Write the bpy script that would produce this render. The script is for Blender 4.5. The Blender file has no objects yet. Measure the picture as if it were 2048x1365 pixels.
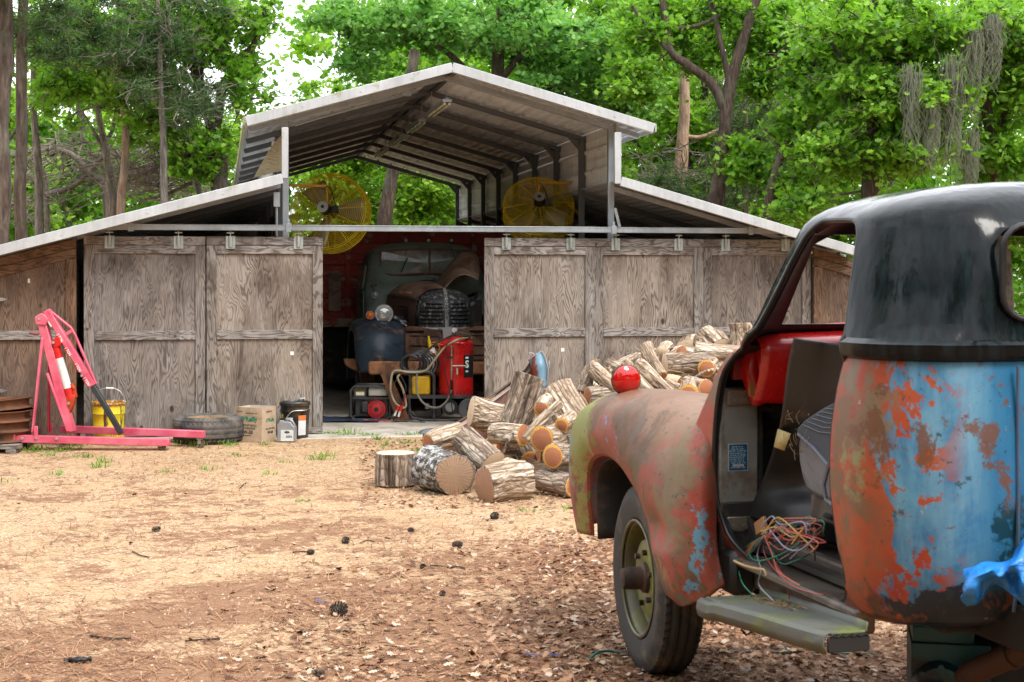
import bpy, bmesh, math, random
import numpy as np
from mathutils import Vector, Matrix, noise as mn
R = math.radians; PI = math.pi
rnd = random.Random(11)
sc = bpy.context.scene
# ------------------------------------------------------------ camera
FPX, HORY, EYE = 3000.0, 555.0, 1.59          # focal length and horizon in photo pixels, eye height in metres
cam = bpy.data.cameras.new('camera'); camo = bpy.data.objects.new('camera', cam)
sc.collection.objects.link(camo); sc.camera = camo
camo.location = (0, 0, EYE); camo.rotation_euler = (R(90), 0, 0)
cam.sensor_width = 36; cam.lens = 36 * FPX / 2048; cam.shift_y = -(682.5 - HORY) / 2048
cam.clip_start = 0.1; cam.clip_end = 800
cam.dof.use_dof = True; cam.dof.focus_distance = 13.0; cam.dof.aperture_fstop = 11
# ------------------------------------------------------------ sky, sun, exposure
SUN_EL, SUN_AZ = 58, 138                       # high soft sun, behind the camera to the right (azimuth from +Y, clockwise)
w = bpy.data.worlds.new('World'); sc.world = w; w.use_nodes = True
wn = w.node_tree; bg = wn.nodes['Background']
sky = wn.nodes.new('ShaderNodeTexSky'); sky.sky_type = 'NISHITA'; sky.sun_disc = False
sky.sun_elevation = R(SUN_EL); sky.sun_rotation = R(SUN_AZ); sky.dust_density = 4; sky.air_density = 1.2
tc = wn.nodes.new('ShaderNodeTexCoord'); wmap = wn.nodes.new('ShaderNodeMapping')
wmap.inputs['Scale'].default_value = (1, 1, 3)
wnz = wn.nodes.new('ShaderNodeTexNoise'); wnz.inputs['Scale'].default_value = 2.2; wnz.inputs['Detail'].default_value = 6
wr = wn.nodes.new('ShaderNodeMapRange'); wr.inputs[1].default_value = .3; wr.inputs[2].default_value = .62
wr.inputs[3].default_value = .45; wr.inputs[4].default_value = .97
wm = wn.nodes.new('ShaderNodeMix'); wm.data_type = 'RGBA'; wm.inputs[7].default_value = (14.5, 14.8, 15.4, 1)
wn.links.new(tc.outputs['Generated'], wmap.inputs[0]); wn.links.new(wmap.outputs[0], wnz.inputs[0])
wn.links.new(wnz.outputs[0], wr.inputs[0]); wn.links.new(wr.outputs[0], wm.inputs[0])
wn.links.new(sky.outputs[0], wm.inputs[6]); wn.links.new(wm.outputs[2], bg.inputs[0])
bg.inputs['Strength'].default_value = 0.15
sl = bpy.data.lights.new('sun', 'SUN'); sl.energy = 2.6; sl.angle = R(20); sl.color = (1, .955, .88)
slo = bpy.data.objects.new('sun', sl); sc.collection.objects.link(slo)
_e, _a = R(SUN_EL), R(SUN_AZ)
_d = Vector((math.sin(_a) * math.cos(_e), math.cos(_a) * math.cos(_e), math.sin(_e)))   # towards the sun
slo.rotation_euler = _d.to_track_quat('Z', 'Y').to_euler()
sc.view_settings.view_transform = 'Standard'; sc.view_settings.look = 'None'
sc.view_settings.exposure = 0.35; sc.view_settings.gamma = 1.0
sc.cycles.max_bounces = 8; sc.cycles.diffuse_bounces = 5; sc.cycles.glossy_bounces = 3
sc.cycles.transmission_bounces = 3; sc.cycles.transparent_max_bounces = 6
sc.cycles.caustics_reflective = False; sc.cycles.caustics_refractive = False
try: sc.cycles.use_denoising = True
except Exception: pass

# ------------------------------------------------------------ helpers
COL = sc.collection
def at(px, py, Y):                             # photo pixel at depth Y -> world point
    return Vector(((px - 1024) * Y / FPX, Y, EYE - (py - HORY) * Y / FPX))
def tag(o, label=None, cat=None, group=None, kind=None):
    if label: o['label'] = label
    if cat: o['category'] = cat
    if group: o['group'] = group
    if kind: o['kind'] = kind
    return o
def thing(name, label, cat, loc=(0, 0, 0), rotz=0, group=None):
    o = bpy.data.objects.new(name, None); COL.objects.link(o); o.empty_display_size = .1
    o.location = loc; o.rotation_euler = (0, 0, rotz)
    return tag(o, label, cat, group)
def dup(root, label=None, group=None):
    r = root.copy(); COL.objects.link(r)
    if label: r['label'] = label
    if group: r['group'] = group
    for ch in list(root.children):
        c = ch.copy(); COL.objects.link(c); c.parent = r
        for g in list(ch.children):
            d = g.copy(); COL.objects.link(d); d.parent = c
    return r
def frame(p0, p1, up=(0, 0, 1)):               # matrix whose Z runs from p0 to p1
    p0, p1 = Vector(p0), Vector(p1); z = (p1 - p0).normalized(); u = Vector(up)
    if abs(z.dot(u)) > .99: u = Vector((0, 1, 0))
    x = u.cross(z).normalized(); y = z.cross(x)
    M = Matrix((x, y, z)).transposed().to_4x4(); M.translation = p0
    return M
def catmull(P, n):
    P = [Vector(p) for p in P]; out = []
    for i in range(len(P) - 1):
        a = P[max(i - 1, 0)]; b = P[i]; c = P[i + 1]; d = P[min(i + 2, len(P) - 1)]
        for k in range(n):
            t = k / n
            out.append(.5 * ((2 * b) + (c - a) * t + (2 * a - 5 * b + 4 * c - d) * t * t + (3 * b - a - 3 * c + d) * t ** 3))
    out.append(P[-1]); return out
class MB:
    def __init__(s): s.v = []; s.f = []; s.m = []; s.T = Matrix(); s.mi = 0
    def add(s, vs, fs, mi=None):
        o = len(s.v); T = s.T; mi = s.mi if mi is None else mi
        s.v += [tuple(T @ Vector(v)) for v in vs]; s.f += [tuple(i + o for i in f) for f in fs]
        s.m += [mi] * len(fs) if not isinstance(mi, list) else mi
        return s
    def box(s, c, d, M=None, mi=None, taper=1):
        x, y, z = d[0] / 2, d[1] / 2, d[2] / 2
        vs = [Vector((sx * x * (taper if sz > 0 else 1), sy * y * (taper if sz > 0 else 1), sz * z)) for sz in (-1, 1) for sx, sy in ((-1, -1), (1, -1), (1, 1), (-1, 1))]
        if M is not None: vs = [M @ v for v in vs]
        vs = [v + Vector(c) for v in vs]
        return s.add(vs, [(3, 2, 1, 0), (4, 5, 6, 7), (0, 1, 5, 4), (1, 2, 6, 5), (2, 3, 7, 6), (3, 0, 4, 7)], mi)
    def bar(s, p0, p1, w, h, up=(0, 0, 1), mi=None):   # box from p0 to p1; h measured along up-ish
        F = frame(p0, p1, up); L = (Vector(p1) - Vector(p0)).length
        vs = [F @ Vector((sx * w / 2, sy * h / 2, z)) for z in (0, L) for sx, sy in ((-1, -1), (1, -1), (1, 1), (-1, 1))]
        return s.add(vs, [(3, 2, 1, 0), (4, 5, 6, 7), (0, 1, 5, 4), (1, 2, 6, 5), (2, 3, 7, 6), (3, 0, 4, 7)], mi)
    def cyl(s, p0, p1, r0, r1=None, n=14, caps=True, mi=None, cmi=None):
        r1 = r0 if r1 is None else r1
        F = frame(p0, p1); L = (Vector(p1) - Vector(p0)).length
        vs = [F @ Vector((r * math.cos(2 * PI * k / n), r * math.sin(2 * PI * k / n), z)) for z, r in ((0, r0), (L, r1)) for k in range(n)]
        s.add(vs, [(k, (k + 1) % n, n + (k + 1) % n, n + k) for k in range(n)], mi)
        if caps: s.add(vs, [tuple(range(n - 1, -1, -1)), tuple(range(n, 2 * n))], cmi if cmi is not None else mi)
        return s
    def tube(s, pts, r, n=8, closed=False, caps=True, mi=None, flat=1.0):
        pts = [Vector(p) for p in pts]; m = len(pts)
        rs = r if isinstance(r, (list, tuple)) else [r] * m
        vs = []; prev = None
        for i, p in enumerate(pts):
            if closed: t = pts[(i + 1) % m] - pts[i - 1]
            else: t = pts[min(i + 1, m - 1)] - pts[max(i - 1, 0)]
            t = t.normalized() if t.length > 1e-9 else Vector((0, 0, 1))
            if prev is None:
                u = Vector((0, 0, 1)) if abs(t.z) < .9 else Vector((1, 0, 0))
                x = u.cross(t).normalized()
            else:
                x = (prev - t * prev.dot(t)); x = x.normalized() if x.length > 1e-6 else t.orthogonal().normalized()
            prev = x; y = t.cross(x)
            for k in range(n):
                a = 2 * PI * k / n; vs.append(p + (x * math.cos(a) + y * math.sin(a) * flat) * rs[i])
        fs = []
        for i in range(m if closed else m - 1):
            j = (i + 1) % m
            fs += [(i * n + k, i * n + (k + 1) % n, j * n + (k + 1) % n, j * n + k) for k in range(n)]
        if caps and not closed: fs += [tuple(range(n - 1, -1, -1)), tuple(range((m - 1) * n, m * n))]
        return s.add(vs, fs, mi)
    def lathe(s, prof, n=24, M=None, mi=None, cap0=False, cap1=False):
        M = M or Matrix(); m = len(prof); vs = []
        for r, z in prof:
            for k in range(n): vs.append(M @ Vector((r * math.cos(2 * PI * k / n), r * math.sin(2 * PI * k / n), z)))
        fs = [(i * n + k, i * n + (k + 1) % n, (i + 1) * n + (k + 1) % n, (i + 1) * n + k) for i in range(m - 1) for k in range(n)]
        if isinstance(mi, list): mi = [mi[i] for i in range(m - 1) for k in range(n)]
        s.add(vs, fs, mi)
        o = mi[0] if isinstance(mi, list) else mi
        if cap0: s.add(vs[:n], [tuple(range(n - 1, -1, -1))], o)
        if cap1: s.add(vs[-n:], [tuple(range(n))], mi[-1] if isinstance(mi, list) else mi)
        return s
    def prism(s, out, y0, y1, M=None, mi=None):         # outline in x,z extruded along y
        n = len(out); vs = [Vector((x, y0, z)) for x, z in out] + [Vector((x, y1, z)) for x, z in out]
        if M is not None: vs = [M @ v for v in vs]
        return s.add(vs, [tuple(range(n)), tuple(range(2 * n - 1, n - 1, -1))] + [(k, n + k, n + (k + 1) % n, (k + 1) % n) for k in range(n)], mi)
    def grid(s, fn, nu, nv, cu=False, cv=False, mi=None):
        U = nu if cu else nu + 1; V = nv if cv else nv + 1
        vs = [fn(i / nu, j / nv) for i in range(U) for j in range(V)]
        fs = [(i * V + j, ((i + 1) % U) * V + j, ((i + 1) % U) * V + (j + 1) % V, i * V + (j + 1) % V) for i in range(nu) for j in range(nv)]
        return s.add(vs, fs, mi)
    def ball(s, c, r, n=12, m=8, sc3=(1, 1, 1), mi=None, M=None):
        vs = []; 
        for i in range(m + 1):
            for k in range(n):
                a = PI * i / m; b = 2 * PI * k / n
                v = Vector((r * sc3[0] * math.sin(a) * math.cos(b), r * sc3[1] * math.sin(a) * math.sin(b), r * sc3[2] * math.cos(a)))
                if M is not None: v = M @ v
                vs.append(v + Vector(c))
        return s.add(vs, [(i * n + k, (i + 1) * n + k, (i + 1) * n + (k + 1) % n, i * n + (k + 1) % n) for i in range(m) for k in range(n)], mi)
    def mesh(s, name, mats, angle=38):
        me = bpy.data.meshes.new(name); me.from_pydata(s.v, [], s.f)
        for m in (mats if isinstance(mats, (list, tuple)) else [mats]): me.materials.append(m)
        if any(s.m): me.polygons.foreach_set('material_index', s.m)
        if angle:
            me.polygons.foreach_set('use_smooth', [True] * len(me.polygons)); me.set_sharp_from_angle(angle=R(angle))
        me.update(); return me
    def build(s, name, mats, parent=None, loc=None, rot=None, angle=38, bevel=0, seg=1, solid=0, weld=False):
        me = s.mesh(name, mats, angle)
        if weld:
            b = bmesh.new(); b.from_mesh(me); bmesh.ops.remove_doubles(b, verts=b.verts, dist=1e-4); b.to_mesh(me); b.free()
        o = bpy.data.objects.new(name, me); COL.objects.link(o)
        if parent is not None: o.parent = parent
        if loc is not None: o.location = loc
        if rot is not None: o.rotation_euler = rot
        if solid:
            md = o.modifiers.new('solid', 'SOLIDIFY'); md.thickness = abs(solid); md.offset = -1 if solid > 0 else 1
        if bevel:
            md = o.modifiers.new('bevel', 'BEVEL'); md.width = bevel; md.segments = seg; md.limit_method = 'ANGLE'; md.angle_limit = R(40)
        return o
def npmesh(name, V, F, mats, fn=None, smooth=False):   # V (n,3); F (m,k) same-size faces
    me = bpy.data.meshes.new(name); m, k = F.shape
    me.vertices.add(len(V)); me.vertices.foreach_set('co', np.ascontiguousarray(V, dtype=np.float32).ravel())
    me.loops.add(m * k); me.loops.foreach_set('vertex_index', np.ascontiguousarray(F, dtype=np.int32).ravel())
    me.polygons.add(m); me.polygons.foreach_set('loop_start', np.arange(0, m * k, k, dtype=np.int32))
    try: me.polygons.foreach_set('loop_total', np.full(m, k, dtype=np.int32))
    except Exception: pass
    for x in (mats if isinstance(mats, (list, tuple)) else [mats]): me.materials.append(x)
    if fn is not None: me.polygons.foreach_set('material_index', fn)
    me.update(calc_edges=True)
    me.polygons.foreach_set('use_smooth', [smooth] * m)
    return me
def obj(name, me, parent=None, loc=None, rotz=None):
    o = bpy.data.objects.new(name, me); COL.objects.link(o)
    if parent is not None: o.parent = parent
    if loc is not None: o.location = loc
    if rotz is not None: o.rotation_euler = (0, 0, rotz)
    return o
def text(body, size, mat, parent, M, name='lettering', ext=.0006, align='CENTER', sx=1.0, bold=0):
    cu = bpy.data.curves.new('t', 'FONT'); cu.body = body; cu.size = size; cu.extrude = ext
    cu.align_x = align; cu.align_y = 'CENTER'; cu.resolution_u = 2; cu.offset = bold
    to = bpy.data.objects.new('t', cu); COL.objects.link(to)
    me = bpy.data.meshes.new_from_object(to)
    bpy.data.objects.remove(to); bpy.data.curves.remove(cu)
    me.transform(M @ Matrix.Diagonal((sx, 1, 1, 1))); me.materials.clear(); me.materials.append(mat)
    return obj(name, me, parent)
def facing(loc, right, up):                    # matrix for flat lettering: x along right, y along up
    x = Vector(right).normalized(); y = Vector(up).normalized(); z = x.cross(y)
    M = Matrix((x, y, z)).transposed().to_4x4(); M.translation = Vector(loc); return M

# ------------------------------------------------------------ material kit
class G:
    def __init__(s, name, rough=.7, metal=0, spec=None):
        s.mat = bpy.data.materials.new(name); s.mat.use_nodes = True; s.nt = s.mat.node_tree
        s.b = s.nt.nodes['Principled BSDF']; s.out = s.nt.nodes['Material Output']
        s.b.inputs['Roughness'].default_value = rough; s.b.inputs['Metallic'].default_value = metal
        if spec is not None: s.b.inputs['Specular IOR Level'].default_value = spec
    def put(s, sock, v):
        if hasattr(v, 'links') or isinstance(v, bpy.types.NodeSocket): s.nt.links.new(v, sock)
        elif v is not None:
            if isinstance(v, (tuple, list)) and len(v) == 3 and sock.type == 'RGBA': v = (*v, 1)
            sock.default_value = v
    def node(s, t, ins=None, **at_):
        n = s.nt.nodes.new(t)
        for k, v in at_.items(): setattr(n, k, v)
        for k, v in (ins or {}).items(): s.put(n.inputs[k], v)
        return n
    def co(s, scale=(1, 1, 1), loc=(0, 0, 0), rot=(0, 0, 0), rand=0, kind='Object'):
        v = s.node('ShaderNodeTexCoord').outputs[kind]
        if rand:
            oi = s.node('ShaderNodeObjectInfo').outputs['Random']
            k = s.math('MULTIPLY', oi, rand)
            v = s.node('ShaderNodeVectorMath', {0: v, 1: s.node('ShaderNodeCombineXYZ', {0: k, 1: k, 2: k}).outputs[0]}, operation='ADD').outputs[0]
        return s.node('ShaderNodeMapping', {0: v, 'Location': loc, 'Rotation': rot, 'Scale': scale}).outputs[0]
    def noise(s, v, scale, detail=4, rough=.55, dist=0, out=0):
        return s.node('ShaderNodeTexNoise', {'Vector': v, 'Scale': scale, 'Detail': detail, 'Roughness': rough, 'Distortion': dist}).outputs[out]
    def voro(s, v, scale, feature='F1', out=0, rand=1):
        return s.node('ShaderNodeTexVoronoi', {'Vector': v, 'Scale': scale, 'Randomness': rand}, feature=feature).outputs[out]
    def math(s, op, a, b=None, c=None, clamp=False):
        ins = {0: a}
        if b is not None: ins[1] = b
        if c is not None: ins[2] = c
        return s.node('ShaderNodeMath', ins, operation=op, use_clamp=clamp).outputs[0]
    def mr(s, v, a, b, c=0, d=1, smooth=False):
        return s.node('ShaderNodeMapRange', {0: v, 1: a, 2: b, 3: c, 4: d}, interpolation_type='SMOOTHSTEP' if smooth else 'LINEAR').outputs[0]
    def mix(s, f, a, b, blend='MIX'):
        return s.node('ShaderNodeMix', {0: f, 6: a, 7: b}, data_type='RGBA', blend_type=blend).outputs[2]
    def ramp(s, f, stops, interp='LINEAR'):
        n = s.node('ShaderNodeValToRGB', {0: f}); cr = n.color_ramp; cr.interpolation = interp
        while len(cr.elements) < len(stops): cr.elements.new(.5)
        for e, (p, c) in zip(cr.elements, stops): e.position = p; e.color = (*c, 1) if len(c) == 3 else c
        return n.outputs[0]
    def sep(s, v): return s.node('ShaderNodeSeparateXYZ', {0: v}).outputs
    def vadd(s, a, b, op='ADD'): return s.node('ShaderNodeVectorMath', {0: a, 1: b}, operation=op).outputs[0]
    def vscale(s, a, k): return s.node('ShaderNodeVectorMath', {0: a, 'Scale': k}, operation='SCALE').outputs[0]
    def bump(s, h, strength=.5, dist=.01, normal=None):
        ins = {'Height': h, 'Strength': strength, 'Distance': dist}
        if normal is not None: ins['Normal'] = normal
        return s.node('ShaderNodeBump', ins).outputs[0]
    def set(s, base=None, rough=None, normal=None, metal=None, **kw):
        if base is not None: s.put(s.b.inputs['Base Color'], base)
        if rough is not None: s.put(s.b.inputs['Roughness'], rough)
        if normal is not None: s.put(s.b.inputs['Normal'], normal)
        if metal is not None: s.put(s.b.inputs['Metallic'], metal)
        for k, v in kw.items(): s.put(s.b.inputs[k.replace('_', ' ')], v)
        return s.mat
def plain(name, col, rough=.6, metal=0, var=.25, scale=9, dirt=None, dirtamt=.35, bumpy=.0, rand=3.0, coat=0):
    g = G(name, rough, metal); v = g.co(rand=rand)
    n = g.noise(v, scale, 5, .6)
    c = g.mix(g.mr(n, .3, .7), tuple(x * (1 - var) for x in col), tuple(min(1, x * (1 + var * .6)) for x in col))
    if dirt:
        d = g.noise(v, scale * .6, 8, .68, .4)
        c = g.mix(g.mr(d, .62 - dirtamt * .35, .70 - dirtamt * .2), c, dirt)
    g.set(base=c, rough=g.mr(n, .3, .7, max(rough - .12, .05), min(rough + .12, 1)))
    if bumpy: g.set(normal=g.bump(g.noise(v, scale * 5, 6, .6), bumpy, .004))
    if coat: g.b.inputs['Coat Weight'].default_value = coat; g.b.inputs['Coat Roughness'].default_value = .12
    return g.mat
# ============================================================ GROUND
def ground_mat():
    g = G('gravel_ground', .9); v = g.co(kind='Object')
    big = g.noise(v, .55, 5, .6, .6); mid = g.noise(v, 3.2, 6, .65, .5); fine = g.noise(v, 60, 3, .6)
    st = g.node('ShaderNodeTexVoronoi', {'Vector': v, 'Scale': 95}, feature='F1')
    stone = g.ramp(g.sep(st.outputs['Color'])[0], [(0, (.18, .09, .04)), (.3, (.36, .215, .115)), (.6, (.52, .345, .20)), (.85, (.66, .48, .31)), (1, (.82, .68, .50))])
    sand = g.mix(fine, (.40, .245, .12), (.58, .385, .21))
    c = g.mix(g.mr(mid, .38, .62, .25, .85), sand, stone)
    duff = g.mix(fine, (.12, .052, .024), (.34, .16, .072))
    sx, sy, sz = g.sep(v)
    # needle duff gathers in drifts: towards the camera and round the truck
    drift = g.math('ADD', g.mr(mid, .35, .65, -.35, .35), g.math('ADD', g.mr(big, .4, .6, -.45, .3), g.mr(sy, 5.5, 11.5, .42, -.25)))
    drift = g.math('ADD', drift, g.math('ADD', g.mr(sx, -1.5, 1.2, .07, .24), g.mr(g.noise(v, 11, 7, .72, .6), .35, .65, -.38, .34)))
    c = g.mix(g.mr(drift, 0.0, .30, 0, .85), c, duff)
    # forest floor beyond the yard
    c = g.mix(g.mr(sy, 26, 32, 0, 1), c, g.mix(mid, (.06, .07, .025), (.13, .10, .05)))
    h = g.math('ADD', g.math('MULTIPLY', st.outputs['Distance'], -1.2), g.math('MULTIPLY', g.noise(v, 26, 6, .7), 1.6))
    g.set(base=c, normal=g.bump(h, .75, .012)); return g.mat
M_GROUND = ground_mat()
def gz(x, y):                                   # gentle unevenness of the yard
    t = min(1, max(0, (y - 13.45) / .4)); return .042 * t * t * (3 - 2 * t) + (.012 * mn.noise(Vector((x * .9, y * .9, 0))) * min(1, max(0, (13.6 - y) / 3)) if y < 13.6 else 0)
mb = MB()
xs = [-200, -60, -20] + [-8 + i * .4 for i in range(41)] + [20, 60, 200]
ys = [-60, -20, 0] + [3 + i * .4 for i in range(26)] + [13.2 + i * .1 for i in range(9)] + [14.4, 15] + [17, 22, 30, 60, 300]
mb.v = [(x, y, gz(x, y) if abs(x) <= 8 else gz(0, y) if y > 13 else 0) for x in xs for y in ys]
n = len(ys); mb.f = [(i * n + j, (i + 1) * n + j, (i + 1) * n + j + 1, i * n + j + 1) for i in range(len(xs) - 1) for j in range(n - 1)]
mb.m = [0] * len(mb.f)
gr = tag(mb.build('ground', M_GROUND, angle=60), kind='structure')

# ============================================================ TREES
def bark_mat(name, c0, c1, c2, sc_=1.0):
    g = G(name, .92); v = g.co((9 * sc_, 9 * sc_, 1.6 * sc_)); v2 = g.co()
    a = g.noise(v, 2.2, 8, .68, .6); b = g.noise(v2, 2.5, 5, .6)
    c = g.ramp(a, [(.3, c0), (.5, c1), (.72, c2)])
    c = g.mix(g.mr(b, .5, .7, 0, .5), c, (.16, .17, .12))
    g.set(base=c, normal=g.bump(a, 1.0, .03)); return g.mat
BK_DARK = bark_mat('oak_bark', (.012, .008, .006), (.055, .035, .024), (.14, .10, .075))
BK_GREY = bark_mat('grey_bark', (.05, .04, .032), (.17, .14, .115), (.33, .29, .25))
BK_CEDAR = bark_mat('cedar_bark', (.025, .016, .012), (.085, .056, .04), (.20, .15, .115), .8)
BK_TAN = bark_mat('pale_bark', (.13, .075, .045), (.33, .21, .14), (.5, .38, .28))
BK_TWIG = plain('twig_bark', (.19, .16, .13), .9, 0, .4)
def leaf_mat(name, a, b, c, trans=.45):
    g = G(name, .5)
    r = g.node('ShaderNodeNewGeometry').outputs['Random Per Island']; v = g.co()
    n = g.noise(v, .8, 3, .6)
    f = g.math('ADD', g.math('MULTIPLY', r, .6), g.mr(n, .3, .7, -.1, .5))
    col = g.ramp(f, [(.05, a), (.45, b), (.95, c)])
    g.set(base=col); g.b.inputs['Specular IOR Level'].default_value = .35
    t = g.node('ShaderNodeBsdfTranslucent', {0: g.mix(.35, col, (.35, .75, .02))})
    m = g.node('ShaderNodeMixShader', {0: trans, 1: g.b.outputs[0], 2: t.outputs[0]})
    g.nt.links.new(m.outputs[0], g.out.inputs[0]); return g.mat
LF_OAK = leaf_mat('oak_leaves', (.05, .15, .012), (.14, .33, .022), (.34, .56, .08), .5)
LF_BLUE = leaf_mat('cool_oak_leaves', (.05, .16, .035), (.13, .34, .065), (.32, .56, .17), .48)
LF_LIME = leaf_mat('lime_leaves', (.11, .24, .012), (.22, .42, .03), (.42, .60, .09), .55)
LF_CEDAR = leaf_mat('cedar_needles', (.02, .05, .018), (.045, .10, .035), (.10, .17, .06), .25)
LF_MOSS = plain('hanging_moss', (.15, .165, .11), .95, 0, .35)
LF_DARK = leaf_mat('dark_leaves', (.012, .045, .008), (.03, .10, .015), (.07, .17, .03), .35)

_a = np.linspace(0, 2 * np.pi, 13)[:-1]
OAK_T = np.array([(0, -.55), (.10, -.25), (.30, -.28), (.20, -.02), (.46, .10), (.22, .22), (.26, .48), (0, .55), (-.26, .45), (-.20, .2), (-.45, .12), (-.19, -.03), (-.31, -.26), (-.10, -.24)])
OVAL_T = np.array([(0, -.5), (.28, -.2), (.3, .15), (0, .5), (-.3, .15), (-.28, -.2)])
NEED_T = np.array([(-.07, -.5), (.07, -.5), (.05, .3), (0, .5), (-.05, .3)])
def leaves(C, size, T, seed, droop=.3, tilt=1.0, jitter=.4):   # C: (n,3) leaf centres
    rs = np.random.RandomState(seed); n = len(C); k = len(T)
    nz = rs.normal(0, tilt, (n, 3)); nz[:, 2] = np.abs(nz[:, 2]) + droop
    nz /= np.linalg.norm(nz, axis=1)[:, None]
    h = rs.normal(0, 1, (n, 3)); x = np.cross(nz, h); x /= np.linalg.norm(x, axis=1)[:, None] + 1e-9; y = np.cross(nz, x)
    s = size * (1 + rs.uniform(-jitter, jitter, n))
    curl = rs.uniform(-.25, .25, n)
    P = C[:, None, :] + s[:, None, None] * (T[None, :, 0, None] * x[:, None, :] + T[None, :, 1, None] * y[:, None, :] + (curl[:, None] * (T[None, :, 0] ** 2 + T[None, :, 1] ** 2) * 1.6)[:, :, None] * nz[:, None, :])
    return P.reshape(-1, 3), np.arange(n * k).reshape(n, k)
def clump_points(cs, rad, per, seed, flat=.6):
    rs = np.random.RandomState(seed); cs = np.asarray(cs); n = len(cs)
    d = rs.normal(0, 1, (n, per, 3)); d /= np.linalg.norm(d, axis=2)[:, :, None] + 1e-9
    r = np.abs(rs.normal(0, .68, (n, per)))
    rr = (rad * rs.uniform(.6, 1.3, n))[:, None]
    P = cs[:, None, :] + d * (r * rr)[:, :, None] * np.array([1, 1, flat])
    return P.reshape(-1, 3)
def crown_points(blobs, n, seed):               # blobs: (centre Vector, (rx,ry,rz)); clumps cluster unevenly
    rs = np.random.RandomState(seed); out = []
    vol = np.array([b[1][0] * b[1][2] for b in blobs]); vol = vol / vol.sum()
    for (c, r), f in zip(blobs, vol):
        m = max(3, int(n * f)); d = rs.normal(0, 1, (m, 3)); d /= np.linalg.norm(d, axis=1)[:, None]
        q = rs.uniform(.15, 1, m) ** .55
        out.append(np.array(c) + d * q[:, None] * np.array(r))
    return np.concatenate(out)
def connect(mb, skel, cs, seed, r=.028, every=1):   # limbs from the nearest skeleton point to each clump
    rr = random.Random(seed); nodes = [Vector(p) for p in skel]
    tips = []
    for c in sorted([Vector(c) for c in cs], key=lambda c: min((c - s).length for s in nodes))[::every]:
        best = min(nodes, key=lambda s: (s - c).length + (0.6 if s.z > c.z + .3 else 0))
        d = c - best; L = d.length
        if L < .15: continue
        mid1 = best + d * .35 + Vector((rr.uniform(-1, 1), rr.uniform(-1, 1), rr.uniform(-.2, 1))) * L * .16
        mid2 = best + d * .7 + Vector((rr.uniform(-1, 1), rr.uniform(-1, 1), rr.uniform(-.3, .8))) * L * .12
        pts = catmull([best, mid1, mid2, c], 3)
        r0 = min(r * (.5 + L * .45), .09); mb.tube(pts, [r0 * (1 - .82 * i / 9) for i in range(10)], 5, caps=False)
        nodes += [pts[4], pts[7], pts[9]]
    return nodes
def tree(name, label, cat, stems, blobs, nclump, per, mats, leafsize=.12, rad=.42, T=OAK_T, seed=1, group=None, flat=.6, droop=.3, bare=0, tilt=1.0, twigs=3, every=1):
    """stems: list of (points, r0, r1) in world space; the first starts on the ground"""
    base = Vector(stems[0][0][0]); t = thing(name, label, cat, base, 0, group)
    bk, lf = mats; mb = MB(); mb.T = Matrix.Translation(-base); skel = []
    for si, (pts, r0, r1) in enumerate(stems):
        P = catmull(pts, 6); m = len(P)
        P = [p + Vector((mn.noise(p * .9 + Vector((seed, 0, 0))), mn.noise(p * .9 + Vector((0, seed, 5))), 0)) * r0 * .5 * (1 if i else 0) for i, p in enumerate(P)]
        rs_ = [(r0 + (r1 - r0) * i / (m - 1)) * (1 + .13 * mn.noise(p * 3)) for i, p in enumerate(P)]
        if si == 0: rs_[0] *= 1.35; rs_[1] *= 1.12
        mb.tube(P, rs_, 14); skel += P[m // 4 if si == 0 else 0:]
    mb.build('trunk', bk, t, angle=70)
    if nclump:
        cs = crown_points(blobs, nclump, seed)
        mt = MB(); mt.T = Matrix.Translation(-base)
        connect(mt, skel, cs, seed, every=every)
        rr = random.Random(seed + 5)
        for c in cs[:: 1]:
            for _ in range(twigs):
                d = Vector((rr.gauss(0, 1), rr.gauss(0, 1), rr.gauss(0, .5))).normalized() * rad * rr.uniform(.8, 1.7)
                c_ = Vector(c); mt.tube([c_, c_ + d * .5 + Vector((rr.uniform(-.1, .1),) * 3), c_ + d], [.011, .008, .004], 3, caps=False)
        mt.build('branches', bk if not bare else BK_TWIG, t, angle=0)
        if per:
            P = clump_points(cs, rad, int(per * 1.3), seed + 2, flat) - np.array(base)
            V, F = leaves(P, leafsize * .88, T, seed + 3, droop, tilt)
            obj('crown', npmesh('crown', V, F, lf), t)
    return t
def bl(px, py, Y, rx, ry, depth=1.2):           # crown ellipsoid seen round pixel (px,py) at depth Y
    k = Y / FPX; return (at(px, py, Y), (rx * k, depth, ry * k))
def gp(px, Y): v = at(px, 0, Y); return Vector((v.x, Y, 0))
MO = [BK_DARK, LF_OAK]
# two straight cedars at the far left
tree('cedar_tree', 'thick dark cedar trunk at the left edge of the photo, behind the low roof', 'tree',
     [([gp(0, 21), at(0, 500, 21), at(4, 250, 21), at(8, 0, 21), at(12, -260, 21)], .135, .11)],
     [bl(40, -60, 21, 170, 60), bl(90, 40, 21, 60, 40, .6)], 34, 220, [BK_CEDAR, LF_CEDAR], .11, .42, NEED_T, 3, 'cedars behind the barn', tilt=.8)
tree('cedar_tree', 'slimmer straight cedar trunk standing just right of the thick one at the left edge', 'tree',
     [([gp(42, 23.5), at(42, 480, 23.5), at(43, 250, 23.5), at(46, 60, 23.5), at(52, -200, 23.5)], .10, .075)],
     [bl(110, 60, 23.5, 110, 70, .9), bl(60, -60, 23.5, 150, 60)], 46, 220, [BK_CEDAR, LF_CEDAR], .11, .4, NEED_T, 4, 'cedars behind the barn', tilt=.8)
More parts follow.
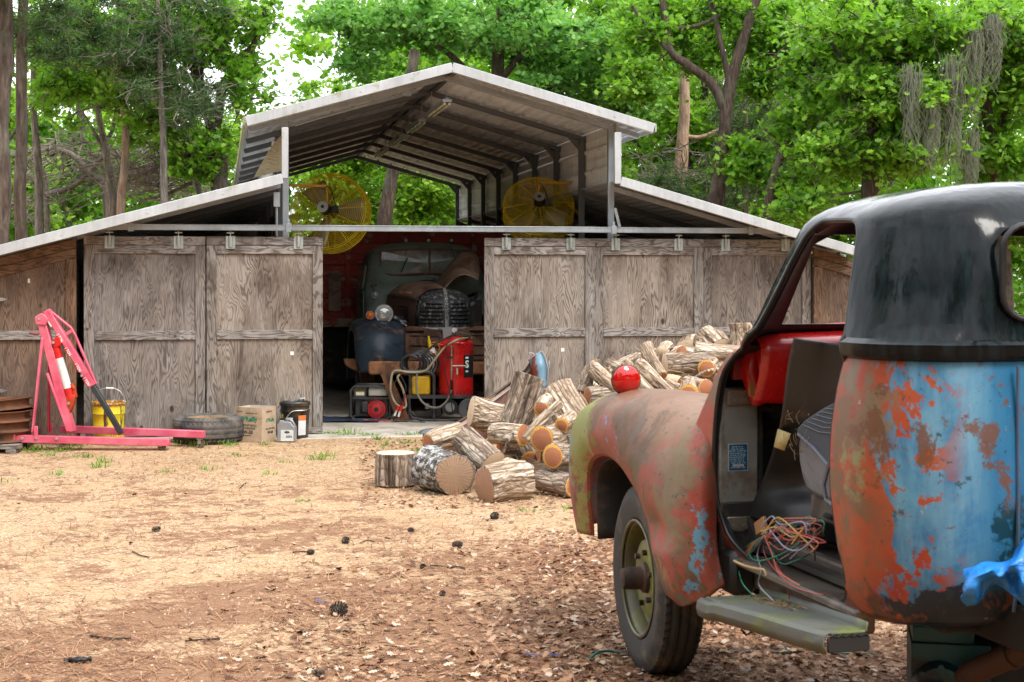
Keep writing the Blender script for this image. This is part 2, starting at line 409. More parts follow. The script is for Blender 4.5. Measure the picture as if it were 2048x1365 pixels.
tree('young_tree', 'thin grey tree trunk with peeling bark right of the two cedars', 'tree',
     [([gp(82, 27), at(80, 430, 27), at(74, 300, 27), at(68, 200, 27), at(64, 60, 27)], .085, .05)],
     [bl(150, 190, 27, 90, 60), bl(60, 60, 27, 90, 60)], 26, 60, [BK_GREY, LF_OAK], .12, .4, OAK_T, 5)
tree('young_tree', 'slender grey forked trunk rising behind the low left roof', 'tree',
     [([gp(236, 28), at(230, 420, 28), at(215, 320, 28), at(200, 240, 28), at(192, 160, 28)], .10, .04),
      ([at(212, 310, 28), at(180, 250, 28), at(150, 200, 28)], .04, .02)],
     [bl(200, 170, 28, 80, 60)], 20, 60, [BK_GREY, LF_OAK], .12, .4, OAK_T, 6)
tree('dead_tree', 'bare tan trunk with its bark gone, standing left of the barn', 'tree',
     [([gp(240, 25.5), at(244, 420, 25.5), at(248, 340, 25.5), at(250, 250, 25.5), at(247, 215, 25.5)], .085, .05)],
     [], 0, 0, [BK_TAN, LF_OAK], seed=7)
# grey leafless tangle
tree('bare_tree', 'grey arching leafless tree with tangled branches left of the barn', 'tree',
     [([gp(222, 30), at(215, 400, 30), at(180, 350, 30), at(140, 310, 30), at(95, 298, 30), at(60, 320, 30)], .10, .03),
      ([at(92, 390, 30), at(150, 370, 30), at(200, 320, 30), at(235, 270, 30)], .07, .02), ([at(212, 395, 30), at(250, 350, 30), at(310, 330, 30), at(380, 350, 30)], .05, .02),
      ([gp(100, 30), at(95, 400, 30), at(80, 330, 30)], .07, .03)],
     [bl(120, 330, 30, 110, 70), bl(270, 330, 30, 130, 70), bl(330, 370, 30, 100, 40), bl(80, 410, 30, 60, 50)], 95, 0, [BK_GREY, LF_OAK], rad=.5, seed=8, bare=1, twigs=9)
tree('bare_tree', 'leafless pale tangle of branches close behind the low left roof', 'tree',
     [([gp(420, 27), at(400, 380, 27), at(350, 350, 27), at(300, 345, 27), at(262, 360, 27)], .06, .02), ([at(385, 365, 27), at(330, 390, 27), at(280, 400, 27)], .04, .02)],
     [bl(320, 330, 27, 100, 60, 1), bl(380, 300, 27, 60, 60, 1)], 55, 0, [BK_GREY, LF_OAK], rad=.45, seed=9, bare=1, twigs=8)
# big oak left of the roof
tree('oak_tree', 'dark forked oak with twisted limbs just left of the upper roof', 'tree',
     [([gp(470, 26), at(440, 420, 26), at(438, 330, 26), at(425, 260, 26), at(400, 170, 26), at(405, 90, 26), at(390, -40, 26)], .17, .09),
      ([at(430, 250, 26), at(445, 175, 26), at(480, 130, 26), at(520, 70, 26), at(540, -40, 26)], .10, .04),
      ([at(410, 210, 26), at(340, 205, 26), at(270, 200, 26), at(200, 215, 26)], .07, .03),
      ([at(400, 150, 26), at(345, 90, 26), at(300, 20, 26)], .07, .03)],
     [bl(490, 30, 26, 60, 45, 1.1), bl(490, 150, 26, 50, 50, 1), bl(380, 60, 26, 130, 70, 1.5), bl(260, 60, 26, 120, 70, 1.4), bl(300, 180, 26, 130, 45, 1.2), bl(525, 205, 26, 60, 16, .7), bl(170, 150, 26, 110, 50, 1), bl(400, 300, 26, 70, 60, .9), bl(310, 255, 26, 70, 40, .8)],
     210, 90, [BK_DARK, LF_OAK], .12, .36, OAK_T, 10, twigs=5)
tree('cedar_tree', 'cedar with thin drooping sprays hanging between the oak limbs at upper left', 'tree',
     [([gp(330, 24.2), at(330, 400, 24.2), at(325, 250, 24.2), at(318, 100, 24.2), at(312, -80, 24.2)], .07, .03)],
     [bl(330, 150, 24.2, 90, 120, .9), bl(250, 90, 24.2, 100, 60, .9), bl(400, 210, 24.2, 60, 60, .7), bl(330, -10, 24.2, 150, 50)], 95, 150, [BK_GREY, LF_CEDAR], .10, .36, NEED_T, 11, 'cedars behind the barn', tilt=.8, twigs=5)
# trees right behind the barn
tree('oak_tree', 'broad oak whose cool green crown spreads above the barn ridge', 'tree',
     [([gp(1010, 31), at(1000, 380, 31), at(985, 250, 31), at(1000, 80, 31), at(1010, -60, 31)], .2, .1),
      ([at(990, 210, 31), at(900, 110, 31), at(800, 60, 31), at(720, 40, 31)], .08, .04), ([at(1000, 160, 31), at(1080, 80, 31), at(1180, 60, 31)], .08, .04)],
     [bl(770, 50, 31, 100, 55, 1.6), bl(900, 50, 31, 130, 55, 1.8), bl(1050, 60, 31, 120, 70, 1.8), bl(1190, 110, 31, 110, 80, 1.8), bl(1250, 200, 31, 60, 60, 1.2), bl(715, 125, 31, 45, 40, 1), bl(650, 20, 31, 60, 28, 1), bl(1130, 180, 31, 120, 40, 1.2)],
     250, 95, [BK_DARK, LF_BLUE], .135, .44, OAK_T, 12)
tree('oak_tree', 'leaning dark trunk with bright leaves seen through the open back of the barn', 'tree',
     [([gp(748, 29), at(765, 460, 29), at(775, 400, 29), at(790, 320, 29), at(812, 240, 29), at(830, 100, 29)], .155, .10)],
     [bl(660, 350, 31, 70, 50, .8), bl(850, 380, 31, 80, 60, .8), bl(720, 420, 31, 60, 50, .6), bl(780, 290, 31, 120, 30, .8), bl(860, 450, 31, 60, 30, .6), bl(700, 320, 31, 80, 30, .8)],
     125, 100, [BK_DARK, LF_LIME], .13, .42, OAK_T, 13)
tree('young_tree', 'thin pale trunk glimpsed through the barn, right of the leaning one', 'tree',
     [([gp(822, 33), at(820, 400, 33), at(826, 300, 33), at(830, 200, 33)], .06, .04)], [bl(870, 330, 33, 70, 60, 1)], 26, 80, [BK_TAN, LF_OAK], .13, .42, OAK_T, 14)
# centre right oak with two dark limbs
tree('oak_tree', 'dark oak forking into a bent left limb and a straight right one', 'tree',
     [([gp(1432, 27), at(1435, 420, 27), at(1440, 330, 27), at(1450, 240, 27), at(1462, 150, 27), at(1485, 70, 27), at(1525, -40, 27)], .155, .085),
      ([at(1447, 215, 27), at(1420, 165, 27), at(1375, 130, 27), at(1340, 100, 27), at(1330, 30, 27), at(1320, -60, 27)], .10, .05),
      ([at(1458, 165, 27), at(1440, 90, 27), at(1425, 20, 27), at(1410, -40, 27)], .06, .03), ([at(1345, 110, 27), at(1300, 60, 27), at(1262, 10, 27)], .05, .03),
      ([at(1345, 60, 27), at(1400, 50, 27), at(1440, 30, 27)], .04, .03)],
     [bl(1300, 50, 27.6, 70, 60, .9), bl(1390, 20, 27.6, 90, 35, .9), bl(1400, 110, 27.8, 40, 35, .5), bl(1530, 60, 27.6, 70, 60, 1), bl(1590, 90, 27.6, 70, 60, 1), bl(1520, 170, 27.8, 60, 40, .6), bl(1270, 160, 27.6, 50, 60, .8)],
     150, 95, [BK_DARK, LF_OAK], .125, .38, OAK_T, 15)
tree('dead_tree', 'pale lichen-spotted trunk behind the right end of the upper roof', 'tree',
     [([gp(1352, 32), at(1352, 400, 32), at(1360, 300, 32), at(1368, 220, 32), at(1372, 140, 32)], .17, .10), ([at(1362, 272, 32), at(1400, 275, 32), at(1440, 258, 32)], .06, .03)],
     [bl(1350, 330, 32, 90, 60, 1)], 16, 0, [BK_TAN, LF_OAK], seed=16, bare=1, twigs=7)
tree('leaning_tree', 'red-brown leaning trunk with a broken branch behind the low right roof', 'tree',
     [([gp(1515, 26), at(1540, 420, 26), at(1550, 370, 26), at(1562, 320, 26), at(1580, 270, 26), at(1610, 180, 26), at(1640, 60, 26)], .095, .05),
      ([at(1563, 300, 26), at(1545, 272, 26), at(1528, 258, 26)], .04, .02)],
     [bl(1620, 250, 26, 70, 50, .9), bl(1620, 330, 26, 60, 40, .9), bl(1660, 130, 26, 90, 70, 1.1), bl(1590, 400, 26, 50, 50, .7), bl(1500, 330, 26.8, 40, 60, .4)], 120, 90, [BK_CEDAR, LF_OAK], .125, .38, OAK_T, 17)
tree('oak_tree', 'lime green oak with thin drooping pale twigs, right of the leaning trunk', 'tree',
     [([gp(1745, 24), at(1740, 380, 24), at(1748, 260, 24), at(1755, 120, 24), at(1750, -60, 24)], .16, .10), ([at(1748, 230, 24), at(1700, 150, 24), at(1650, 60, 24)], .05, .03), ([at(1750, 200, 24), at(1820, 100, 24), at(1890, 20, 24)], .06, .03)],
     [bl(1700, 60, 24, 110, 60, 1.3), bl(1720, 190, 24, 100, 60, 1.1), bl(1690, 300, 24, 90, 45, 1), bl(1840, 60, 24, 100, 60, 1.2), bl(1850, 200, 24, 90, 70, 1), bl(1800, 310, 24, 120, 40, 1), bl(1620, 420, 24, 60, 30, .8)],
     230, 95, [BK_DARK, LF_OAK], .125, .38, OAK_T, 18, twigs=5)
tree('oak_tree', 'dark oak behind the truck cab at the right edge of the photo', 'tree',
     [([gp(2012, 25), at(2010, 560, 25), at(2006, 460, 25), at(1990, 300, 25), at(1960, 120, 25), at(1930, -60, 25)], .12, .08), ([at(1985, 280, 25), at(2040, 180, 25), at(2100, 60, 25)], .07, .04)],
     [bl(1980, 60, 25, 90, 60, 1.1), bl(2040, 200, 25, 70, 70, 1.1), bl(2000, 320, 25, 90, 50, 1.1), bl(2060, 90, 25, 90, 70, 1), bl(2080, 450, 25, 60, 50, .8), bl(1960, 470, 26, 30, 50, .4)],
     170, 95, [BK_DARK, LF_OAK], .125, .38, OAK_T, 19)
tree('cedar_tree', 'feathery olive cedar filling the gap between the two leaning oaks', 'tree',
     [([gp(1490, 30), at(1490, 420, 30), at(1492, 250, 30), at(1495, 60, 30)], .08, .04)],
     [bl(1500, 350, 30, 80, 80, 1), bl(1480, 220, 30, 70, 80, 1), bl(1330, 380, 30, 60, 60, 1), bl(1400, 420, 30, 50, 40, 1)], 90, 150, [BK_GREY, LF_CEDAR], .12, .42, NEED_T, 20, 'cedars behind the barn', tilt=.8, twigs=5)
# spanish moss: curtains of fine strands hanging from limbs
def moss(px, py, Y, wpx, hpx, label, seed):
    top = at(px, py, Y); t = thing('spanish_moss', label, 'moss', top, 0, 'spanish moss hanging in the right-hand trees')
    rr = random.Random(seed); mb = MB(); k = Y / FPX
    for _ in range(130):
        u = rr.gauss(0, .42); x = u * wpx * k * .5; L = hpx * k * rr.uniform(.35, 1) * math.exp(-u * u * 1.2); y = rr.uniform(-.12, .12); z0 = rr.uniform(-.35, .05) * hpx * k * .5
        pts = [(x + .03 * i * math.sin(i * 1.3 + u * 9) * .6 + rr.uniform(-.02, .02), y + rr.uniform(-.01, .01), z0 - L * i / 6) for i in range(7)]
        mb.tube(pts, [.006 * (1 - .1 * i) for i in range(7)], 3, caps=False)
    mb.build('strands', LF_MOSS, t, angle=0)
for i, (px, py, wp, hp, lb) in enumerate([(1822, 130, 44, 190, 'short grey moss curtain nearest the lime oak trunk'), (1862, 190, 40, 170, 'thin grey moss strand hanging between two longer curtains'),
        (1905, 110, 60, 250, 'widest and longest grey moss curtain in the right-hand trees'), (1945, 60, 50, 190, 'high grey moss curtain above the truck cab roof'), (1985, 30, 46, 150, 'grey moss curtain closest to the top right corner'), (1938, 260, 44, 150, 'low grey moss tuft hanging just above the cab roof'), (1700, 130, 34, 120, 'small grey moss tuft over the leaning trunk')]):
    moss(px, py, 23.0 + .15 * i, wp, hp, lb, 40 + i)
# second line of trees, each its own trunk, sharing four crowns
line = [(-80, 36, 0), (150, 39, 1), (330, 42, 2), (470, 37, 0), (690, 41, 3), (880, 44, 1), (1100, 38, 2), (1250, 43, 3), (1400, 40, 0), (1600, 37, 1), (1790, 40, 3), (1960, 38, 2), (2150, 36, 0)]
protos = []
for q in range(4):
    rr = random.Random(90 + q); H = 7.2
    stem = [Vector((0, 0, 0)), Vector((rr.uniform(-.2, .2), 0, 2)), Vector((rr.uniform(-.4, .4), .2, 4)), Vector((rr.uniform(-.6, .6), 0, 6)), Vector((rr.uniform(-.6, .6), 0, 8.4))]
    blobs = [(Vector((rr.uniform(-1.6, 1.6), rr.uniform(-1.2, 1), rr.uniform(2.2, 8.5))), (rr.uniform(.9, 1.7), 1.1, rr.uniform(.6, 1.1))) for _ in range(9)]
    protos.append(tree('woodland_tree', 'x', 'tree', [(stem, .16, .07), ([stem[2], Vector((1.1, .3, 5)), Vector((1.9, 0, 6.4))], .07, .03), ([stem[1], Vector((-1, .3, 3.6)), Vector((-2, 0, 5))], .07, .03)],
                  blobs, 150, 80, [BK_GREY if q % 2 else BK_DARK, [LF_LIME, LF_OAK, LF_OAK, LF_LIME][q]], .17, .55, OAK_T, 60 + q, group='woodland trees far behind the barn'))
WL = ['leafy tree at the far left of the woodland, beyond the cedars', 'light green tree beyond the grey tangle of bare branches', 'woodland tree showing over the low left roof', 'woodland tree behind the forked dark oak', 'woodland tree seen under the left half of the upper roof', 'woodland tree behind the barn opening, right of the leaning trunk', 'woodland tree hidden mostly by the upper roof', 'woodland tree behind the right end of the upper roof', 'woodland tree behind the dark oak with the bent limb', 'woodland tree behind the red-brown leaning trunk', 'woodland tree beyond the lime green oak', 'woodland tree beyond the hanging moss', 'woodland tree at the far right beyond the cab']
for i, (px, Y, q) in enumerate(line):
    first = not any(l[2] == q for l in line[:i]); o = protos[q] if first else dup(protos[q])
    o['label'] = WL[i]; o.location = gp(px, Y); o.rotation_euler = (0, 0, rnd.uniform(0, 6)); s_ = rnd.uniform(.95, 1.2) * (.66 if 300 < px < 720 else 1); o.scale = (s_, s_, s_)
# far wood: one mass, all round the clearing
def far_wood(name, label, spots, per, lsz, seed, mat, rad=1.3):
    cs = []; rs = random.Random(seed)
    for (x, y, zt) in spots:
        for _ in range(int(zt * 1.15) + 1): cs.append((x + rs.gauss(0, .9), y + rs.gauss(0, .9), rs.uniform(.2, zt)))
    P = clump_points(np.array(cs), rad, per, seed, .75); V, F = leaves(P, lsz, OVAL_T, seed + 1, .3)
    return tag(obj(name, npmesh(name, V, F, mat)), label, 'woods', kind='stuff')
rs_ = random.Random(5); spots = []
for i in range(150):
    px = rs_.uniform(-400, 2450); Y = rs_.uniform(46, 60); zt = 12.5
    if 470 < px < 670: zt = 3.2
    elif px < 500: zt = rs_.uniform(5.5, 8.5)
    spots.append((at(px, 0, Y).x, Y, zt * rs_.uniform(.8, 1.05)))
far_wood('distant_woods', 'bright green mass of distant woods behind everything', spots, 70, .27, 31, LF_LIME, 1.35)
spots = [(at(p, 0, Y).x, Y, 5.5) for p, Y in [(rs_.uniform(-300, 2350), rs_.uniform(40, 47)) for _ in range(90)]]
far_wood('undergrowth', 'tangled green undergrowth between the woodland trunks', spots, 60, .22, 32, LF_OAK, 1.0)
spots = []
for i in range(190):
    a = rs_.uniform(-25, 205); rr_ = rs_.uniform(20, 28)
    spots.append((rr_ * math.cos(R(a)) * 1.1, -rr_ * math.sin(R(a)) + 4, rs_.uniform(15, 19) if 85 < a < 190 else rs_.uniform(7, 11)))  # unseen woods, raised behind left to darken reflections in the cab
far_wood('woods_round_clearing', 'dark green woods enclosing the clearing on the near side', spots, 45, .5, 33, LF_DARK, 1.7)
mbt = MB()
for i in range(46):
    a = rs_.uniform(-10, 190); rr_ = rs_.uniform(20, 30); x, y = rr_ * math.cos(R(a)), -rr_ * math.sin(R(a)) + 3
    mbt.cyl((x, y, 0), (x + rs_.uniform(-.5, .5), y, 9), .2, .1, 8)
tag(mbt.build('clearing_trunks', BK_DARK), 'trunks of the woods on the near side of the clearing', 'woods', kind='stuff')
# ============================================================ BARN
PSI = math.atan(.195); BC, BS = math.cos(PSI), math.sin(PSI); BX, BY = (905 - 1024) * 15 / FPX, 15.0
def bu(px, v=0): t = (px - 1024) / FPX; return (t * (BY + v * BC) - BX + v * BS) / (BC - t * BS)
def bz(px, py, v=0): u = bu(px, v); return EYE - (py - HORY) * (BY + u * BS + v * BC) / FPX
def bw(u, v, z=0): return Vector((BX + u * BC - v * BS, BY + u * BS + v * BC, z))
def metal(name, col, rough=.5, met=.6, rust=None, amt=.3):
    g = G(name, rough, met); v = g.co(rand=2); n = g.noise(v, 3, 6, .65); s = g.noise(g.co((14, 14, 1.2), rand=2), 2, 5, .6)
    c = g.mix(g.mr(n, .3, .7), tuple(x * .75 for x in col), col); c = g.mix(g.mr(s, .45, .75, 0, .4), c, tuple(x * .55 for x in col))
    if rust: c = g.mix(g.mr(g.noise(v, 5, 8, .7, .5), .64 - amt * .2, .70 - amt * .1), c, rust)
    g.set(base=c, rough=g.mr(n, .3, .7, rough - .1, rough + .12)); return g.mat
GALV = metal('galvanised_steel', (.50, .55, .60), .42, .75)
TRIMW = metal('roof_trim_paint', (.60, .62, .64), .45, .15, (.38, .37, .26), .14)
SHEET = metal('roof_sheet_underside', (.82, .84, .85), .5, .1, (.40, .34, .28), .15)
SHEETD = metal('aisle_sheet', (.45, .44, .43), .6, .2)
FRAME = metal('frame_steel', (.17, .18, .19), .5, .5)
ZINC = metal('zinc_hanger', (.62, .68, .68), .35, .85)
def wood(name, light, dark, grey, axis='z', ply=False):
    g = G(name, .88)
    st = {'z': (1, 1, .17), 'x': (.17, 1, 1)}[axis]; v = g.co(st, rand=17.0)
    fib = g.noise(g.co({'z': (1, 1, .025), 'x': (.025, 1, 1)}[axis], rand=9), 95, 5, .65)
    if ply:
        f = g.noise(v, 5.2, 2.8, .52, .35); k = g.math('MULTIPLY', f, 30)
        w_ = g.math('PINGPONG', k, .5)                                 # 0..0.5 triangle: contour lines of the grain
        line = g.math('MULTIPLY', g.mr(w_, .02, .34, 1, 0, True), g.mr(g.noise(g.co((1, 1, .4), rand=23), 5, 4, .6), .32, .62, .22, .95)); knots = g.voro(g.co((1, 1, .62), rand=17), 2.6, 'F1')
        line = g.math('MAXIMUM', g.math('MULTIPLY', line, .8), g.mr(knots, .035, .075, 1, 0, True))
    else:
        f = g.noise(v, 7, 3, .55, .6); line = g.mr(g.math('PINGPONG', g.math('MULTIPLY', f, 14), .5), .04, .3, .75, 0, True)
        knots = g.voro(g.co((1, 1, 1), rand=17), 2.4, 'F1'); line = g.math('MAXIMUM', line, g.mr(knots, .03, .06, 1, 0, True))
    stain = g.noise(g.co((1, 1, .35), rand=5), 3.0, 6, .65, .3); wea = g.noise(g.co((1, 1, .6), rand=11), 1.3, 4, .6)
    rnd_ = g.node('ShaderNodeObjectInfo').outputs['Random']
    base = g.mix(g.math('ADD', g.mr(wea, .35, .65, 0, .65), g.math('MULTIPLY', rnd_, .35), clamp=True), light, grey)
    base = g.mix(g.mr(fib, .35, .7, 0, .5), base, tuple(x * .45 for x in light))
    base = g.mix(g.mr(stain, .44, .68, 0, .85), base, tuple(x * 1.5 for x in dark)); base = g.mix(g.mr(g.noise(g.co((1, 1, .3), rand=31), 8, 6, .7), .55, .72, 0, .55), base, tuple(min(1, x * 1.45) for x in grey))
    c = g.mix(line, base, dark)
    g.set(base=c, normal=g.bump(g.math('SUBTRACT', fib, g.math('MULTIPLY', line, .8)), .6, .004)); return g.mat
PLY = wood('weathered_plywood', (.40, .315, .24), (.05, .032, .024), (.35, .32, .295), 'z', True)
PLYB = wood('grey_plywood', (.30, .24, .20), (.035, .026, .022), (.27, .25, .24), 'z', True)
PLYR = wood('reddish_plywood', (.25, .155, .10), (.035, .02, .014), (.19, .14, .11), 'z', True)
WZ = wood('weathered_stile', (.34, .285, .245), (.06, .045, .035), (.33, .31, .295), 'z')
WX = wood('weathered_rail', (.36, .315, .28), (.07, .052, .042), (.37, .355, .345), 'x')
WRX = wood('orange_board_across', (.30, .16, .085), (.06, .03, .015), (.22, .15, .11), 'x')
WRZ = wood('orange_board_upright', (.30, .16, .085), (.06, .03, .015), (.22, .15, .11), 'z')
TANW = wood('tan_plywood', (.45, .38, .22), (.2, .15, .08), (.40, .36, .24), 'x', True)
conc = G('concrete', .85); cv = conc.co(); cn = conc.noise(cv, 4, 8, .65)
conc.set(base=conc.mix(conc.mr(cn, .45, .7, 0, .7), conc.mix(conc.noise(cv, 50, 4), (.40, .36, .31), (.56, .52, .46)), (.20, .155, .11)), normal=conc.bump(conc.noise(cv, 45, 5), .3, .004))
CONC = conc.mat
BLACK = plain('black_plastic', (.012, .012, .013), .45)
WHITE = plain('white_paper', (.78, .78, .76), .7, 0, .08)

mb = MB(); mb.box((-.35, 5.15, .028), (9.3, 10.55, .05)); mb.box(((bu(478) + bu(880)) / 2, -.25, .024), (bu(880) - bu(478), .24, .048))
o = tag(mb.build('concrete_slab', CONC, bevel=.008), kind='structure'); o.location = (BX, BY, 0); o.rotation_euler = (0, 0, PSI)
barn = thing('barn', 'open fronted wooden and metal barn with raised centre roof and sliding plywood doors', 'barn', (BX, BY, 0), PSI)
VF, VB, NF = -.32, 10.45, 9
ridge = (bu(905, VF), bz(905, 128, VF)); eL = (bu(492, VF), bz(492, 236, VF)); eR = (bu(1308, VF), bz(1308, 250, VF))
jL = (bu(565, VF), bz(565, 350, VF)); jR = (bu(1242, VF), bz(1242, 356, VF))
lL = (bu(0, VF), bz(0, 493, VF)); lL = (jL[0] + (lL[0] - jL[0]) * 1.08, jL[1] + (lL[1] - jL[1]) * 1.08)
lR = (bu(1725, VF), bz(1725, 500, VF))
PL, PR = bu(572), bu(1228)
def sheet(a, b, v0, v1, name, mat, pitch=.228, h=.028, drop=0):
    a = Vector((a[0], a[1] - drop)); b = Vector((b[0], b[1] - drop)); d = b - a; L = d.length; t = d / L; nn = Vector((-t.y, t.x))
    if nn.y < 0: nn = -nn
    P = []; s = 0
    while s < L:
        for ds, hh in ((0, 0), (.05, 0), (.062, h * .35), (.074, 0), (.15, 0), (.165, h), (.19, h), (.205, 0)):
            if s + ds < L: P.append(a + t * (s + ds) + nn * hh)
        s += pitch
    P.append(b); mb = MB(); vs = [(p.x, v, p.y) for v in (v0, v1) for p in P]; m = len(P)
    mb.add(vs, [(i, i + 1, m + i + 1, m + i) for i in range(m - 1)])
    return mb.build(name, mat, barn, angle=20, solid=.003)
sheet(ridge, eL, VF, VB, 'upper_roof', SHEET, drop=.015); sheet(ridge, eR, VF, VB, 'upper_roof', SHEET, drop=.015)
sheet(jL, lL, VF, VB, 'aisle_roof', SHEETD, drop=.015); sheet(jR, lR, VF, VB, 'aisle_roof', SHEETD, drop=.015)
def trim(a, b, v0=VF - .012, w=.05, h=.095, off=.035):
    mb = MB(); A, B = Vector((a[0], 0, a[1] - off)), Vector((b[0], 0, b[1] - off))
    t = (B - A).normalized(); nn = Vector((-t.z, 0, t.x));  nn = nn if nn.z > 0 else -nn
    mb.add([(p + nn * s * h / 2) + Vector((0, v0 + y, 0)) for p in (A, B) for s, y in ((-1, 0), (1, 0), (1, w), (-1, w))],
           [(0, 1, 5, 4), (1, 2, 6, 5), (2, 3, 7, 6), (3, 0, 4, 7), (3, 2, 1, 0), (4, 5, 6, 7)])
    for s in (.27, .55, .8):
        c = A + (B - A) * s; mb.cyl(c + Vector((0, v0 - .006, 0)), c + Vector((0, v0, 0)), .009, n=6)
    return mb.build('roof_trim', TRIMW, barn, bevel=.004)
for a, b in ((eL, (ridge[0] - .001, ridge[1])), (ridge, eR), (lL, jL), (jR, lR)): trim(a, b)
# eave edge seen from the front left, running back
mb = MB(); mb.bar((eL[0] - .02, VF, eL[1] - .03), (eL[0] - .02, VB, eL[1] - .03), .012, .08); mb.build('eave_trim', TANW, barn)
mb = MB(); mb.bar((eR[0] + .02, VF, eR[1] - .03), (eR[0] + .02, VB, eR[1] - .03), .012, .08); mb.build('eave_trim', TRIMW, barn)
# upright trims beside the clerestory
for (x0, y0, x1, y1) in ((563, 255, 577, 357), (1229, 265, 1243, 368)):
    a, b = bu((x0 + x1) / 2 - 5, VF), bu((x0 + x1) / 2 + 5, VF); mb = MB()
    z0, z1 = bz(x0, y1, VF), bz(x0, y0, VF)
    mb.box(((a + b) / 2, VF + .02, (z0 + z1) / 2), (abs(b - a) * 1.3, .05, z1 - z0)); mb.build('corner_trim', TRIMW, barn, bevel=.004)
slope = lambda a, b, u: a[1] + (b[1] - a[1]) * (u - a[0]) / (b[0] - a[0])
outL, outR = lL[0] + .12, lR[0] - .12
for i in range(NF):
    v = .13 + i * (VB - .3) / (NF - 1); mb = MB(); T = .06; dz = .075
    for P_, e in ((PL, eL), (PR, eR)):
        s = 1 if P_ > 0 else -1; zt = slope(ridge, e, P_) - dz
        mb.box((P_, v, zt / 2), (.065, .06, zt))
        if i: mb.bar((P_, v + .003, zt - .13), (P_ - s * .15, v + .003, slope(ridge, e, P_ - s * .15) - dz), .05, .05, (0, 1, 0))
        mb.bar((ridge[0], v, ridge[1] - dz), (e[0] - s * .03, v, e[1] - dz), .055, .055, (0, 1, 0))
    for j, l, ou in ((jL, lL, outL), (jR, lR, outR)):
        mb.bar((j[0], v, j[1] - dz), (l[0], v, l[1] - dz), .055, .055, (0, 1, 0)); zo = slope(j, l, ou) - dz
        if i: mb.box((ou, v, zo / 2), (.06, .06, zo))
    mb.build('barn_frame', GALV if i == 0 else FRAME, barn, bevel=.006)
mb = MB(); mb.bar((ridge[0] - .05, VF + .05, ridge[1] - .05), (ridge[0] - .05, VB, ridge[1] - .05), .05, .04)
mb.bar((ridge[0] + .05, VF + .05, ridge[1] - .05), (ridge[0] + .05, VB, ridge[1] - .05), .05, .04); mb.build('ridge_beam', FRAME, barn)
def wall(u, z0, z1, v0, v1, name, mat):
    sheet((u, z0), (u + .0001, z1), v0, v1, name, mat)
wall(PR + .05, jR[1] - .02, slope(ridge, eR, PR) - .03, 0, VB, 'clerestory_wall', SHEET)
wall(PL - .05, jL[1] - .02, slope(ridge, eL, PL) - .03, 1.6, VB, 'clerestory_wall', SHEET)
wall(outL - .03, 0.02, slope(jL, lL, outL) - .05, .05, VB, 'added_outer_wall', SHEETD); wall(outR + .03, 0.02, slope(jR, lR, outR) - .05, .05, VB, 'added_outer_wall', SHEETD)  # side walls added to keep the aisles dark
for a, b, j, l in ((outL, PL, jL, lL), (PR, outR, jR, lR)):
    mb = MB(); mb.prism([(a, .0), (b, .0), (b, slope(j, l, b) - .04), (a, slope(j, l, a) - .04)], VB - .02, VB); mb.build('added_back_wall', SHEETD, barn)  # rear walls, likewise added to darken the aisles
    inner = PL if a == outL else PR; mb = MB()
    for z in np.arange(.1, 2.2, .3): mb.box((inner, 6.2, z), (.02, 8.2, .26))
    mb.build('aisle_partition', SHEETD, barn)
# tan plywood gusset closing the left clerestory
mb = MB(); P = [(bu(562, .1), bz(562, 272, .1)), (bu(545, .1), bz(545, 290, .1)), (bu(528, .1), bz(528, 318, .1)), (bu(507, .1), bz(507, 356, .1)), (bu(563, .1), bz(563, 342, .1))]
mb.prism(P, .09, .102); mb.build('gusset_panel', TANW, barn)
# door track
zr = EYE + (HORY - 458.5) * 14.93 / FPX; u0, u1 = bu(168, -.09), bu(1570, -.09); mb = MB()
mb.box(((u0 + u1) / 2, -.09, zr), (u1 - u0, .05, .058)); mb.box(((u0 + u1) / 2, -.118, zr + .024), (u1 - u0, .008, .010)); mb.build('door_track', GALV, barn, bevel=.004)
for px in (262, 577, 1228, 1502):
    mb = MB(); u = bu(px, -.12); mb.box((u, -.122, zr), (.055, .01, .085)); mb.box((u, -.10, zr + .055), (.03, .03, .06)); mb.build('track_bracket', GALV, barn, bevel=.003)
mb = MB(); u = bu(1236, -.14); mb.bar((u - .03, -.13, zr + .22), (u + .02, -.13, zr + .03), .03, .012, (0, 1, 0)); mb.build('track_brace', ZINC, barn)
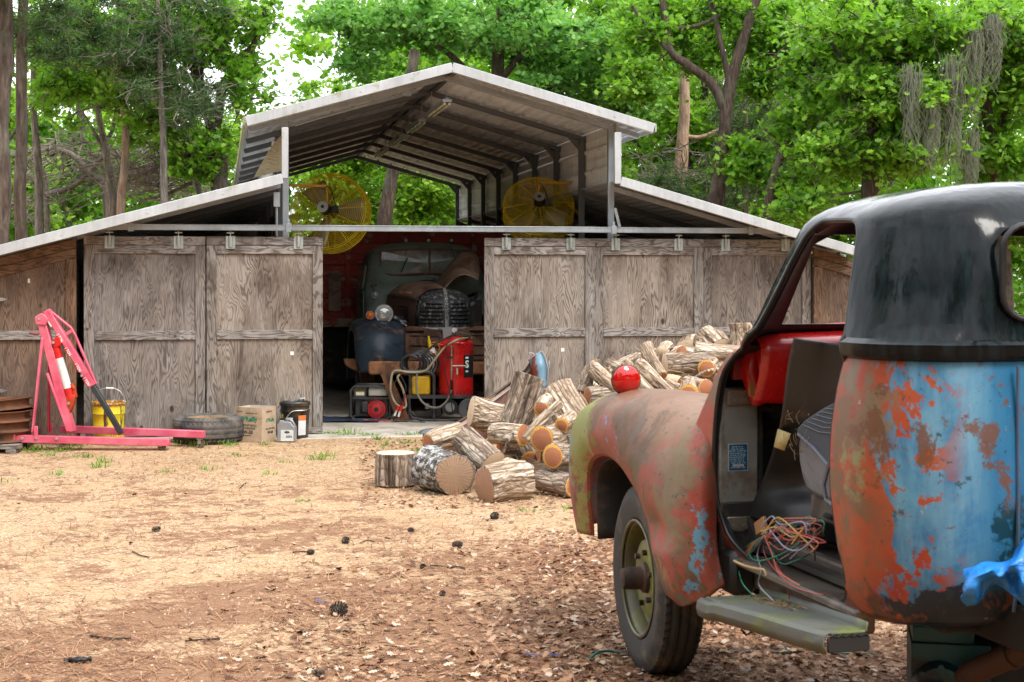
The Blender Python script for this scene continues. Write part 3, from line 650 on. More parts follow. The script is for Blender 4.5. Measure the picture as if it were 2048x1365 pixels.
# sliding doors
def door(pxs, v, ply, seed, lean=0, hangers=(), sticker=None, label=None):
    a, b = bu(pxs[0], v), bu(pxs[1], v); w_ = b - a; zt = 1.985; zb = .062
    d = MB(); d.box((a + w_ / 2, v, (zt + zb) / 2), (w_ - .02, .014, zt - zb - .02)); d = d.build('sliding_door', ply, barn)
    f = v - .016; W = .096
    def piece(nm, c, s_, m): q = MB(); q.box(c, s_); q.build(nm, m, d, bevel=.003)
    piece('top_rail', (a + w_ / 2, f - .004, zt - .042), (w_, .026, .082), WX); piece('second_rail', (a + w_ / 2 + .002, f, zt - .127), (w_ - 2 * W + .004, .02, .082), WX)
    for s in (a + W / 2, b - W / 2): piece('stile', (s, f, (zt - .085 + zb + .06) / 2), (W, .022, zt - .085 - zb - .06), WZ)
    piece('middle_rail', (a + w_ / 2, f + .001, bz(600, 669, v)), (w_ - 2 * W - .004, .02, .088), WX)
    piece('bottom_rail', (a + w_ / 2, f - .002, zb + .03), (w_, .024, .058), WX)
    for px in hangers:
        u = bu(px, v - .05); q = MB(); q.box((u, f - .02, zt - .058), (.092, .006, .125)); q.cyl((u, f - .03, zt - .10), (u, f - .03, zt + .0), .018, .022, 10)
        q.cyl((u, f - .03, zt), (u, f - .03, zt + .05), .006, n=6); q.cyl((u - .035, f - .03, zt + .035), (u + .035, f - .03, zt + .035), .008, n=6)
        for sx in (-.034, .034): q.cyl((u + sx, f - .03, zt - .03), (u + sx, f - .02, zt - .03), .008, n=6)
        q.cyl((u, f - .03, zt - .112), (u, f - .02, zt - .112), .008, n=6)
        q.box((u - .036, f - .026, zt + .0), (.02, .012, .006)); q.box((u + .036, f - .026, zt + .0), (.02, .012, .006)); q.build('hanger', ZINC, d, bevel=.002)
    if sticker:
        u = bu(sticker[0], v); z = bz(sticker[0], sticker[1], v); q = MB(); q.box((u, v - .0085, z), (.034, .001, .036)); q.build('sticker', WHITE, d)
    return d
door((168, 411), .0, PLYB, 1, hangers=(219, 357))
door((413, 645), -.02, PLY, 2, hangers=(461, 597), sticker=(584, 707))
door((968, 1188), -.02, PLY, 3, hangers=(1013, 1142), sticker=(1125, 700))
door((1187, 1405), .02, PLY, 4, hangers=(1232, 1358))
door((1404, 1620), .06, PLYB, 5, hangers=(1452, 1572))
# fixed panels under the two roof ends
def fixed(pa, pb, j, l, mp, mx, mz, name):
    a, b = bu(pa), bu(pb); z = lambda u: slope(j, l, u) - .085
    p = MB(); p.prism([(a, .06), (b, .06), (b, z(b)), (a, z(a))], -.005, .01); p = p.build(name, mp, barn)
    mb = MB()
    for k, nm in ((.05, 'top_board'), (.14, 'lower_board')):
        q = MB(); q.prism([(a, z(a) - k - .043), (b, z(b) - k - .043), (b, z(b) - k + .043), (a, z(a) - k + .043)], -.03 - (.008 if k < .1 else 0), -.006); q.build(nm, mx, p, bevel=.003)
    for s in (a + .05, b - .05): q = MB(); q.box((s, -.019, (z(s) - .19) / 2 + .03), (.098, .02, z(s) - .25)); q.build('stile', mz, p, bevel=.003)
    q = MB(); q.box(((a + b) / 2, -.018, bz(600, 667)), (b - a - .2, .02, .086)); q.build('middle_rail', WX, p, bevel=.003)
    return p
fp = fixed(-60, 153, jL, lL, PLYR, WRX, WRZ, 'hinged_door')
for py in (599, 782):
    q = MB(); u1 = bu(14, -.05); z = bz(8, py, -.05); q.prism([(u1 - .5, z - .022), (u1 - .04, z - .016), (u1, z), (u1 - .04, z + .016), (u1 - .5, z + .022)], -.045, -.04); q.build('strap_hinge', ZINC, fp)
q = MB(); q.box((bu(58), -.009, bz(58, 562)), (.02, .001, .04)); q.build('paper_scrap', WHITE, fp)
fixed(1626, 1722, jR, lR, PLYR, WRX, WRZ, 'end_panel')
q = MB(); q.box((bu(1622, .1), .1, .8), (.06, .05, 1.6)); q.build('door_post', WZ, barn)
# conduit, junction box and wiring under the ridge
mb = MB(); V1 = VF + .5
mb.box((bu(813, V1), V1, bz(813, 184, V1)), (.09, .09, .09)); mb.build('junction_box', GALV, barn, bevel=.004)
mb = MB(); mb.tube([(bu(890, V1), V1, bz(890, 150, V1)), (bu(830, V1), V1, bz(830, 180, V1)), (bu(720, V1), V1, bz(720, 212, V1)), (bu(590, V1), V1, bz(590, 252, V1))], .008, 6)
mb.tube([(PL - .09, .0, .3), (PL - .09, .0, 2.4)], .012, 6); mb.box((PL - .09, 0, 2.35), (.06, .05, .14)); mb.build('conduit', GALV, barn)
# shop lights in a row under the ridge
def shop_light(v0, v1, lab):
    u = ridge[0] + .02; z = bz(903, 209, .3); t = thing('shop_light', lab, 'lamp', tuple(bw(u, v0, z)), PSI, 'shop lights hung in a row under the barn ridge')
    L = v1 - v0; mb = MB(); mb.box((0, L / 2, .02), (.10, L, .035)); mb.box((0, L / 2, .043), (.05, L - .02, .02)); mb.build('housing', GALV, t, bevel=.006)
    mb = MB()
    for s in (-.025, .025): mb.cyl((s, .02, -.012), (s, L - .02, -.012), .014, n=10)
    mb.build('light_tube', plain('lamp_tube', (.72, .74, .55), .3), t)
    for y in (.06, L - .06): mb = MB(); mb.cyl((0, y, .05), (0, y, ridge[1] - z - .07), .004, n=5); mb.build('chain', GALV, t)
for i, lb in enumerate(['nearest pale tube light hung on a chain under the ridge', 'second tube light from the front under the ridge', 'third tube light from the front under the ridge', 'farthest tube light under the ridge']):
    shop_light(.15 + i * 1.9, 1.35 + i * 1.9, lb)

# ============================================================ FANS
YEL = plain('yellow_enamel', (.80, .60, .015), .4, .1, .15); YELO = plain('orange_enamel', (.75, .36, .01), .4, .1, .1)
BLADE = plain('fan_blade', (.34, .30, .22), .4, .5); MOTOR = plain('motor_black', (.015, .015, .017), .4); DISC = plain('motor_cap', (.42, .40, .36), .4, .5)
def fan(px, py, Y, R_, axis, rot, label, armdir, arml, postdrop):
    c = at(px, py, Y); t = thing('drum_fan', label, 'fan', c, 0, 'yellow fans hung in the barn')
    F = frame((0, 0, 0), axis)                 # local z points out of the motor side, towards the viewer
    def ring(mb, r, z, rr=.0028, n=56): mb.tube([F @ Vector((r * math.cos(2 * PI * k / n), r * math.sin(2 * PI * k / n), z)) for k in range(n)], rr, 4, closed=True)
    dome = lambda r, s: s * (.10 + .055 * math.cos(min(r / R_, 1) * PI / 2))
    for s, nm in ((1, 'motor_side_guard'), (-1, 'far_side_guard')):
        mb = MB(); N = 19
        for i in range(N): r = .07 + (R_ - .07) * i / (N - 1); ring(mb, r, dome(r, s), .0052 if i >= N - 2 else .0022)
        for k in range(12):
            a = 2 * PI * k / 12 + .1; mb.tube([F @ Vector((r * math.cos(a), r * math.sin(a), dome(r, s) + s * .004)) for r in np.linspace(.06, R_, 7)], .004, 4)
        mb.build(nm, YEL, t)
    mb = MB()
    for z in (-.09, -.045, 0, .045, .09): ring(mb, R_, z, .004)
    for k in range(24): a = 2 * PI * k / 24; mb.cyl(F @ Vector((R_ * math.cos(a), R_ * math.sin(a), -.1)), F @ Vector((R_ * math.cos(a), R_ * math.sin(a), .1)), .004, n=4)
    mb.build('rim_guard', YEL, t)
    for k in range(3):
        a = rot + 2 * PI * k / 3; mb = MB()
        def bf(u, v):
            r = .06 + (R_ * .9 - .06) * u; wd = (.06 + .085 * u) * (2 * v - 1); tw = .5 - .25 * u
            return F @ Vector((r * math.cos(a) - wd * math.sin(a), r * math.sin(a) + wd * math.cos(a), -.02 + wd * tw + .02 * (1 - (2 * v - 1) ** 2)))
        mb.grid(bf, 6, 4); mb.build('blade', BLADE, t, solid=.004)
    mb = MB(); mb.cyl(F @ Vector((0, 0, -.05)), F @ Vector((0, 0, .02)), .06, .05, 16); mb.build('hub', MOTOR, t)
    mo = MB(); mo.cyl(F @ Vector((0, 0, .05)), F @ Vector((0, 0, .27)), .064, n=20); mo.box(F @ Vector((.1, .0, .16)), (.07, .07, .08)); mo = mo.build('motor', MOTOR, t, bevel=.006)
    q = MB(); q.cyl(F @ Vector((0, 0, .27)), F @ Vector((0, 0, .283)), .062, n=20); q.cyl(F @ Vector((0, 0, .283)), F @ Vector((0, 0, .288)), .02, n=12, mi=1); q.build('end_cap', [DISC, MOTOR], mo)
    mb = MB(); a0 = F @ Vector((0, 0, .12)); top = a0 + Vector((0, 0, R_ * .62)); e = top + Vector(armdir) * arml
    mb.bar(a0, top, .02, .02); mb.bar(top + Vector(armdir) * -.02, e, .03, .03); mb.bar(e + Vector((0, 0, .02)), e - Vector((0, 0, postdrop)), .03, .03, (0, 1, 0))
    mb.bar(e - Vector((0, 0, postdrop * .8)), e - Vector(armdir) * .22 - Vector((0, 0, postdrop * .4)), .015, .015); mb.build('wall_bracket', YELO, t, bevel=.003)
    mb = MB(); mb.tube(catmull([top + Vector((0, -.02, 0)), top + Vector((.05, -.03, -.05)), F @ Vector((.11, .02, .16))], 5), .006, 5); mb.build('power_cable', MOTOR, t)
Uv = (BC, BS, 0)
fan(661, 427, 16.6, .435, Vector((-.20, -1, .23)), 2.2, 'larger yellow caged fan at the left post of the barn', (-BC, -BS, 0), .5, .95)
fan(1077, 422, 17.4, .41, Vector((.02, -.77, .50)), -.35, 'yellow caged fan tilted upwards at the right post of the barn', Uv, .52, .5)
# ============================================================ FOREGROUND PICKUP
TH = R(15.0)
_H = Vector((-math.sin(TH), math.cos(TH), 0)); _L = Vector((-math.cos(TH), -math.sin(TH), 0)); _O = Vector((.503, 6.04, 0)) - _L * .83
def side(px, py, yt):                          # photo pixel on the truck's lengthwise plane y=yt -> truck-local point
    t = (px - 1024) / FPX; P0 = _O + _L * yt
    Y_ = (P0.x * _H.y - P0.y * _H.x) / (t * _H.y - _H.x)
    x = (Y_ - P0.y) / _H.y
    return Vector((x, yt, EYE - (py - HORY) * Y_ / FPX))
def blobs(g, v, base, patches, warp=.12, wscale=7):
    wv = g.vadd(v, g.vscale(g.vadd(g.noise(v, wscale, 6, .68, .2, out=1), (.5, .5, .5), 'SUBTRACT'), warp * 4))
    for c, rad, col, edge in patches:
        sc_ = (1, 1, 1)
        if len(c) == 6: sc_ = (1 / c[3], 1 / c[4], 1 / c[5]); c = c[:3]
        d = g.node('ShaderNodeVectorMath', {0: g.node('ShaderNodeVectorMath', {0: g.vadd(wv, tuple(c), 'SUBTRACT'), 1: sc_}, operation='MULTIPLY').outputs[0]}, operation='LENGTH').outputs['Value']
        base = g.mix(g.mr(d, rad * (1 - edge * .45), rad * (1 + edge * .45), 1, 0), base, col)
    return base
REDP, PINK, LBLUE, BLUE, OLIVE, BRN, TANP, NAVY = (.40, .05, .024), (.38, .085, .055), (.13, .33, .46), (.02, .15, .32), (.20, .20, .03), (.09, .055, .03), (.22, .10, .045), (.010, .022, .04)
def fender_paint():
    g = G('fender_paint', .42); v = g.co()
    n = g.noise(v, 5, 7, .65, .4); n2 = g.noise(v, 2.2, 5, .6)
    b = g.mix(g.mr(n, .42, .58), REDP, PINK)
    b = g.mix(g.mr(g.noise(v, 7, 8, .7, .6), .50, .60), b, g.mix(n2, BRN, (.30, .14, .07)))
    b = blobs(g, v, b, [((.1, .72, 1.10, 1.7, 1, .45), .36, TANP, .45), ((-.35, .72, 1.06, 1, 1, .8), .26, (.27, .14, .075), .5), ((-.55, .86, .80, .6, 1, 1.5), .16, (.22, .15, .07), .4), ((-.18, .86, .86, 1.2, 1, .6), .12, (.17, .12, .075), .3), ((-.47, .89, .66, .8, 1, .6), .15, REDP, .3),
        ((.62, .80, .92, .8, 1, 1.1), .20, (.30, .31, .06), .3), ((.60, .88, .62, .5, 1, 2), .09, (.30, .27, .05), .5), ((.72, .8, .80, .4, 1, 1.6), .09, LBLUE, .4), ((.42, .86, .93, .7, 1, .9), .07, OLIVE, .25),
        ((.18, .86, .93, 1, 1, .7), .15, PINK, .3), ((-.74, .9, .62, .25, 1, 1.3), .12, LBLUE, .2), ((-.53, .92, .50, 1.2, 1, .6), .10, (.40, .20, .09), .5), ((-.62, .90, .42, 1.4, 1, .5), .06, (.16, .13, .09), .3)])
    # chips of violet blue in the pink
    ch = g.math('MULTIPLY', g.mr(g.voro(v, 17), .20, .16), g.mr(g.node('ShaderNodeVectorMath', {0: g.vadd(v, (.12, .88, .90), 'SUBTRACT')}, operation='LENGTH').outputs['Value'], .16, .20, 1, 0))
    b = g.mix(ch, b, (.16, .28, .62))
    b = g.mix(g.mr(g.noise(g.co(loc=(4, 2, 1)), 3.4, 9, .72, .7), .53, .58), b, g.mix(n, (.10, .06, .03), (.20, .095, .045)))
    b = g.mix(g.mr(g.noise(v, 38, 6, .75), .60, .64), b, (.05, .03, .02)); b = g.mix(1.0, b, (.74, .74, .74), 'MULTIPLY')
    b = g.mix(g.mr(g.noise(v, 16, 8, .7), .35, .65, 0, .12), b, (.40, .30, .22))
    g.set(base=b, rough=g.mr(n, .3, .7, .42, .62), normal=g.bump(g.noise(v, 9, 8, .6), .3, .006)); g.b.inputs['Specular IOR Level'].default_value = .35
    return g.mat
def cab_paint():
    g = G('cab_paint', .4); v = g.co(); x, y, z = g.sep(v)
    n = g.noise(v, 4.2, 8, .66, .4); st = g.noise(g.co((6, 6, .9)), 3, 5, .6)
    blue = g.mix(g.mr(n, .4, .62), BLUE, LBLUE); blue = g.mix(g.mr(st, .4, .7, 0, .55), blue, (.24, .44, .55))
    red = g.mix(g.mr(g.noise(v, 6, 6, .6), .4, .6), REDP, (.42, .09, .035))
    # distance round the corner: left edge orange/brown, then pale blue with red islands, then deep blue
    s = g.math('ADD', g.math('MULTIPLY', x, -1), g.math('MULTIPLY', y, -1.0))      # grows from door edge towards the tailgate side
    pos = g.math('ADD', s, g.math('MULTIPLY', g.math('SUBTRACT', n, .5), .55))
    b = g.mix(g.mr(pos, 1.04, 1.08), red, blue)
    isl = g.mr(g.noise(g.co((1, 1, .8), loc=(3.1, 1, 2)), 4.6, 9, .70, .3), .488, .502)
    isl = g.math('MULTIPLY', isl, g.mr(s, 1.30, 1.42, 1, 0)); b = g.mix(isl, b, red)
    b = g.mix(g.mr(s, 1.42, 1.5, 0, .85), b, g.mix(st, (.012, .13, .30), (.03, .21, .38)))
    br = g.math('MULTIPLY', g.mr(g.noise(v, 7, 8, .66, .5), .47, .56), g.mr(s, .98, 1.16, .95, 0)); b = g.mix(br, b, g.mix(n, (.09, .06, .035), (.30, .16, .08)))
    b = blobs(g, v, b, [((-1.72, .70, 1.20, 1, 1, 1), .12, (.22, .15, .09), .5), ((-1.72, .74, 1.05, 1, 1, 1), .08, (.26, .24, .10), .5), ((-1.9, .32, .62, 1.6, 2.2, .55), .20, NAVY, .12), ((-1.95, .40, .80, .5, .35, 1.0), .16, (.01, .06, .09), .3)])
    b = g.mix(g.math('MULTIPLY', g.mr(g.noise(v, 15, 8, .75), .60, .64), .8), b, (.02, .05, .05))
    b = g.mix(g.mr(g.noise(v, 34, 6, .75), .66, .70), b, (.45, .42, .38)); b = g.mix(g.mr(g.noise(g.co(loc=(1, 5, 3)), 5.5, 9, .74, .5), .56, .60, 0, .9), b, g.mix(n, (.10, .055, .03), (.24, .085, .04)))
    b = g.mix(1.0, b, (.86, .86, .86), 'MULTIPLY')
    g.set(base=b, rough=g.mr(n, .3, .7, .28, .55), normal=g.bump(g.noise(v, 7, 8, .6), .25, .006)); g.b.inputs['Specular IOR Level'].default_value = .4
    return g.mat
def black_paint():
    g = G('black_cab_paint', .2); v = g.co(); st = g.noise(g.co((14, 14, .8)), 2.4, 6, .6); n = g.noise(v, 6, 7, .65)
    b = g.mix(g.mr(st, .45, .75), (.003, .005, .006), (.010, .018, .021)); b = g.mix(g.mr(n, .60, .78, 0, .5), b, (.012, .022, .028)); g.b.inputs['Specular IOR Level'].default_value = .2
    g.set(base=b, rough=g.mr(g.noise(g.co((5, 5, 2)), 3, 7, .7), .3, .7, .07, .2), normal=g.bump(g.noise(g.co((3, 3, 1)), 2.0, 4, .5), .25, .03)); return g.mat
FENP, CABP, CABK = fender_paint(), cab_paint(), black_paint()
REDG = plain('red_dash_paint', (.52, .012, .010), .28, 0, .12, coat=.4)
DARK = plain('dark_underside', (.018, .016, .015), .8, 0, .4, dirt=(.07, .045, .03)); RUST = plain('rust', (.16, .065, .03), .85, .1, .4, dirt=(.05, .03, .022), bumpy=.5)
GREYP = plain('grey_pillar_paint', (.20, .20, .185), .5, 0, .2, dirt=(.10, .07, .05)); BROWNM = plain('sill_metal', (.17, .14, .115), .5, .2, .3, dirt=(.07, .05, .04))
TYRE = plain('tyre_rubber', (.035, .032, .029), .75, 0, .35, 6, dirt=(.12, .09, .06), bumpy=.25)
RIMP = plain('green_rim_paint', (.17, .19, .03), .45, .0, .45, 5, dirt=(.10, .085, .05), dirtamt=.6); HUBM = plain('rusty_hub', (.10, .06, .045), .7, .4, .4, dirt=(.03, .02, .018))
CHROME = plain('worn_steel', (.45, .45, .44), .35, .9)
truck = thing('pickup_truck', 'old stripped pickup with black cab top and patchy red and blue paint in the foreground', 'pickup truck', _O, TH + R(90))
# parts are built in truck-local axes: x forward, y left, z up
TMP = MB()
def interp(stations, nu, nv):                  # stations: rows of control points -> smooth surface
    rows = [catmull(r, nv) for r in stations]; m = len(rows[0]); cols = [catmull([r[j] for r in rows], nu) for j in range(m)]
    return cols
def loft(mb, stations, nu, nv, mi=None, fn=None):
    cols = interp(stations, nu, nv); U = len(cols[0]); V = len(cols)
    vs = [fn(cols[j][i]) if fn else cols[j][i] for i in range(U) for j in range(V)]
    return mb.add(vs, [(i * V + j, i * V + j + 1, (i + 1) * V + j + 1, (i + 1) * V + j) for i in range(U - 1) for j in range(V - 1)], mi)
FS = [[(.554, .84, .46), (.67, .865, .46), (.80, .78, .46), (.86, .62, .47), (.88, .42, .49)],
      [(.555, .85, .62), (.70, .885, .64), (.86, .82, .67), (.95, .64, .69), (.96, .42, .70)],
      [(.535, .855, .755), (.65, .89, .82), (.79, .84, .93), (.86, .66, .99), (.87, .42, 1.0)],
      [(.42, .86, .825), (.48, .888, .91), (.55, .84, 1.02), (.58, .68, 1.085), (.6, .42, 1.07)],
      [(.216, .86, .838), (.22, .89, .94), (.21, .84, 1.05), (.20, .68, 1.11), (.20, .42, 1.09)],
      [(.03, .86, .795), (0, .892, .91), (-.05, .845, 1.05), (-.08, .68, 1.115), (-.08, .42, 1.09)],
      [(-.148, .866, .716), (-.24, .90, .85), (-.33, .86, .99), (-.38, .70, 1.09), (-.38, .46, 1.08)],
      [(-.26, .872, .617), (-.40, .915, .745), (-.53, .89, .90), (-.585, .78, 1.02), (-.57, .62, 1.04)],
      [(-.37, .878, .50), (-.50, .925, .585), (-.62, .915, .72), (-.69, .84, .88), (-.64, .74, .92)],
      [(-.47, .882, .42), (-.58, .915, .46), (-.68, .91, .52), (-.75, .86, .62), (-.70, .78, .66)],
      [(-.51, .865, .405), (-.60, .88, .40), (-.69, .88, .42), (-.765, .84, .46), (-.77, .78, .50)]]
def dent(p):
    d = (Vector((p.x, 0, p.z)) - Vector((-.42, 0, .66))); k = math.exp(-(d.x / .13) ** 2 - (d.z / .055) ** 2)
    k2 = math.exp(-((p.x + .50) / .16) ** 2 - ((p.z - .575) / .03) ** 2); k3 = math.exp(-((p.x - .50) / .03) ** 2 - ((p.z - .93) / .10) ** 2)
    return Vector((p.x, p.y - .035 * k * (1 if p.y > .8 else 0) + .012 * k2 - .015 * k3 * (p.y > .7), p.z)) + Vector((0, .004 * mn.noise(p * 7), .004 * mn.noise(p * 6 + Vector((3, 0, 0)))))
mb = MB(); loft(mb, FS, 7, 6, fn=dent)
fender = mb.build('front_fender', FENP, truck, angle=80, solid=.006)
mb = MB(); mb.tube([dent(p) + Vector((0, -.004, 0)) for p in catmull([r[0] for r in FS], 6)], .007, 6); mb.build('fender_lip', FENP, fender)
IW = [[(.50, .83, .45), (.50, .45, .46)], [(.51, .83, .70), (.52, .45, .75)], [(.40, .83, .80), (.42, .45, .90)], [(.2, .83, .82), (.2, .45, .98)], [(.0, .83, .78), (-.05, .45, .96)], [(-.18, .84, .70), (-.3, .45, .9)], [(-.33, .85, .52), (-.5, .45, .7)], [(-.45, .85, .42), (-.62, .45, .45)]]
mb = MB(); loft(mb, IW, 4, 3); mb.build('inner_wheelhouse', DARK, truck, solid=.004)
mb = MB(); mb.box((.15, .42, .62), (1.3, .02, .55)); mb.box((.2, .36, .52), (2.2, .07, .13)); mb.build('engine_bay_side', DARK, truck)
# red signal lamp on top of the fender
lx = side(1251, 760, .72); mb = MB(); mb.cyl((lx.x, .72, 1.085), (lx.x, .72, 1.115), .026, .018, 12); mb.ball((lx.x, .72, lx.z), .058, 20, 12, (.55, 1, 1)); lamp = mb.build('signal_lamp', [BLACK], truck)
g = G('red_lens', .08); v = g.co(); g.set(base=(.62, .006, .004), Transmission_Weight=.25); g.b.inputs['Coat Weight'].default_value = .6
mb = MB(); Ml = Matrix.Translation((lx.x - .012, .722, lx.z)) @ Matrix.Rotation(R(-90), 4, 'Y')
mb.lathe([(.0635, -.006), (.0645, .004), (.060, .014), (.050, .022), (.035, .029), (.018, .033), (.001, .034)], 36, Ml); mb.lathe([(.0635, .006), (.0645, -.004), (.060, -.014), (.001, -.03)], 36, Ml); mb.build('lens', g.mat, lamp, angle=24)
mb = MB(); mb.lathe([(.062, -.009), (.067, -.005), (.067, .004), (.062, .008)], 36, Ml); mb.build('lens_ring', RUST, lamp)
# wheel: deep steel rim with a long hub
def tyre_mesh(mb, Rt, Rr, w_, blocks=64, mi=0, deep=.010, rib=1):
    h = w_ / 2; prof = [(Rr, -h * .72), (Rr + .01, -h * .86), ((Rt + Rr) / 2, -h), (Rt - .045, -h * .96), (Rt - .018, -h * .83)]
    tread = []
    for k, zz in enumerate(np.linspace(-h * .78, h * .78, 13)): tread.append((Rt - (deep * rib if k % 3 == 1 else 0) - .012 * (zz / h) ** 2, zz))
    P = prof + tread + [(r, -z) for r, z in prof[::-1]]; n = blocks * 2
    vs = [];
    for i, (r, z) in enumerate(P):
        for k in range(n):
            rr_ = r; sh = 4 <= i <= 6 or len(P) - 7 <= i <= len(P) - 5
            if sh and k % 2 == 0: rr_ -= deep
            a = 2 * PI * (k + (.35 * math.sin(z * 300) if 5 <= i <= len(P) - 6 else 0)) / n; vs.append(Vector((rr_ * math.cos(a), rr_ * math.sin(a), z)))
    mb.add(vs, [(i * n + k, i * n + (k + 1) % n, (i + 1) * n + (k + 1) % n, (i + 1) * n + k) for i in range(len(P) - 1) for k in range(n)], mi)
WM = Matrix.Translation((0, .745, .378)) @ Matrix.Rotation(R(-90), 4, 'X') @ Matrix.Rotation(.2, 4, 'Z')
WM = Matrix.Translation((0, .745, .378)) @ Matrix.Rotation(R(-3.5), 4, 'Z') @ Matrix.Rotation(R(-90), 4, 'X')
wheel = MB(); wheel.T = WM; wheel.lathe([(.222, .082), (.228, .088), (.236, .086), (.236, .078), (.215, .070), (.205, .05), (.203, -.03), (.215, -.075), (.235, -.085)], 48)
wheel = wheel.build('front_wheel', RIMP, truck)
mb = MB(); mb.T = WM; tyre_mesh(mb, .378, .232, .19); mb.build('tyre', TYRE, wheel, angle=30)
mb = MB(); mb.T = WM
mb.lathe([(.203, .02), (.19, -.005), (.165, .0), (.155, .035), (.15, .045), (.12, .052), (.075, .05), (.06, .045)], 40)
for k in range(6): a = 2 * PI * k / 6 + .3; c = Vector((.108 * math.cos(a), .108 * math.sin(a), .05)); mb.cyl(c, c + Vector((0, 0, .018)), .012, n=6, mi=1)
for k in range(5): a = 2 * PI * k / 5; c = Vector((.17 * math.cos(a), .17 * math.sin(a), .0)); mb.ball(c, .018, 8, 5, (1.6, 1, .3), mi=1, M=Matrix.Rotation(a + PI / 2, 4, 'Z'))
mb.build('wheel_disc', [RIMP, HUBM], wheel)
mb = MB(); mb.T = WM; mb.lathe([(.062, .03), (.06, .06), (.046, .07), (.044, .13), (.040, .145), (.030, .148), (.001, .149)], 24); mb.build('hub', HUBM, wheel)
mb = MB(); mb.cyl((0, .7, .378), (0, -.7, .378), .04); mb.T = WM; mb.cyl((0, 0, -.02), (0, 0, -.09), .15, .14, 24); mb.build('front_axle', DARK, truck)
# ---------------- cab shell
LV = [(.565, -.50, -1.78, .67, .10, .18), (.60, -.44, -1.87, .725, .10, .21), (.66, -.42, -1.915, .752, .10, .23), (.78, -.41, -1.94, .772, .10, .24), (.95, -.41, -1.955, .785, .10, .25), (1.05, -.44, -1.955, .785, .10, .25), (1.15, -.54, -1.953, .783, .10, .25), (1.26, -.63, -1.945, .775, .10, .25),
      (1.31, -.68, -1.94, .77, .12, .25), (1.335, -.72, -1.937, .767, .14, .25), (1.350, -.75, -1.935, .765, .2, .25),
      (1.358, -.76, -1.950, .78, .2, .26), (1.372, -.78, -1.955, .785, .2, .26), (1.398, -.81, -1.955, .785, .2, .26), (1.412, -.82, -1.94, .768, .2, .26), (1.46, -.85, -1.93, .755, .2, .28), (1.56, -.915, -1.92, .735, .2, .30), (1.66, -.98, -1.905, .712, .2, .31), (1.735, -1.02, -1.885, .69, .2, .31)]
for k in range(1, 10):                          # domed roof
    a_ = R(88 * k / 9); s_ = 1 - math.cos(a_); h_ = math.sin(a_)
    LV.append((1.735 + .158 * h_, -1.02 - .36 * s_, -1.885 + .36 * s_, .69 - .62 * s_, .22 * (1 - s_ * .9), .31 * (1 - s_ * .9)))
def ringpts(z, xf, xr, w_, rf, rr_, N=10):
    out = []
    for (cx, cy, r, a0) in ((xf - rf, w_ - rf, rf, 0), (xr + rr_, w_ - rr_, rr_, 90), (xr + rr_, -w_ + rr_, rr_, 180), (xf - rf, -w_ + rf, rf, 270)):
        for k in range(N + 1): a = R(a0 + 90 * k / N); out.append(Vector((cx + r * math.cos(a), cy + r * math.sin(a), z)))
    res = []
    for i, p in enumerate(out):
        q = out[(i + 1) % len(out)]; res.append(p); L = (q - p).length
        if i % (N + 1) == N:
            m = 7
            for k in range(1, m): res.append(p.lerp(q, k / m))
    # bow the flat faces slightly
    for p in res:
        if abs(p.x - xr) < .02 and z < 1.74: p.x -= .03 * (1 - (p.y / w_) ** 2)
    return res
def shell_solid(LVs, m1, m0):
    mb = MB(); rings = [ringpts(*l) for l in LVs]; n = len(rings[0]); fs, ms = [], []
    for i in range(len(LVs) - 1):
        for k in range(n): fs.append((i * n + k, i * n + (k + 1) % n, (i + 1) * n + (k + 1) % n, (i + 1) * n + k)); ms.append(m1 if LVs[i][0] >= 1.349 else m0)
    fs.append(tuple(range((len(LVs) - 1) * n, len(LVs) * n))); ms.append(m1); fs.append(tuple(range(n - 1, -1, -1))); ms.append(m0)
    mb.add([p for r_ in rings for p in r_], fs, ms); return mb
cab = shell_solid(LV, 1, 0).build('cab_shell', [CABP, CABK, BLACK], truck, angle=50)
T_ = .03
LVI = [(.52, LV[0][1] - T_, LV[0][2] + T_, LV[0][3] - T_, .07, .13)] + [(z - (T_ if z > 1.735 else 0), xf - T_, xr + T_, w_ - T_, max(rf - T_, .008), max(rr_ - T_, .008)) for z, xf, xr, w_, rf, rr_ in LV[:-2] if not 1.36 < z < 1.41]
def cutter(outline, a, b, axis):
    c = MB()
    if axis == 'y': c.prism(outline[::-1], a, b, mi=2)
    else: n_ = len(outline); c.add([(a, y, z) for y, z in outline] + [(b, y, z) for y, z in outline], [tuple(range(n_)), tuple(range(2 * n_ - 1, n_ - 1, -1))] + [(k, n_ + k, n_ + (k + 1) % n_, (k + 1) % n_) for k in range(n_)], 2)
    me = c.mesh('cut', [CABP, CABK, BLACK], 0); b_ = bmesh.new(); b_.from_mesh(me); bmesh.ops.recalc_face_normals(b_, faces=b_.faces); b_.to_mesh(me); b_.free()
    o = bpy.data.objects.new('cut', me); COL.objects.link(o); o.parent = truck
    return o
def smooth2(P, n=5, closed=True):
    P = [Vector((a, 0, b)) for a, b in P]; m = len(P); out = []
    for i in range(m):
        a, b, c, d = P[i - 1], P[i], P[(i + 1) % m], P[(i + 2) % m]
        for k in range(n):
            t = k / n; p = .5 * ((2 * b) + (c - a) * t + (2 * a - 5 * b + 4 * c - d) * t * t + (3 * b - a - 3 * c + d) * t ** 3); out.append((p.x, p.z))
    return out
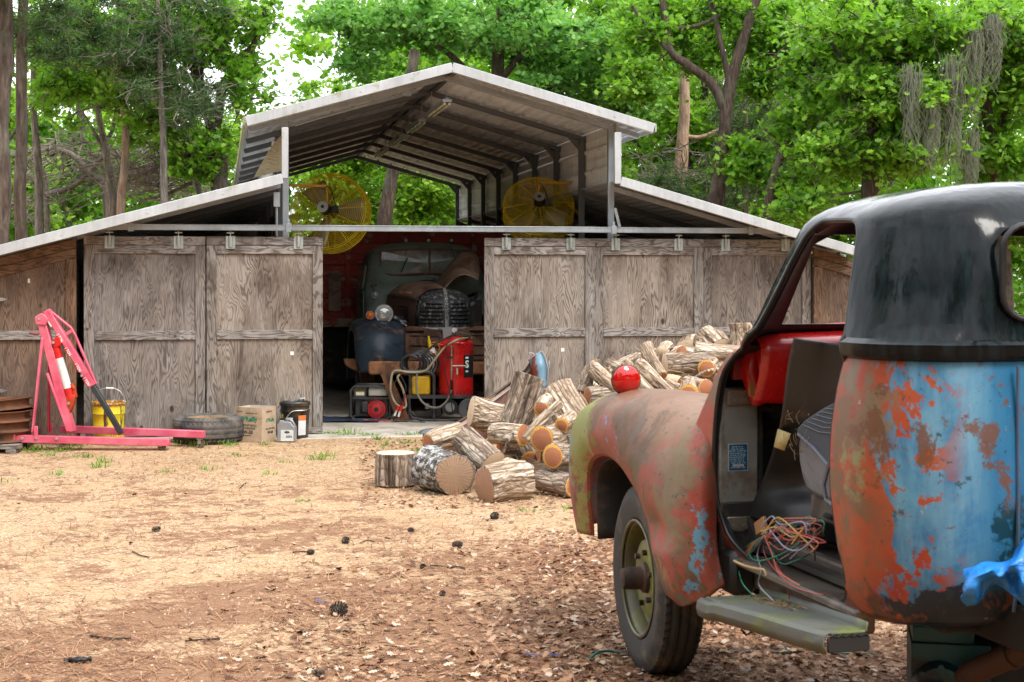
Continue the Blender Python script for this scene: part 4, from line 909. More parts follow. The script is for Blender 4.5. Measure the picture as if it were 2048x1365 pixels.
DOOR = [(-.97, 1.39), (-.87, 1.345), (-.745, 1.26), (-.70, 1.16), (-.675, 1.0), (-.665, .85), (-.69, .73), (-.75, .65), (-.88, .60), (-1.1, .585), (-1.4, .585), (-1.56, .61), (-1.63, .68), (-1.61, .80), (-1.59, .95), (-1.59, 1.10), (-1.615, 1.26), (-1.65, 1.37), (-1.64, 1.42), (-1.62, 1.55), (-1.60, 1.67), (-1.575, 1.735), (-1.52, 1.765), (-1.35, 1.772), (-1.30, 1.765), (-1.24, 1.735), (-1.20, 1.69), (-1.10, 1.54), (-1.02, 1.44)]
def rrect(a0, a1, b0, b1, r, n=5, sl=0):
    out = []
    for cx, cy, s in ((a1 - r, b1 - r, 0), (a0 + r, b1 - r, 90), (a0 + r, b0 + r, 180), (a1 - r, b0 + r, 270)):
        for k in range(n + 1): a = R(s + 90 * k / n); out.append((cx + r * math.cos(a), cy + r * math.sin(a)))
    return out
DS = smooth2(DOOR, 3)
inner = shell_solid(LVI, 2, 2).build('cut', [CABP, CABK, BLACK], truck, angle=0)
cuts = [inner, cutter(DS, .45, 1.1, 'y'), cutter(rrect(-.43, .43, 1.475, 1.735, .07), -2.2, -1.6, 'x')]
cuts.append(cutter([(-.60, 1.425), (.60, 1.425), (.57, 1.70), (.50, 1.735), (-.50, 1.735), (-.57, 1.70)], -1.22, -.6, 'x'))
cuts.append(cutter([(-1.55, 1.42), (-.98, 1.42), (-1.18, 1.72), (-1.53, 1.74)], -1.1, -.45, 'y'))
for c in cuts: md = cab.modifiers.new('cut', 'BOOLEAN'); md.object = c; md.operation = 'DIFFERENCE'; md.solver = 'EXACT'
bpy.context.view_layer.update(); dg = bpy.context.evaluated_depsgraph_get()
me = bpy.data.meshes.new_from_object(cab.evaluated_get(dg)); cab.modifiers.clear(); cab.data = me
for c in cuts: bpy.data.objects.remove(c)

me.polygons.foreach_set('use_smooth', [True] * len(me.polygons)); me.set_sharp_from_angle(angle=R(32))
# surface half-width at a height, to lay trims on the shell
def wz(z):
    for a, b in zip(LV, LV[1:]):
        if a[0] <= z <= b[0]: t = (z - a[0]) / (b[0] - a[0]); return a[3] + (b[3] - a[3]) * t
    return .66
def onside(x, z, off=0):                       # follow the rounded front and rear corners
    w_ = wz(z); xf = xr = None
    for a, b in zip(LV, LV[1:]):
        if a[0] <= z <= b[0]:
            t = (z - a[0]) / (b[0] - a[0]); L5 = [a[i] + (b[i] - a[i]) * t for i in range(6)]; _, xf, xr, w_, rf, rr_ = L5
            if x > xf - rf: d = min(x - (xf - rf), rf); return Vector((x, w_ - rf + math.sqrt(max(rf * rf - d * d, 0)) + off, z))
            if x < xr + rr_: d = min((xr + rr_) - x, rr_); return Vector((x, w_ - rr_ + math.sqrt(max(rr_ * rr_ - d * d, 0)) + off, z))
    return Vector((x, w_ + off, z))
RUB = plain('door_seal', (.010, .010, .011), .45, 0, .3)
up = [onside(x, z, -.008) for x, z in DS]; mb = MB(); mb.tube(up, .009, 8, closed=True); mb.build('door_seal', RUB, truck)
mb = MB(); mb.tube([Vector((-1.965 + .03 * (y / .785) ** 2, y, z)) for y, z in rrect(-.435, .435, 1.47, 1.74,   .075)], .009, 8, closed=True); mb.build('rear_window_seal', RUB, truck)
# vertical seams of the rear panel
mb = MB()
for y in (.40, .33): mb.tube([(-1.987 + .03 * (y / .785) ** 2 - (.0 if z > .75 else -.03 * (.75 - z) / .15), y, z) for z in np.linspace(.64, 1.34, 9)], .006, 6)
mb.build('panel_seam', plain('seam_shadow', (.06, .10, .16), .6), truck)
# inside the cab
pil = MB(); pil.box((-.66, .685, .92), (.05, .15, .54)); pil.box((-.655, .60, .92), (.02, .04, .54), mi=1); pil.box((-.665, .69, .68), (.055, .14, .2), mi=1); pil = pil.build('hinge_pillar', [GREYP, DARK], truck, bevel=.006)
NAVYT = plain('data_plate_blue', (.01, .075, .17), .4, .1); PLTW = plain('plate_border', (.45, .47, .46), .4, .3)
c = Vector((-.686, .69, side(1483, 917, .69).z)); q = MB(); q.box(c, (.002, .078, .100), mi=0); q.box(c + Vector((-.0012, 0, 0)), (.002, .070, .092), mi=1)
plate = q.build('data_plate', [PLTW, NAVYT], pil)
LTX = plain('plate_lettering', (.30, .45, .55), .5)
for i, (dz, wd) in enumerate([(.038, .04), (.030, .05), (.023, .06), (.015, .058), (.008, .055), (.001, .06), (-.006, .05), (-.013, .056), (-.020, .05), (-.037, .05)]):
    q = MB(); rr = random.Random(i); x = -wd / 2
    while x < wd / 2: l = rr.uniform(.004, .011); q.box(c + Vector((-.0026, -x, dz)), (.0006, l, .0032)); x += l + .003
    q.build('print_line', LTX, plate)
q = MB(); q.box(c + Vector((-.0026, 0, -.029)), (.0008, .044, .009)); q.build('stamped_number', PLTW, plate)
HB = plain('hinge_bracket', (.24, .20, .16), .5, .5, .3, dirt=(.10, .06, .03)); OCH = plain('ochre_bracket', (.38, .19, .07), .6, .1, .3, dirt=(.12, .08, .05))
for zz in (side(1500, 800, .69).z, .70):
    q = MB(); q.box((-.69, .69, zz), (.012, .09, .055)); 
    for s in (-.022, .022): q.cyl((-.705, .69 + s, zz - .008), (-.695, .69 + s, zz - .008), .010, n=8)
    q.build('door_hinge', HB, truck, bevel=.003)
zz = side(1515, 740, .69).z; q = MB(); q.box((-.69, .68, zz), (.03, .07, .09)); q.cyl((-.71, .69, zz + .015), (-.70, .69, zz + .015), .008, n=8); q.build('red_hinge_plate', plain('red_bracket', (.25, .03, .03), .4), truck, bevel=.01)
zz = side(1540, 780, .6).z; q = MB(); q.box((-.735, .60, zz), (.012, .14, .050)); q.box((-.735, .53, zz + .015), (.013, .03, .018)); q.build('check_strap', OCH, truck, bevel=.003)
# firewall, toe board, floor, sill
q = MB(); q.box((-.53, 0, .85), (.02, 1.38, .50)); q.prism([(-.53, .86), (-.80, .64), (-.80, .61), (-.50, .60)], -.66, .66); q.build('firewall', DARK, truck)
q = MB(); q.box((-1.25, 0, .625), (1.1, 1.30, .02)); q.build('cab_floor', plain('dusty_floor', (.06, .05, .042), .8, 0, .35), truck)
q = MB(); q.prism([(-.72, .60), (-.72, .665), (-1.7, .655), (-1.7, .60)], .56, .60); q.bar((-.76, .68, .585), (-1.66, .68, .585), .13, .03); q.bar((-.70, .64, .53), (-1.55, .64, .54), .06, .09); q.build('door_sill', BROWNM, truck, bevel=.008)
q = MB(); q.box((-.72, .71, .54), (.14, .10, .16)); q.box((-.60, .66, .52), (.22, .04, .20)); q.build('lower_cowl', plain('black_tar', (.012, .012, .013), .5, 0, .3), truck, bevel=.02)
# red dash
DSH = [[(-.805, .70, 1.400), (-.83, .70, 1.390), (-.90, .70, 1.355), (-.90, .70, 1.270), (-.84, .70, 1.150)], [(-.805, .40, 1.425), (-.84, .40, 1.400), (-.95, .40, 1.365), (-.955, .40, 1.270), (-.88, .40, 1.140)],
       [(-.805, 0, 1.430), (-.85, 0, 1.405), (-.97, 0, 1.370), (-.975, 0, 1.270), (-.90, 0, 1.140)], [(-.805, -.40, 1.425), (-.84, -.40, 1.400), (-.95, -.40, 1.365), (-.955, -.40, 1.270), (-.88, -.40, 1.140)], [(-.805, -.70, 1.400), (-.83, -.70, 1.390), (-.90, -.70, 1.355), (-.90, -.70, 1.270), (-.84, -.70, 1.150)]]
q = MB(); loft(q, DSH, 6, 6); dash = q.build('dashboard', REDG, truck, angle=60, solid=.004)
q = MB(); q.cyl((-.972, .20, 1.26), (-.992, .20, 1.26), .062, .066, 28); q.build('gauge_hole', BLACK, dash)
q = MB(); q.tube([(-.67, .62, 1.36), (-.70, .645, 1.25), (-.72, .62, 1.13)], [.05, .045, .03], 10); q.box((-.70, .62, 1.28), (.10, .03, .22)); q.build('red_kick_panel', REDG, truck, bevel=.01)
q = MB(); q.tube([(-.64, .66, 1.14), (-.66, .5, 1.10), (-.66, .3, 1.13)], .02, 8); q.box((-.66, .52, 1.10), (.05, .06, .05)); q.cyl((-.70, .50, 1.09), (-.69, .50, 1.09), .018, n=12, mi=1); q.tube([(-.62, .5, 1.1), (-.66, .42, .95), (-.60, .3, .85)], .007, 6)
for y_, z_ in ((.5, .93), (.42, .84), (.55, .80), (.47, .74)): q.cyl((-.52, y_, z_), (-.54, y_, z_), .018, n=10, mi=0)
q.build('pedal_linkage', [BLACK, CHROME], truck)
# black trim sheet leaning inside, own thing
def tloc(p): return _O + _H * p[0] + _L * p[1] + Vector((0, 0, p[2]))
SHT = plain('black_trim_sheet', (.022, .021, .021), .42, 0, .5, 4, dirt=(.09, .07, .055), dirtamt=.1)
rows = [[side(1588, 676, .67), side(1630, 682, .62), side(1665, 686, .57), side(1715, 690, .52)],
        [side(1577, 730, .67), side(1620, 735, .62), side(1660, 740, .57), side(1715, 745, .52)],
        [side(1560, 850, .66), side(1600, 855, .61), side(1650, 855, .56), side(1700, 860, .52)],
        [side(1530, 950, .61), side(1575, 960, .56), side(1630, 960, .52), side(1690, 960, .48)],
        [side(1508, 1005, .63), side(1560, 1015, .60), side(1620, 1015, .56), side(1690, 1015, .52)],
        [side(1484, 1030, .65), side(1545, 1045, .62), side(1610, 1048, .58), side(1690, 1048, .55)]]
ts = thing('trim_sheet', 'curved black plastic trim sheet leaning inside the stripped cab under the red dash', 'trim panel', _O, TH + R(90))
q = MB(); loft(q, rows, 5, 4); tsh = q.build('panel', SHT, ts, angle=70, solid=.006)
q = MB(); a = [side(x, y, .66) + Vector((0, .0, 0)) for x, y in ((1556, 858), (1582, 868), (1569, 902), (1548, 894))]; q.add(a, [(0, 1, 2, 3)]); q.build('yellow_label', plain('yellow_label', (.50, .40, .16), .6), ts, solid=.001)
q = MB(); rr = random.Random(3); HAY = plain('dry_needles', (.30, .21, .12), .9, 0, .4)
for _ in range(26):
    p = side(rr.choice((1575, 1590, 1600)) + rr.uniform(-22, 22), 850 + rr.uniform(-22, 60), .66) + Vector((0, .0, 0)); d = Vector((rr.uniform(-1, 1), .15, rr.uniform(-1, 1))) * .02; q.tube([p - d, p + Vector((0, .004, 0)), p + d], .0011, 3)
q.build('stuck_needles', HAY, ts, angle=0)
# seat
SEATG = plain('grey_seat_vinyl', (.15, .15, .165), .55, 0, .15, dirt=(.09, .08, .07)); SEATD = plain('grey_seat_cloth', (.055, .062, .075), .8, 0, .2, bumpy=.3); PIPE_ = plain('pale_piping', (.14, .15, .19), .6)
def seat_prof(pts, y): return [side(x, yy, y) for x, yy in pts]
S1 = [(1597, 868), (1594, 890), (1596, 925), (1603, 960), (1612, 985), (1635, 998), (1690, 1018), (1760, 1030), (1760, 860), (1700, 845), (1640, 870), (1615, 872)]
seat = MB(); P = [side(x, y, .63) for x, y in S1]; seat.prism([(p.x, p.z) for p in P], .05, .63); seat = seat.build('seat', SEATG, truck, bevel=.02, seg=3)
S2 = [(1596, 868), (1598, 856), (1615, 838), (1650, 815), (1700, 790), (1800, 770), (1800, 880), (1668, 935), (1655, 928), (1630, 898)]
q = MB(); P = [side(x, y, .635) for x, y in S2]; q.prism([(p.x, p.z) for p in P], .04, .645); q.build('seat_cover', SEATD, seat, bevel=.015, seg=2)
q = MB(); q.tube([side(x, y, .648) for x, y in ((1597, 869), (1630, 899), (1655, 929), (1668, 936))], .006, 6); q.tube([side(x, y, .65) for x, y in ((1665, 905), (1658, 930), (1648, 970), (1652, 1000), (1672, 1015))], .007, 6)
for k in range(6): q.tube([side(1606 + k * 9, 850 - k * 6.5, .648), side(1640 + k * 7, 865 - k * 9, .648), side(1700, 870 - k * 12, .648)], .002, 4)
q.build('piping', PIPE_, seat)
q = MB(); a, b = side(1620, 985, .60), side(1760, 1085, .60); q.box(((a.x + b.x) / 2, .30, (a.z + b.z) / 2), (abs(a.x - b.x), .6, abs(a.z - b.z))); q.box(side(1655, 1033, .61), (.05, .02, .02), mi=1); q.build('seat_box', [BROWNM, BLACK], seat, bevel=.01)
# wiring
har = MB(); c0 = side(1522, 1052, .70); har.box(c0, (.085, .012, .045), Matrix.Rotation(R(25), 4, 'Y')); har = har.build('wiring_harness', OCH, truck, bevel=.002)
WC = [(.02, .22, .12), (.35, .05, .04), (.30, .32, .36), (.02, .16, .12), (.45, .12, .08), (.25, .30, .45), (.02, .02, .02), (.5, .35, .1)]
WM_ = [plain('wire_' + nm, c, .35, 0, .05) for nm, c in zip(('green', 'red', 'grey', 'dark_green', 'orange', 'blue', 'black', 'yellow'), WC)]
rr = random.Random(21)
W_ = [([(1530, 1075), (1500, 1100), (1478, 1120), (1482, 1160), (1500, 1185), (1530, 1210)], 0), ([(1525, 1075), (1515, 1110), (1522, 1140), (1518, 1170), (1545, 1200), (1562, 1218)], 2), ([(1530, 1070), (1530, 1110), (1560, 1150), (1590, 1175), (1640, 1190), (1650, 1186)], 1),
      ([(1528, 1070), (1545, 1110), (1555, 1140), (1580, 1160), (1600, 1171)], 4), ([(1520, 1078), (1508, 1090), (1500, 1112), (1520, 1122), (1560, 1110), (1600, 1085)], 0), ([(1530, 1075), (1560, 1125), (1590, 1122), (1620, 1108)], 3), ([(1540, 1060), (1570, 1095), (1600, 1100), (1630, 1075)], 5), ([(1545, 1120), (1560, 1140), (1575, 1170), (1578, 1200)], 1)]
for i in range(24):
    x0 = rr.uniform(1520, 1545); y0 = rr.uniform(1055, 1085); W_.append(([(x0, y0), (x0 + rr.uniform(5, 30), y0 + rr.uniform(-25, 25)), (x0 + rr.uniform(30, 65), y0 + rr.uniform(-30, 10)), (x0 + rr.uniform(60, 120), y0 + rr.uniform(-30, 15)), (x0 + rr.uniform(20, 110), y0 + rr.uniform(0, 50))], rr.randrange(8)))
for k in range(7): W_.append(([(1528 - k, 1075), (1515 - k * 3, 1090), (1500 - k * 3 + rr.uniform(-6, 8), 1108 + rr.uniform(-14, 12))], rr.choice((0, 4, 7, 5))))
for i, (pts, ci) in enumerate(W_):
    q = MB(); y_ = .70 + rr.uniform(-.03, .05); q.tube(catmull([side(x, y, y_ + (.05 if y > 1120 else 0)) for x, y in pts], 6), .0026, 5); q.build('wire', WM_[ci], har)
q = MB(); q.tube(catmull([side(x, y, .80) for x, y in ((1468, 1122), (1490, 1132), (1515, 1138), (1528, 1140), (1532, 1152))], 5), .004, 5); q.build('frayed_cord', plain('straw_cord', (.5, .33, .15), .8), har)
# running board: slopes down to the front
RBM = plain('mossy_board', (.10, .105, .09), .6, .1, .35, 4, dirt=(.13, .16, .025), dirtamt=.28)
a, b = side(1405, 1197, .92), side(1660, 1270, .92); rb = MB()
def rbp(t, y, dz=0): p = a.lerp(b, t); y = y + .10 * max(t, 0) ** 1.5 * max(0, (.92 - y) / .22); return Vector((p.x, y, p.z + dz + (.92 - y) * -.02))
prof = [(.93, -.055), (.938, -.03), (.935, -.008), (.925, 0)] + sum([[(.915 - k * .017, 0), (.912 - k * .017, -.005), (.905 - k * .017, -.005), (.902 - k * .017, 0)] for k in range(10)], []) + [(.72, .0), (.705, .005), (.70, .03)]
vs = []; N = 12
for i in range(N + 1):
    for y, dz in prof: p = rbp(i / N, y, dz); vs.append(p + Vector((0, 0, .003 * mn.noise(p * 6) - (.012 * math.exp(-((i / N - .06) / .05) ** 2) if y > .91 else 0))))
m = len(prof); rb.add(vs, [(i * m + k, i * m + k + 1, (i + 1) * m + k + 1, (i + 1) * m + k) for i in range(N) for k in range(m - 1)])
rbo = rb.build('running_board', RBM, truck, angle=25, solid=.006)
q = MB(); p = b; q.box((p.x - .004, .865, p.z - .028), (.012, .13, .045)); q.tube([(p.x - .01, .925 - i * .012, p.z - .006 + .006 * (i % 2)) for i in range(11)], .005, 4)
q.build('board_end', DARK, rbo, bevel=.004)
q = MB(); q.tube([(-1.05, .80, .44), (-1.05, .80, .40), (-1.03, .81, .385), (-1.01, .82, .40)], .004, 5); q.build('board_bracket', DARK, rbo)
q = MB(); rr = random.Random(8)
for _ in range(150):
    t = rr.gauss(.28, .09); p = rbp(min(max(t, .05), .9), rr.uniform(.70, .80), .004 + rr.uniform(0, .008)); d = Vector((rr.uniform(-1, 1), rr.uniform(-1, 1), rr.uniform(-.1, .3))) * .025; q.tube([p - d, p + d], .0012, 3)
q.build('needle_litter', HAY, rbo, angle=0)
# chassis behind the cab
q = MB(); q.bar((2.3 - .9, .36, .56), (-3.2, .36, .60), .055, .13); q.bar((1.4, -.36, .56), (-3.2, -.36, .60), .055, .13); q.box((-2.2, 0, .60), (.08, .7, .12)); q.box((-1.5, 0, .50), (.08, .8, .10)); q.box((-1.1, 0, .55), (1.3, 1.0, .03))
q.build('chassis', plain('dark_chassis', (.016, .013, .011), .7, .1, .4, dirt=(.05, .03, .018), dirtamt=.2), truck, bevel=.008)
q = MB(); p = rear_p = None
sx = -2.06; yk = .345; q.prism([(sx - .015, .60), (sx + .02, .60), (sx + .012, .47), (sx + .008, .36), (sx - .012, .36), (sx - .008, .47)], yk, yk + .012); q.cyl((sx, yk - .02, .58), (sx, yk + .03, .58), .022, n=10); q.build('hanging_bracket', RUST, truck, bevel=.003)
# blue tarpaulin bundled at the back of the cab
TARP = G('blue_tarpaulin', .35); tv = TARP.co(); TARP.set(base=TARP.mix(TARP.noise(tv, 6, 4), (.008, .13, .52), (.03, .28, .72)), normal=TARP.bump(TARP.noise(tv, 14, 5, .6, 1.2), .6, .02))
tp = thing('blue_tarpaulin', 'crumpled blue tarpaulin tucked behind the lower rear corner of the cab', 'tarpaulin', _O, TH + R(90))
def rearp(px, py, xt):
    t = (px - 1024) / FPX; P0 = _O + _H * xt; Y_ = (P0.x * _L.y - P0.y * _L.x) / (t * _L.y - _L.x); y = (Y_ - P0.y) / _L.y; return Vector((xt, y, EYE - (py - HORY) * Y_ / FPX))
rows = [[rearp(1928, 1142, -2.03), rearp(1926, 1180, -2.10), rearp(1922, 1208, -2.05), rearp(1945, 1214, -2.0)],
        [rearp(1948, 1130, -2.06), rearp(1945, 1160, -2.13), rearp(1948, 1195, -2.10), rearp(1958, 1212, -2.02)],
        [rearp(1980, 1122, -2.05), rearp(1975, 1145, -2.15), rearp(1970, 1165, -2.06), rearp(1965, 1200, -2.02)],
        [rearp(2010, 1122, -2.08), rearp(2005, 1140, -2.12), rearp(2000, 1155, -2.13), rearp(1990, 1165, -2.03)],
        [rearp(2032, 1105, -2.05), rearp(2026, 1130, -2.16), rearp(2024, 1160, -2.08), rearp(2022, 1195, -2.10)],
        [rearp(2055, 1070, -2.1), rearp(2052, 1120, -2.15), rearp(2050, 1170, -2.18), rearp(2050, 1215, -2.1)],
        [rearp(2110, 1060, -2.0), rearp(2110, 1120, -2.2), rearp(2110, 1180, -2.1), rearp(2110, 1240, -2.12)], [rearp(2200, 1080, -2.05), rearp(2200, 1120, -2.16), rearp(2200, 1180, -2.08), rearp(2200, 1240, -2.15)]]
q = MB(); loft(q, rows, 6, 6, fn=lambda p: p + Vector((.02 * mn.noise(p * 22), .008 * mn.noise(p * 17 + Vector((4, 0, 0))), .012 * mn.noise(p * 14)))); q.build('sheet', TARP.mat, tp, angle=50, solid=.004)
# gearbox lying under the cab, and a rusty pipe
TEAL = plain('teal_casting', (.012, .075, .085), .5, .3, .35, dirt=(.02, .02, .02), bumpy=.4)
gb = at(1895, 1330, 4.75); gx = thing('gearbox', 'greasy teal gearbox standing on a block under the truck cab', 'gearbox', (gb.x, gb.y, .16), R(-12)); gx.scale = (1.08, 1.08, 1.08)
q = MB(); q.box((0, 0, .08), (.34, .30, .156)); o = q.build('wooden_block', WX, None, bevel=.005); o.location = (gb.x, gb.y, 0); tag(o, 'wooden block on the leaves under the teal gearbox', 'block')
q = MB(); q.box((0, 0, .14), (.22, .26, .28)); q.box((-.02, -.02, .30), (.17, .20, .05)); q.cyl((-.03, -.12, .15), (-.03, -.17, .15), .085, .07, 20); q.cyl((.07, .0, .10), (.07, -.16, .10), .05, .04, 14)
for k in range(8): a_ = 2 * PI * k / 8; q.cyl((-.03 + .072 * math.cos(a_), -.165, .15 + .072 * math.sin(a_)), (-.03 + .072 * math.cos(a_), -.18, .15 + .072 * math.sin(a_)), .009, n=6)
q.box((0, -.135, .02), (.20, .02, .04)); q.build('casing', TEAL, gx, bevel=.012, seg=2)
q = MB(); q.cyl((-.03, -.17, .15), (-.06, -.21, .15), .032, .028, 14); q.cyl((-.05, -.20, .15), (-.17, -.25, .145), .016, .014, 12); q.cyl((-.17, -.25, .145), (-.20, -.262, .144), .009, n=8); q.build('input_shaft', plain('oily_steel', (.03, .03, .032), .35, .6, .3), gx)
q = MB(); q.box((-.04, -.0, .34), (.10, .12, .05)); q.tube([(-.08, -.10, .335), (-.02, -.11, .35), (.04, -.11, .33)], .012, 8); q.box((.06, .02, .345), (.06, .10, .04)); q.build('top_cover', TEAL, gx, bevel=.01)
q = MB(); q.box((.20, .05, .16), (.22, .22, .24)); q.box((.33, .02, .10), (.10, .16, .16)); q.build('bell_housing', plain('dark_casting', (.012, .014, .016), .5, .3, .3, dirt=(.03, .025, .02)), gx, bevel=.03, seg=2)
pp = thing('rusty_pipe', 'thick rusty drive shaft tube lying at the bottom right corner, in front of the gearbox', 'pipe', at(1935, 1350, 4.55))
q = MB(); a_, b_ = Vector((0, 0, 0)), at(2110, 1272, 4.3) - at(1935, 1350, 4.55); q.cyl(a_, b_, .036, .038, 20); q.cyl(b_ * .5, b_ * .54, .043, n=20); q.build('tube', plain('dark_pipe_rust', (.075, .032, .018), .7, .2, .4, dirt=(.03, .02, .015)), pp, angle=40)
q = MB(); q.cyl(a_ - b_ * .10, a_, .022, .03, 14); q.build('end_fitting', RUST, pp)
c_ = Vector((0, 0, 0)); q = MB(); q.cyl(b_ * .9 + Vector((0, 0, -.03)), Vector((b_.x * .9, b_.y * .9, -pp.location.z)), .02, n=8); q.build('prop', DARK, pp)
# twine on the ground by the tyre and blue crumbs on the fender
q = MB(); o_ = at(1183, 1300, 6.2); o_.z = 0; q.tube(catmull([Vector((0, 0, .02)), Vector((.03, .02, .035)), Vector((.08, .06, .03)), Vector((.16, .1, .012)), Vector((.5, .15, .006)), Vector((1.2, .1, .006))], 6), .006, 8); q.cyl((-.008, -.01, .014), (.004, .002, .022), .009, n=8)
o = q.build('green_hose', plain('green_hose_rubber', (.01, .12, .09), .4), None); o.location = o_; tag(o, 'thin green hose lying on the ground behind the front wheel', 'hose')
q = MB(); rr = random.Random(4)
for _ in range(70):
    t = rr.random(); p = side(1385 + 50 * t, 806 + 22 * t, .60 + rr.uniform(-.05, .05)); p.z = 1.098 - .07 * max(0, t - .5) + rr.uniform(0, .008); q.box(p, (rr.uniform(.004, .014), rr.uniform(.004, .014), rr.uniform(.003, .008)), Matrix.Rotation(rr.uniform(0, 3), 4, (rr.random(), rr.random(), 1)), mi=rr.randrange(3))
o = q.build('paint_flakes', [plain('flake_blue', (.22, .33, .48)), plain('flake_white', (.6, .62, .62)), plain('flake_dark', (.05, .08, .10))], None); o.location = _O; o.rotation_euler = (0, 0, TH + R(90)); tag(o, 'scatter of blue and white paint flakes on top of the fender by the cab', 'paint flakes', kind='stuff')
# ============================================================ OLD GREEN TRUCK IN THE BARN
DO = at(893, 0, 15.6); DO.z = 0; KT = 1.085      # the parts are measured at 15.6 m; the truck itself is 8.5 % larger and farther back
def dq(px, py, y):                             # photo pixel on the truck's crosswise plane y -> local (x, y, z)
    t = (px - 1024) / FPX; x = (t * (DO.y + y * BC) - DO.x + y * BS) / (BC - t * BS)
    return Vector((x, y, EYE - (py - HORY) * (DO.y + x * BS + y * BC) / FPX))
def worn(name, col, rust, amt, rough=.4, scuff=(.4, .4, .38), sa=.3):
    g = G(name, rough); v = g.co(rand=1); n = g.noise(v, 5, 7, .65, .3)
    c = g.mix(g.mr(n, .35, .65), tuple(x * .7 for x in col), tuple(x * 1.25 for x in col)); c = g.mix(g.mr(g.noise(v, 4, 9, .7, .6), .66 - amt * .3, .72 - amt * .3), c, g.mix(n, tuple(x * .6 for x in rust), rust))
    c = g.mix(g.mr(g.noise(v, 22, 8, .75), .70 - sa * .22, .74 - sa * .2), c, scuff); g.set(base=c, rough=g.mr(n, .3, .7, rough - .1, rough + .25)); return g.mat
GRN = worn('dull_green_paint', (.15, .20, .17), (.22, .16, .12), .35, .5, (.10, .11, .09), .2)
GBLK = worn('chipped_black_paint', (.045, .052, .06), (.14, .12, .10), .2, .35, (.42, .42, .40), .75)
NVY = worn('dark_blue_fender_paint', (.04, .06, .085), (.26, .17, .12), .3, .25, (.30, .30, .32), .2)
BRN_ = worn('brown_hood_paint', (.34, .235, .165), (.22, .11, .075), .5, .6, (.2, .15, .11), .3); MAR = worn('maroon_side_paint', (.16, .08, .065), (.22, .13, .09), .4, .55)
RST = worn('bumper_rust', (.42, .19, .09), (.24, .11, .06), .5, .85, (.35, .2, .12), .3); DGL = plain('dusty_glass', (.16, .165, .15), .25, 0, .35, 5, dirt=(.34, .31, .27), dirtamt=.5)
gch = G('chrome', .3, .55); gch.set(base=(.82, .83, .84)); CHR = gch.mat
old = thing('old_truck', 'rusty dark green truck with chipped black grille and raised hood flap parked inside the barn', 'truck', (DO.x * KT, DO.y * KT, EYE * (1 - KT)), PSI); old.scale = (KT, KT, KT)
RSD = worn('dark_rusty_louvres', (.20, .10, .055), (.10, .05, .03), .5, .8, (.35, .22, .13), .4)
RZ = Matrix.Rotation(R(-90), 4, 'Z')
CL = [(.78, -1.28, -2.55, .66, .12, .12), (.95, -1.28, -2.6, .70, .12, .14), (1.30, -1.30, -2.62, .715, .12, .16), (1.44, -1.36, -2.62, .715, .16, .18), (1.50, -1.52, -2.60, .70, .18, .2), (1.60, -1.56, -2.60, .68, .16, .2), (1.75, -1.60, -2.58, .655, .16, .22), (1.84, -1.65, -2.55, .63, .18, .24)]
for k in range(1, 8):
    a_ = R(87 * k / 7); s_ = 1 - math.cos(a_); CL.append((1.84 + .16 * math.sin(a_), -1.65 - .38 * s_, -2.55 + .38 * s_, .63 - .5 * s_, .18 * (1 - .8 * s_), .24 * (1 - .8 * s_)))
mb = MB(); mb.T = RZ; rings = [ringpts(*l, N=7) for l in CL]; n = len(rings[0])
mb.add([p for r_ in rings for p in r_], [(i * n + k, i * n + (k + 1) % n, (i + 1) * n + (k + 1) % n, (i + 1) * n + k) for i in range(len(CL) - 1) for k in range(n)] + [tuple(range((len(CL) - 1) * n, len(CL) * n))])
cabo = mb.build('cab', GRN, old, angle=50)
def on(pts, y, off): return [dq(a, b, y) + Vector((0, off, 0)) for a, b in pts]
WS = smooth2([(763, 505), (771, 501), (800, 500), (860, 499), (905, 500), (950, 503), (957, 512), (955, 548), (945, 552), (900, 551), (862, 547), (800, 550), (775, 549), (763, 540)], 3)
def wspt(a, b, o): p = dq(a, b, 1.56); return p + Vector((0, -.015 - o + .07 * (p.x / .6) ** 2 + (p.z - 1.6) * .18, 0))
q = MB(); ring_ = [wspt(a, b, .008) for a, b in WS]; cc = sum(ring_, Vector()) / len(ring_); q.add([cc] + ring_, [(0, i + 1, (i + 1) % len(ring_) + 1) for i in range(len(ring_))]); gl = q.build('windshield', DGL, old, angle=60)
q = MB(); q.tube([wspt(a, b, .014) for a, b in WS], .013, 6, closed=True); q.tube([wspt(860, b, .016) for b in (500, 515, 530, 547)], .01, 6); q.build('windshield_frame', MAR, gl)
q = MB(); q.tube([wspt(a, b, .02) for a, b in ((815, 497), (811, 510))], .004, 5); q.tube([wspt(a, b, .03) for a, b in ((815, 516), (808, 530), (802, 545))], .008, 5); q.tube([wspt(a, b, .03) for a, b in ((903, 496), (908, 510), (914, 524))], .006, 5); q.build('wiper', BLACK, gl)
q = MB(); q.add([wspt(a, b, -.002) for a, b in ((768, 553), (872, 556), (872, 566), (770, 562))] , [(0, 1, 2, 3)]); q.tube([wspt(a, b, .01) for a, b in ((825, 566), (845, 562), (870, 562))], .012, 6); q.build('cowl_vent', BLACK, old)
q = MB(); SW = smooth2([(1.72, 1.72), (2.25, 1.74), (2.30, 1.68), (2.30, 1.50), (2.25, 1.46), (1.72, 1.46), (1.66, 1.5), (1.67, 1.66)], 3)
sx_ = lambda z: -(.712 - (z - 1.44) * .17) - .006
q.add([(sx_(1.6), 1.95, 1.6)] + [(sx_(z), y, z) for y, z in SW], [(0, i + 1, (i + 1) % len(SW) + 1) for i in range(len(SW))]); sw = q.build('side_window', DGL, old)
q = MB(); q.tube([(sx_(z) - .004, y, z) for y, z in SW], .012, 6, closed=True); q.build('window_frame', GRN, sw)
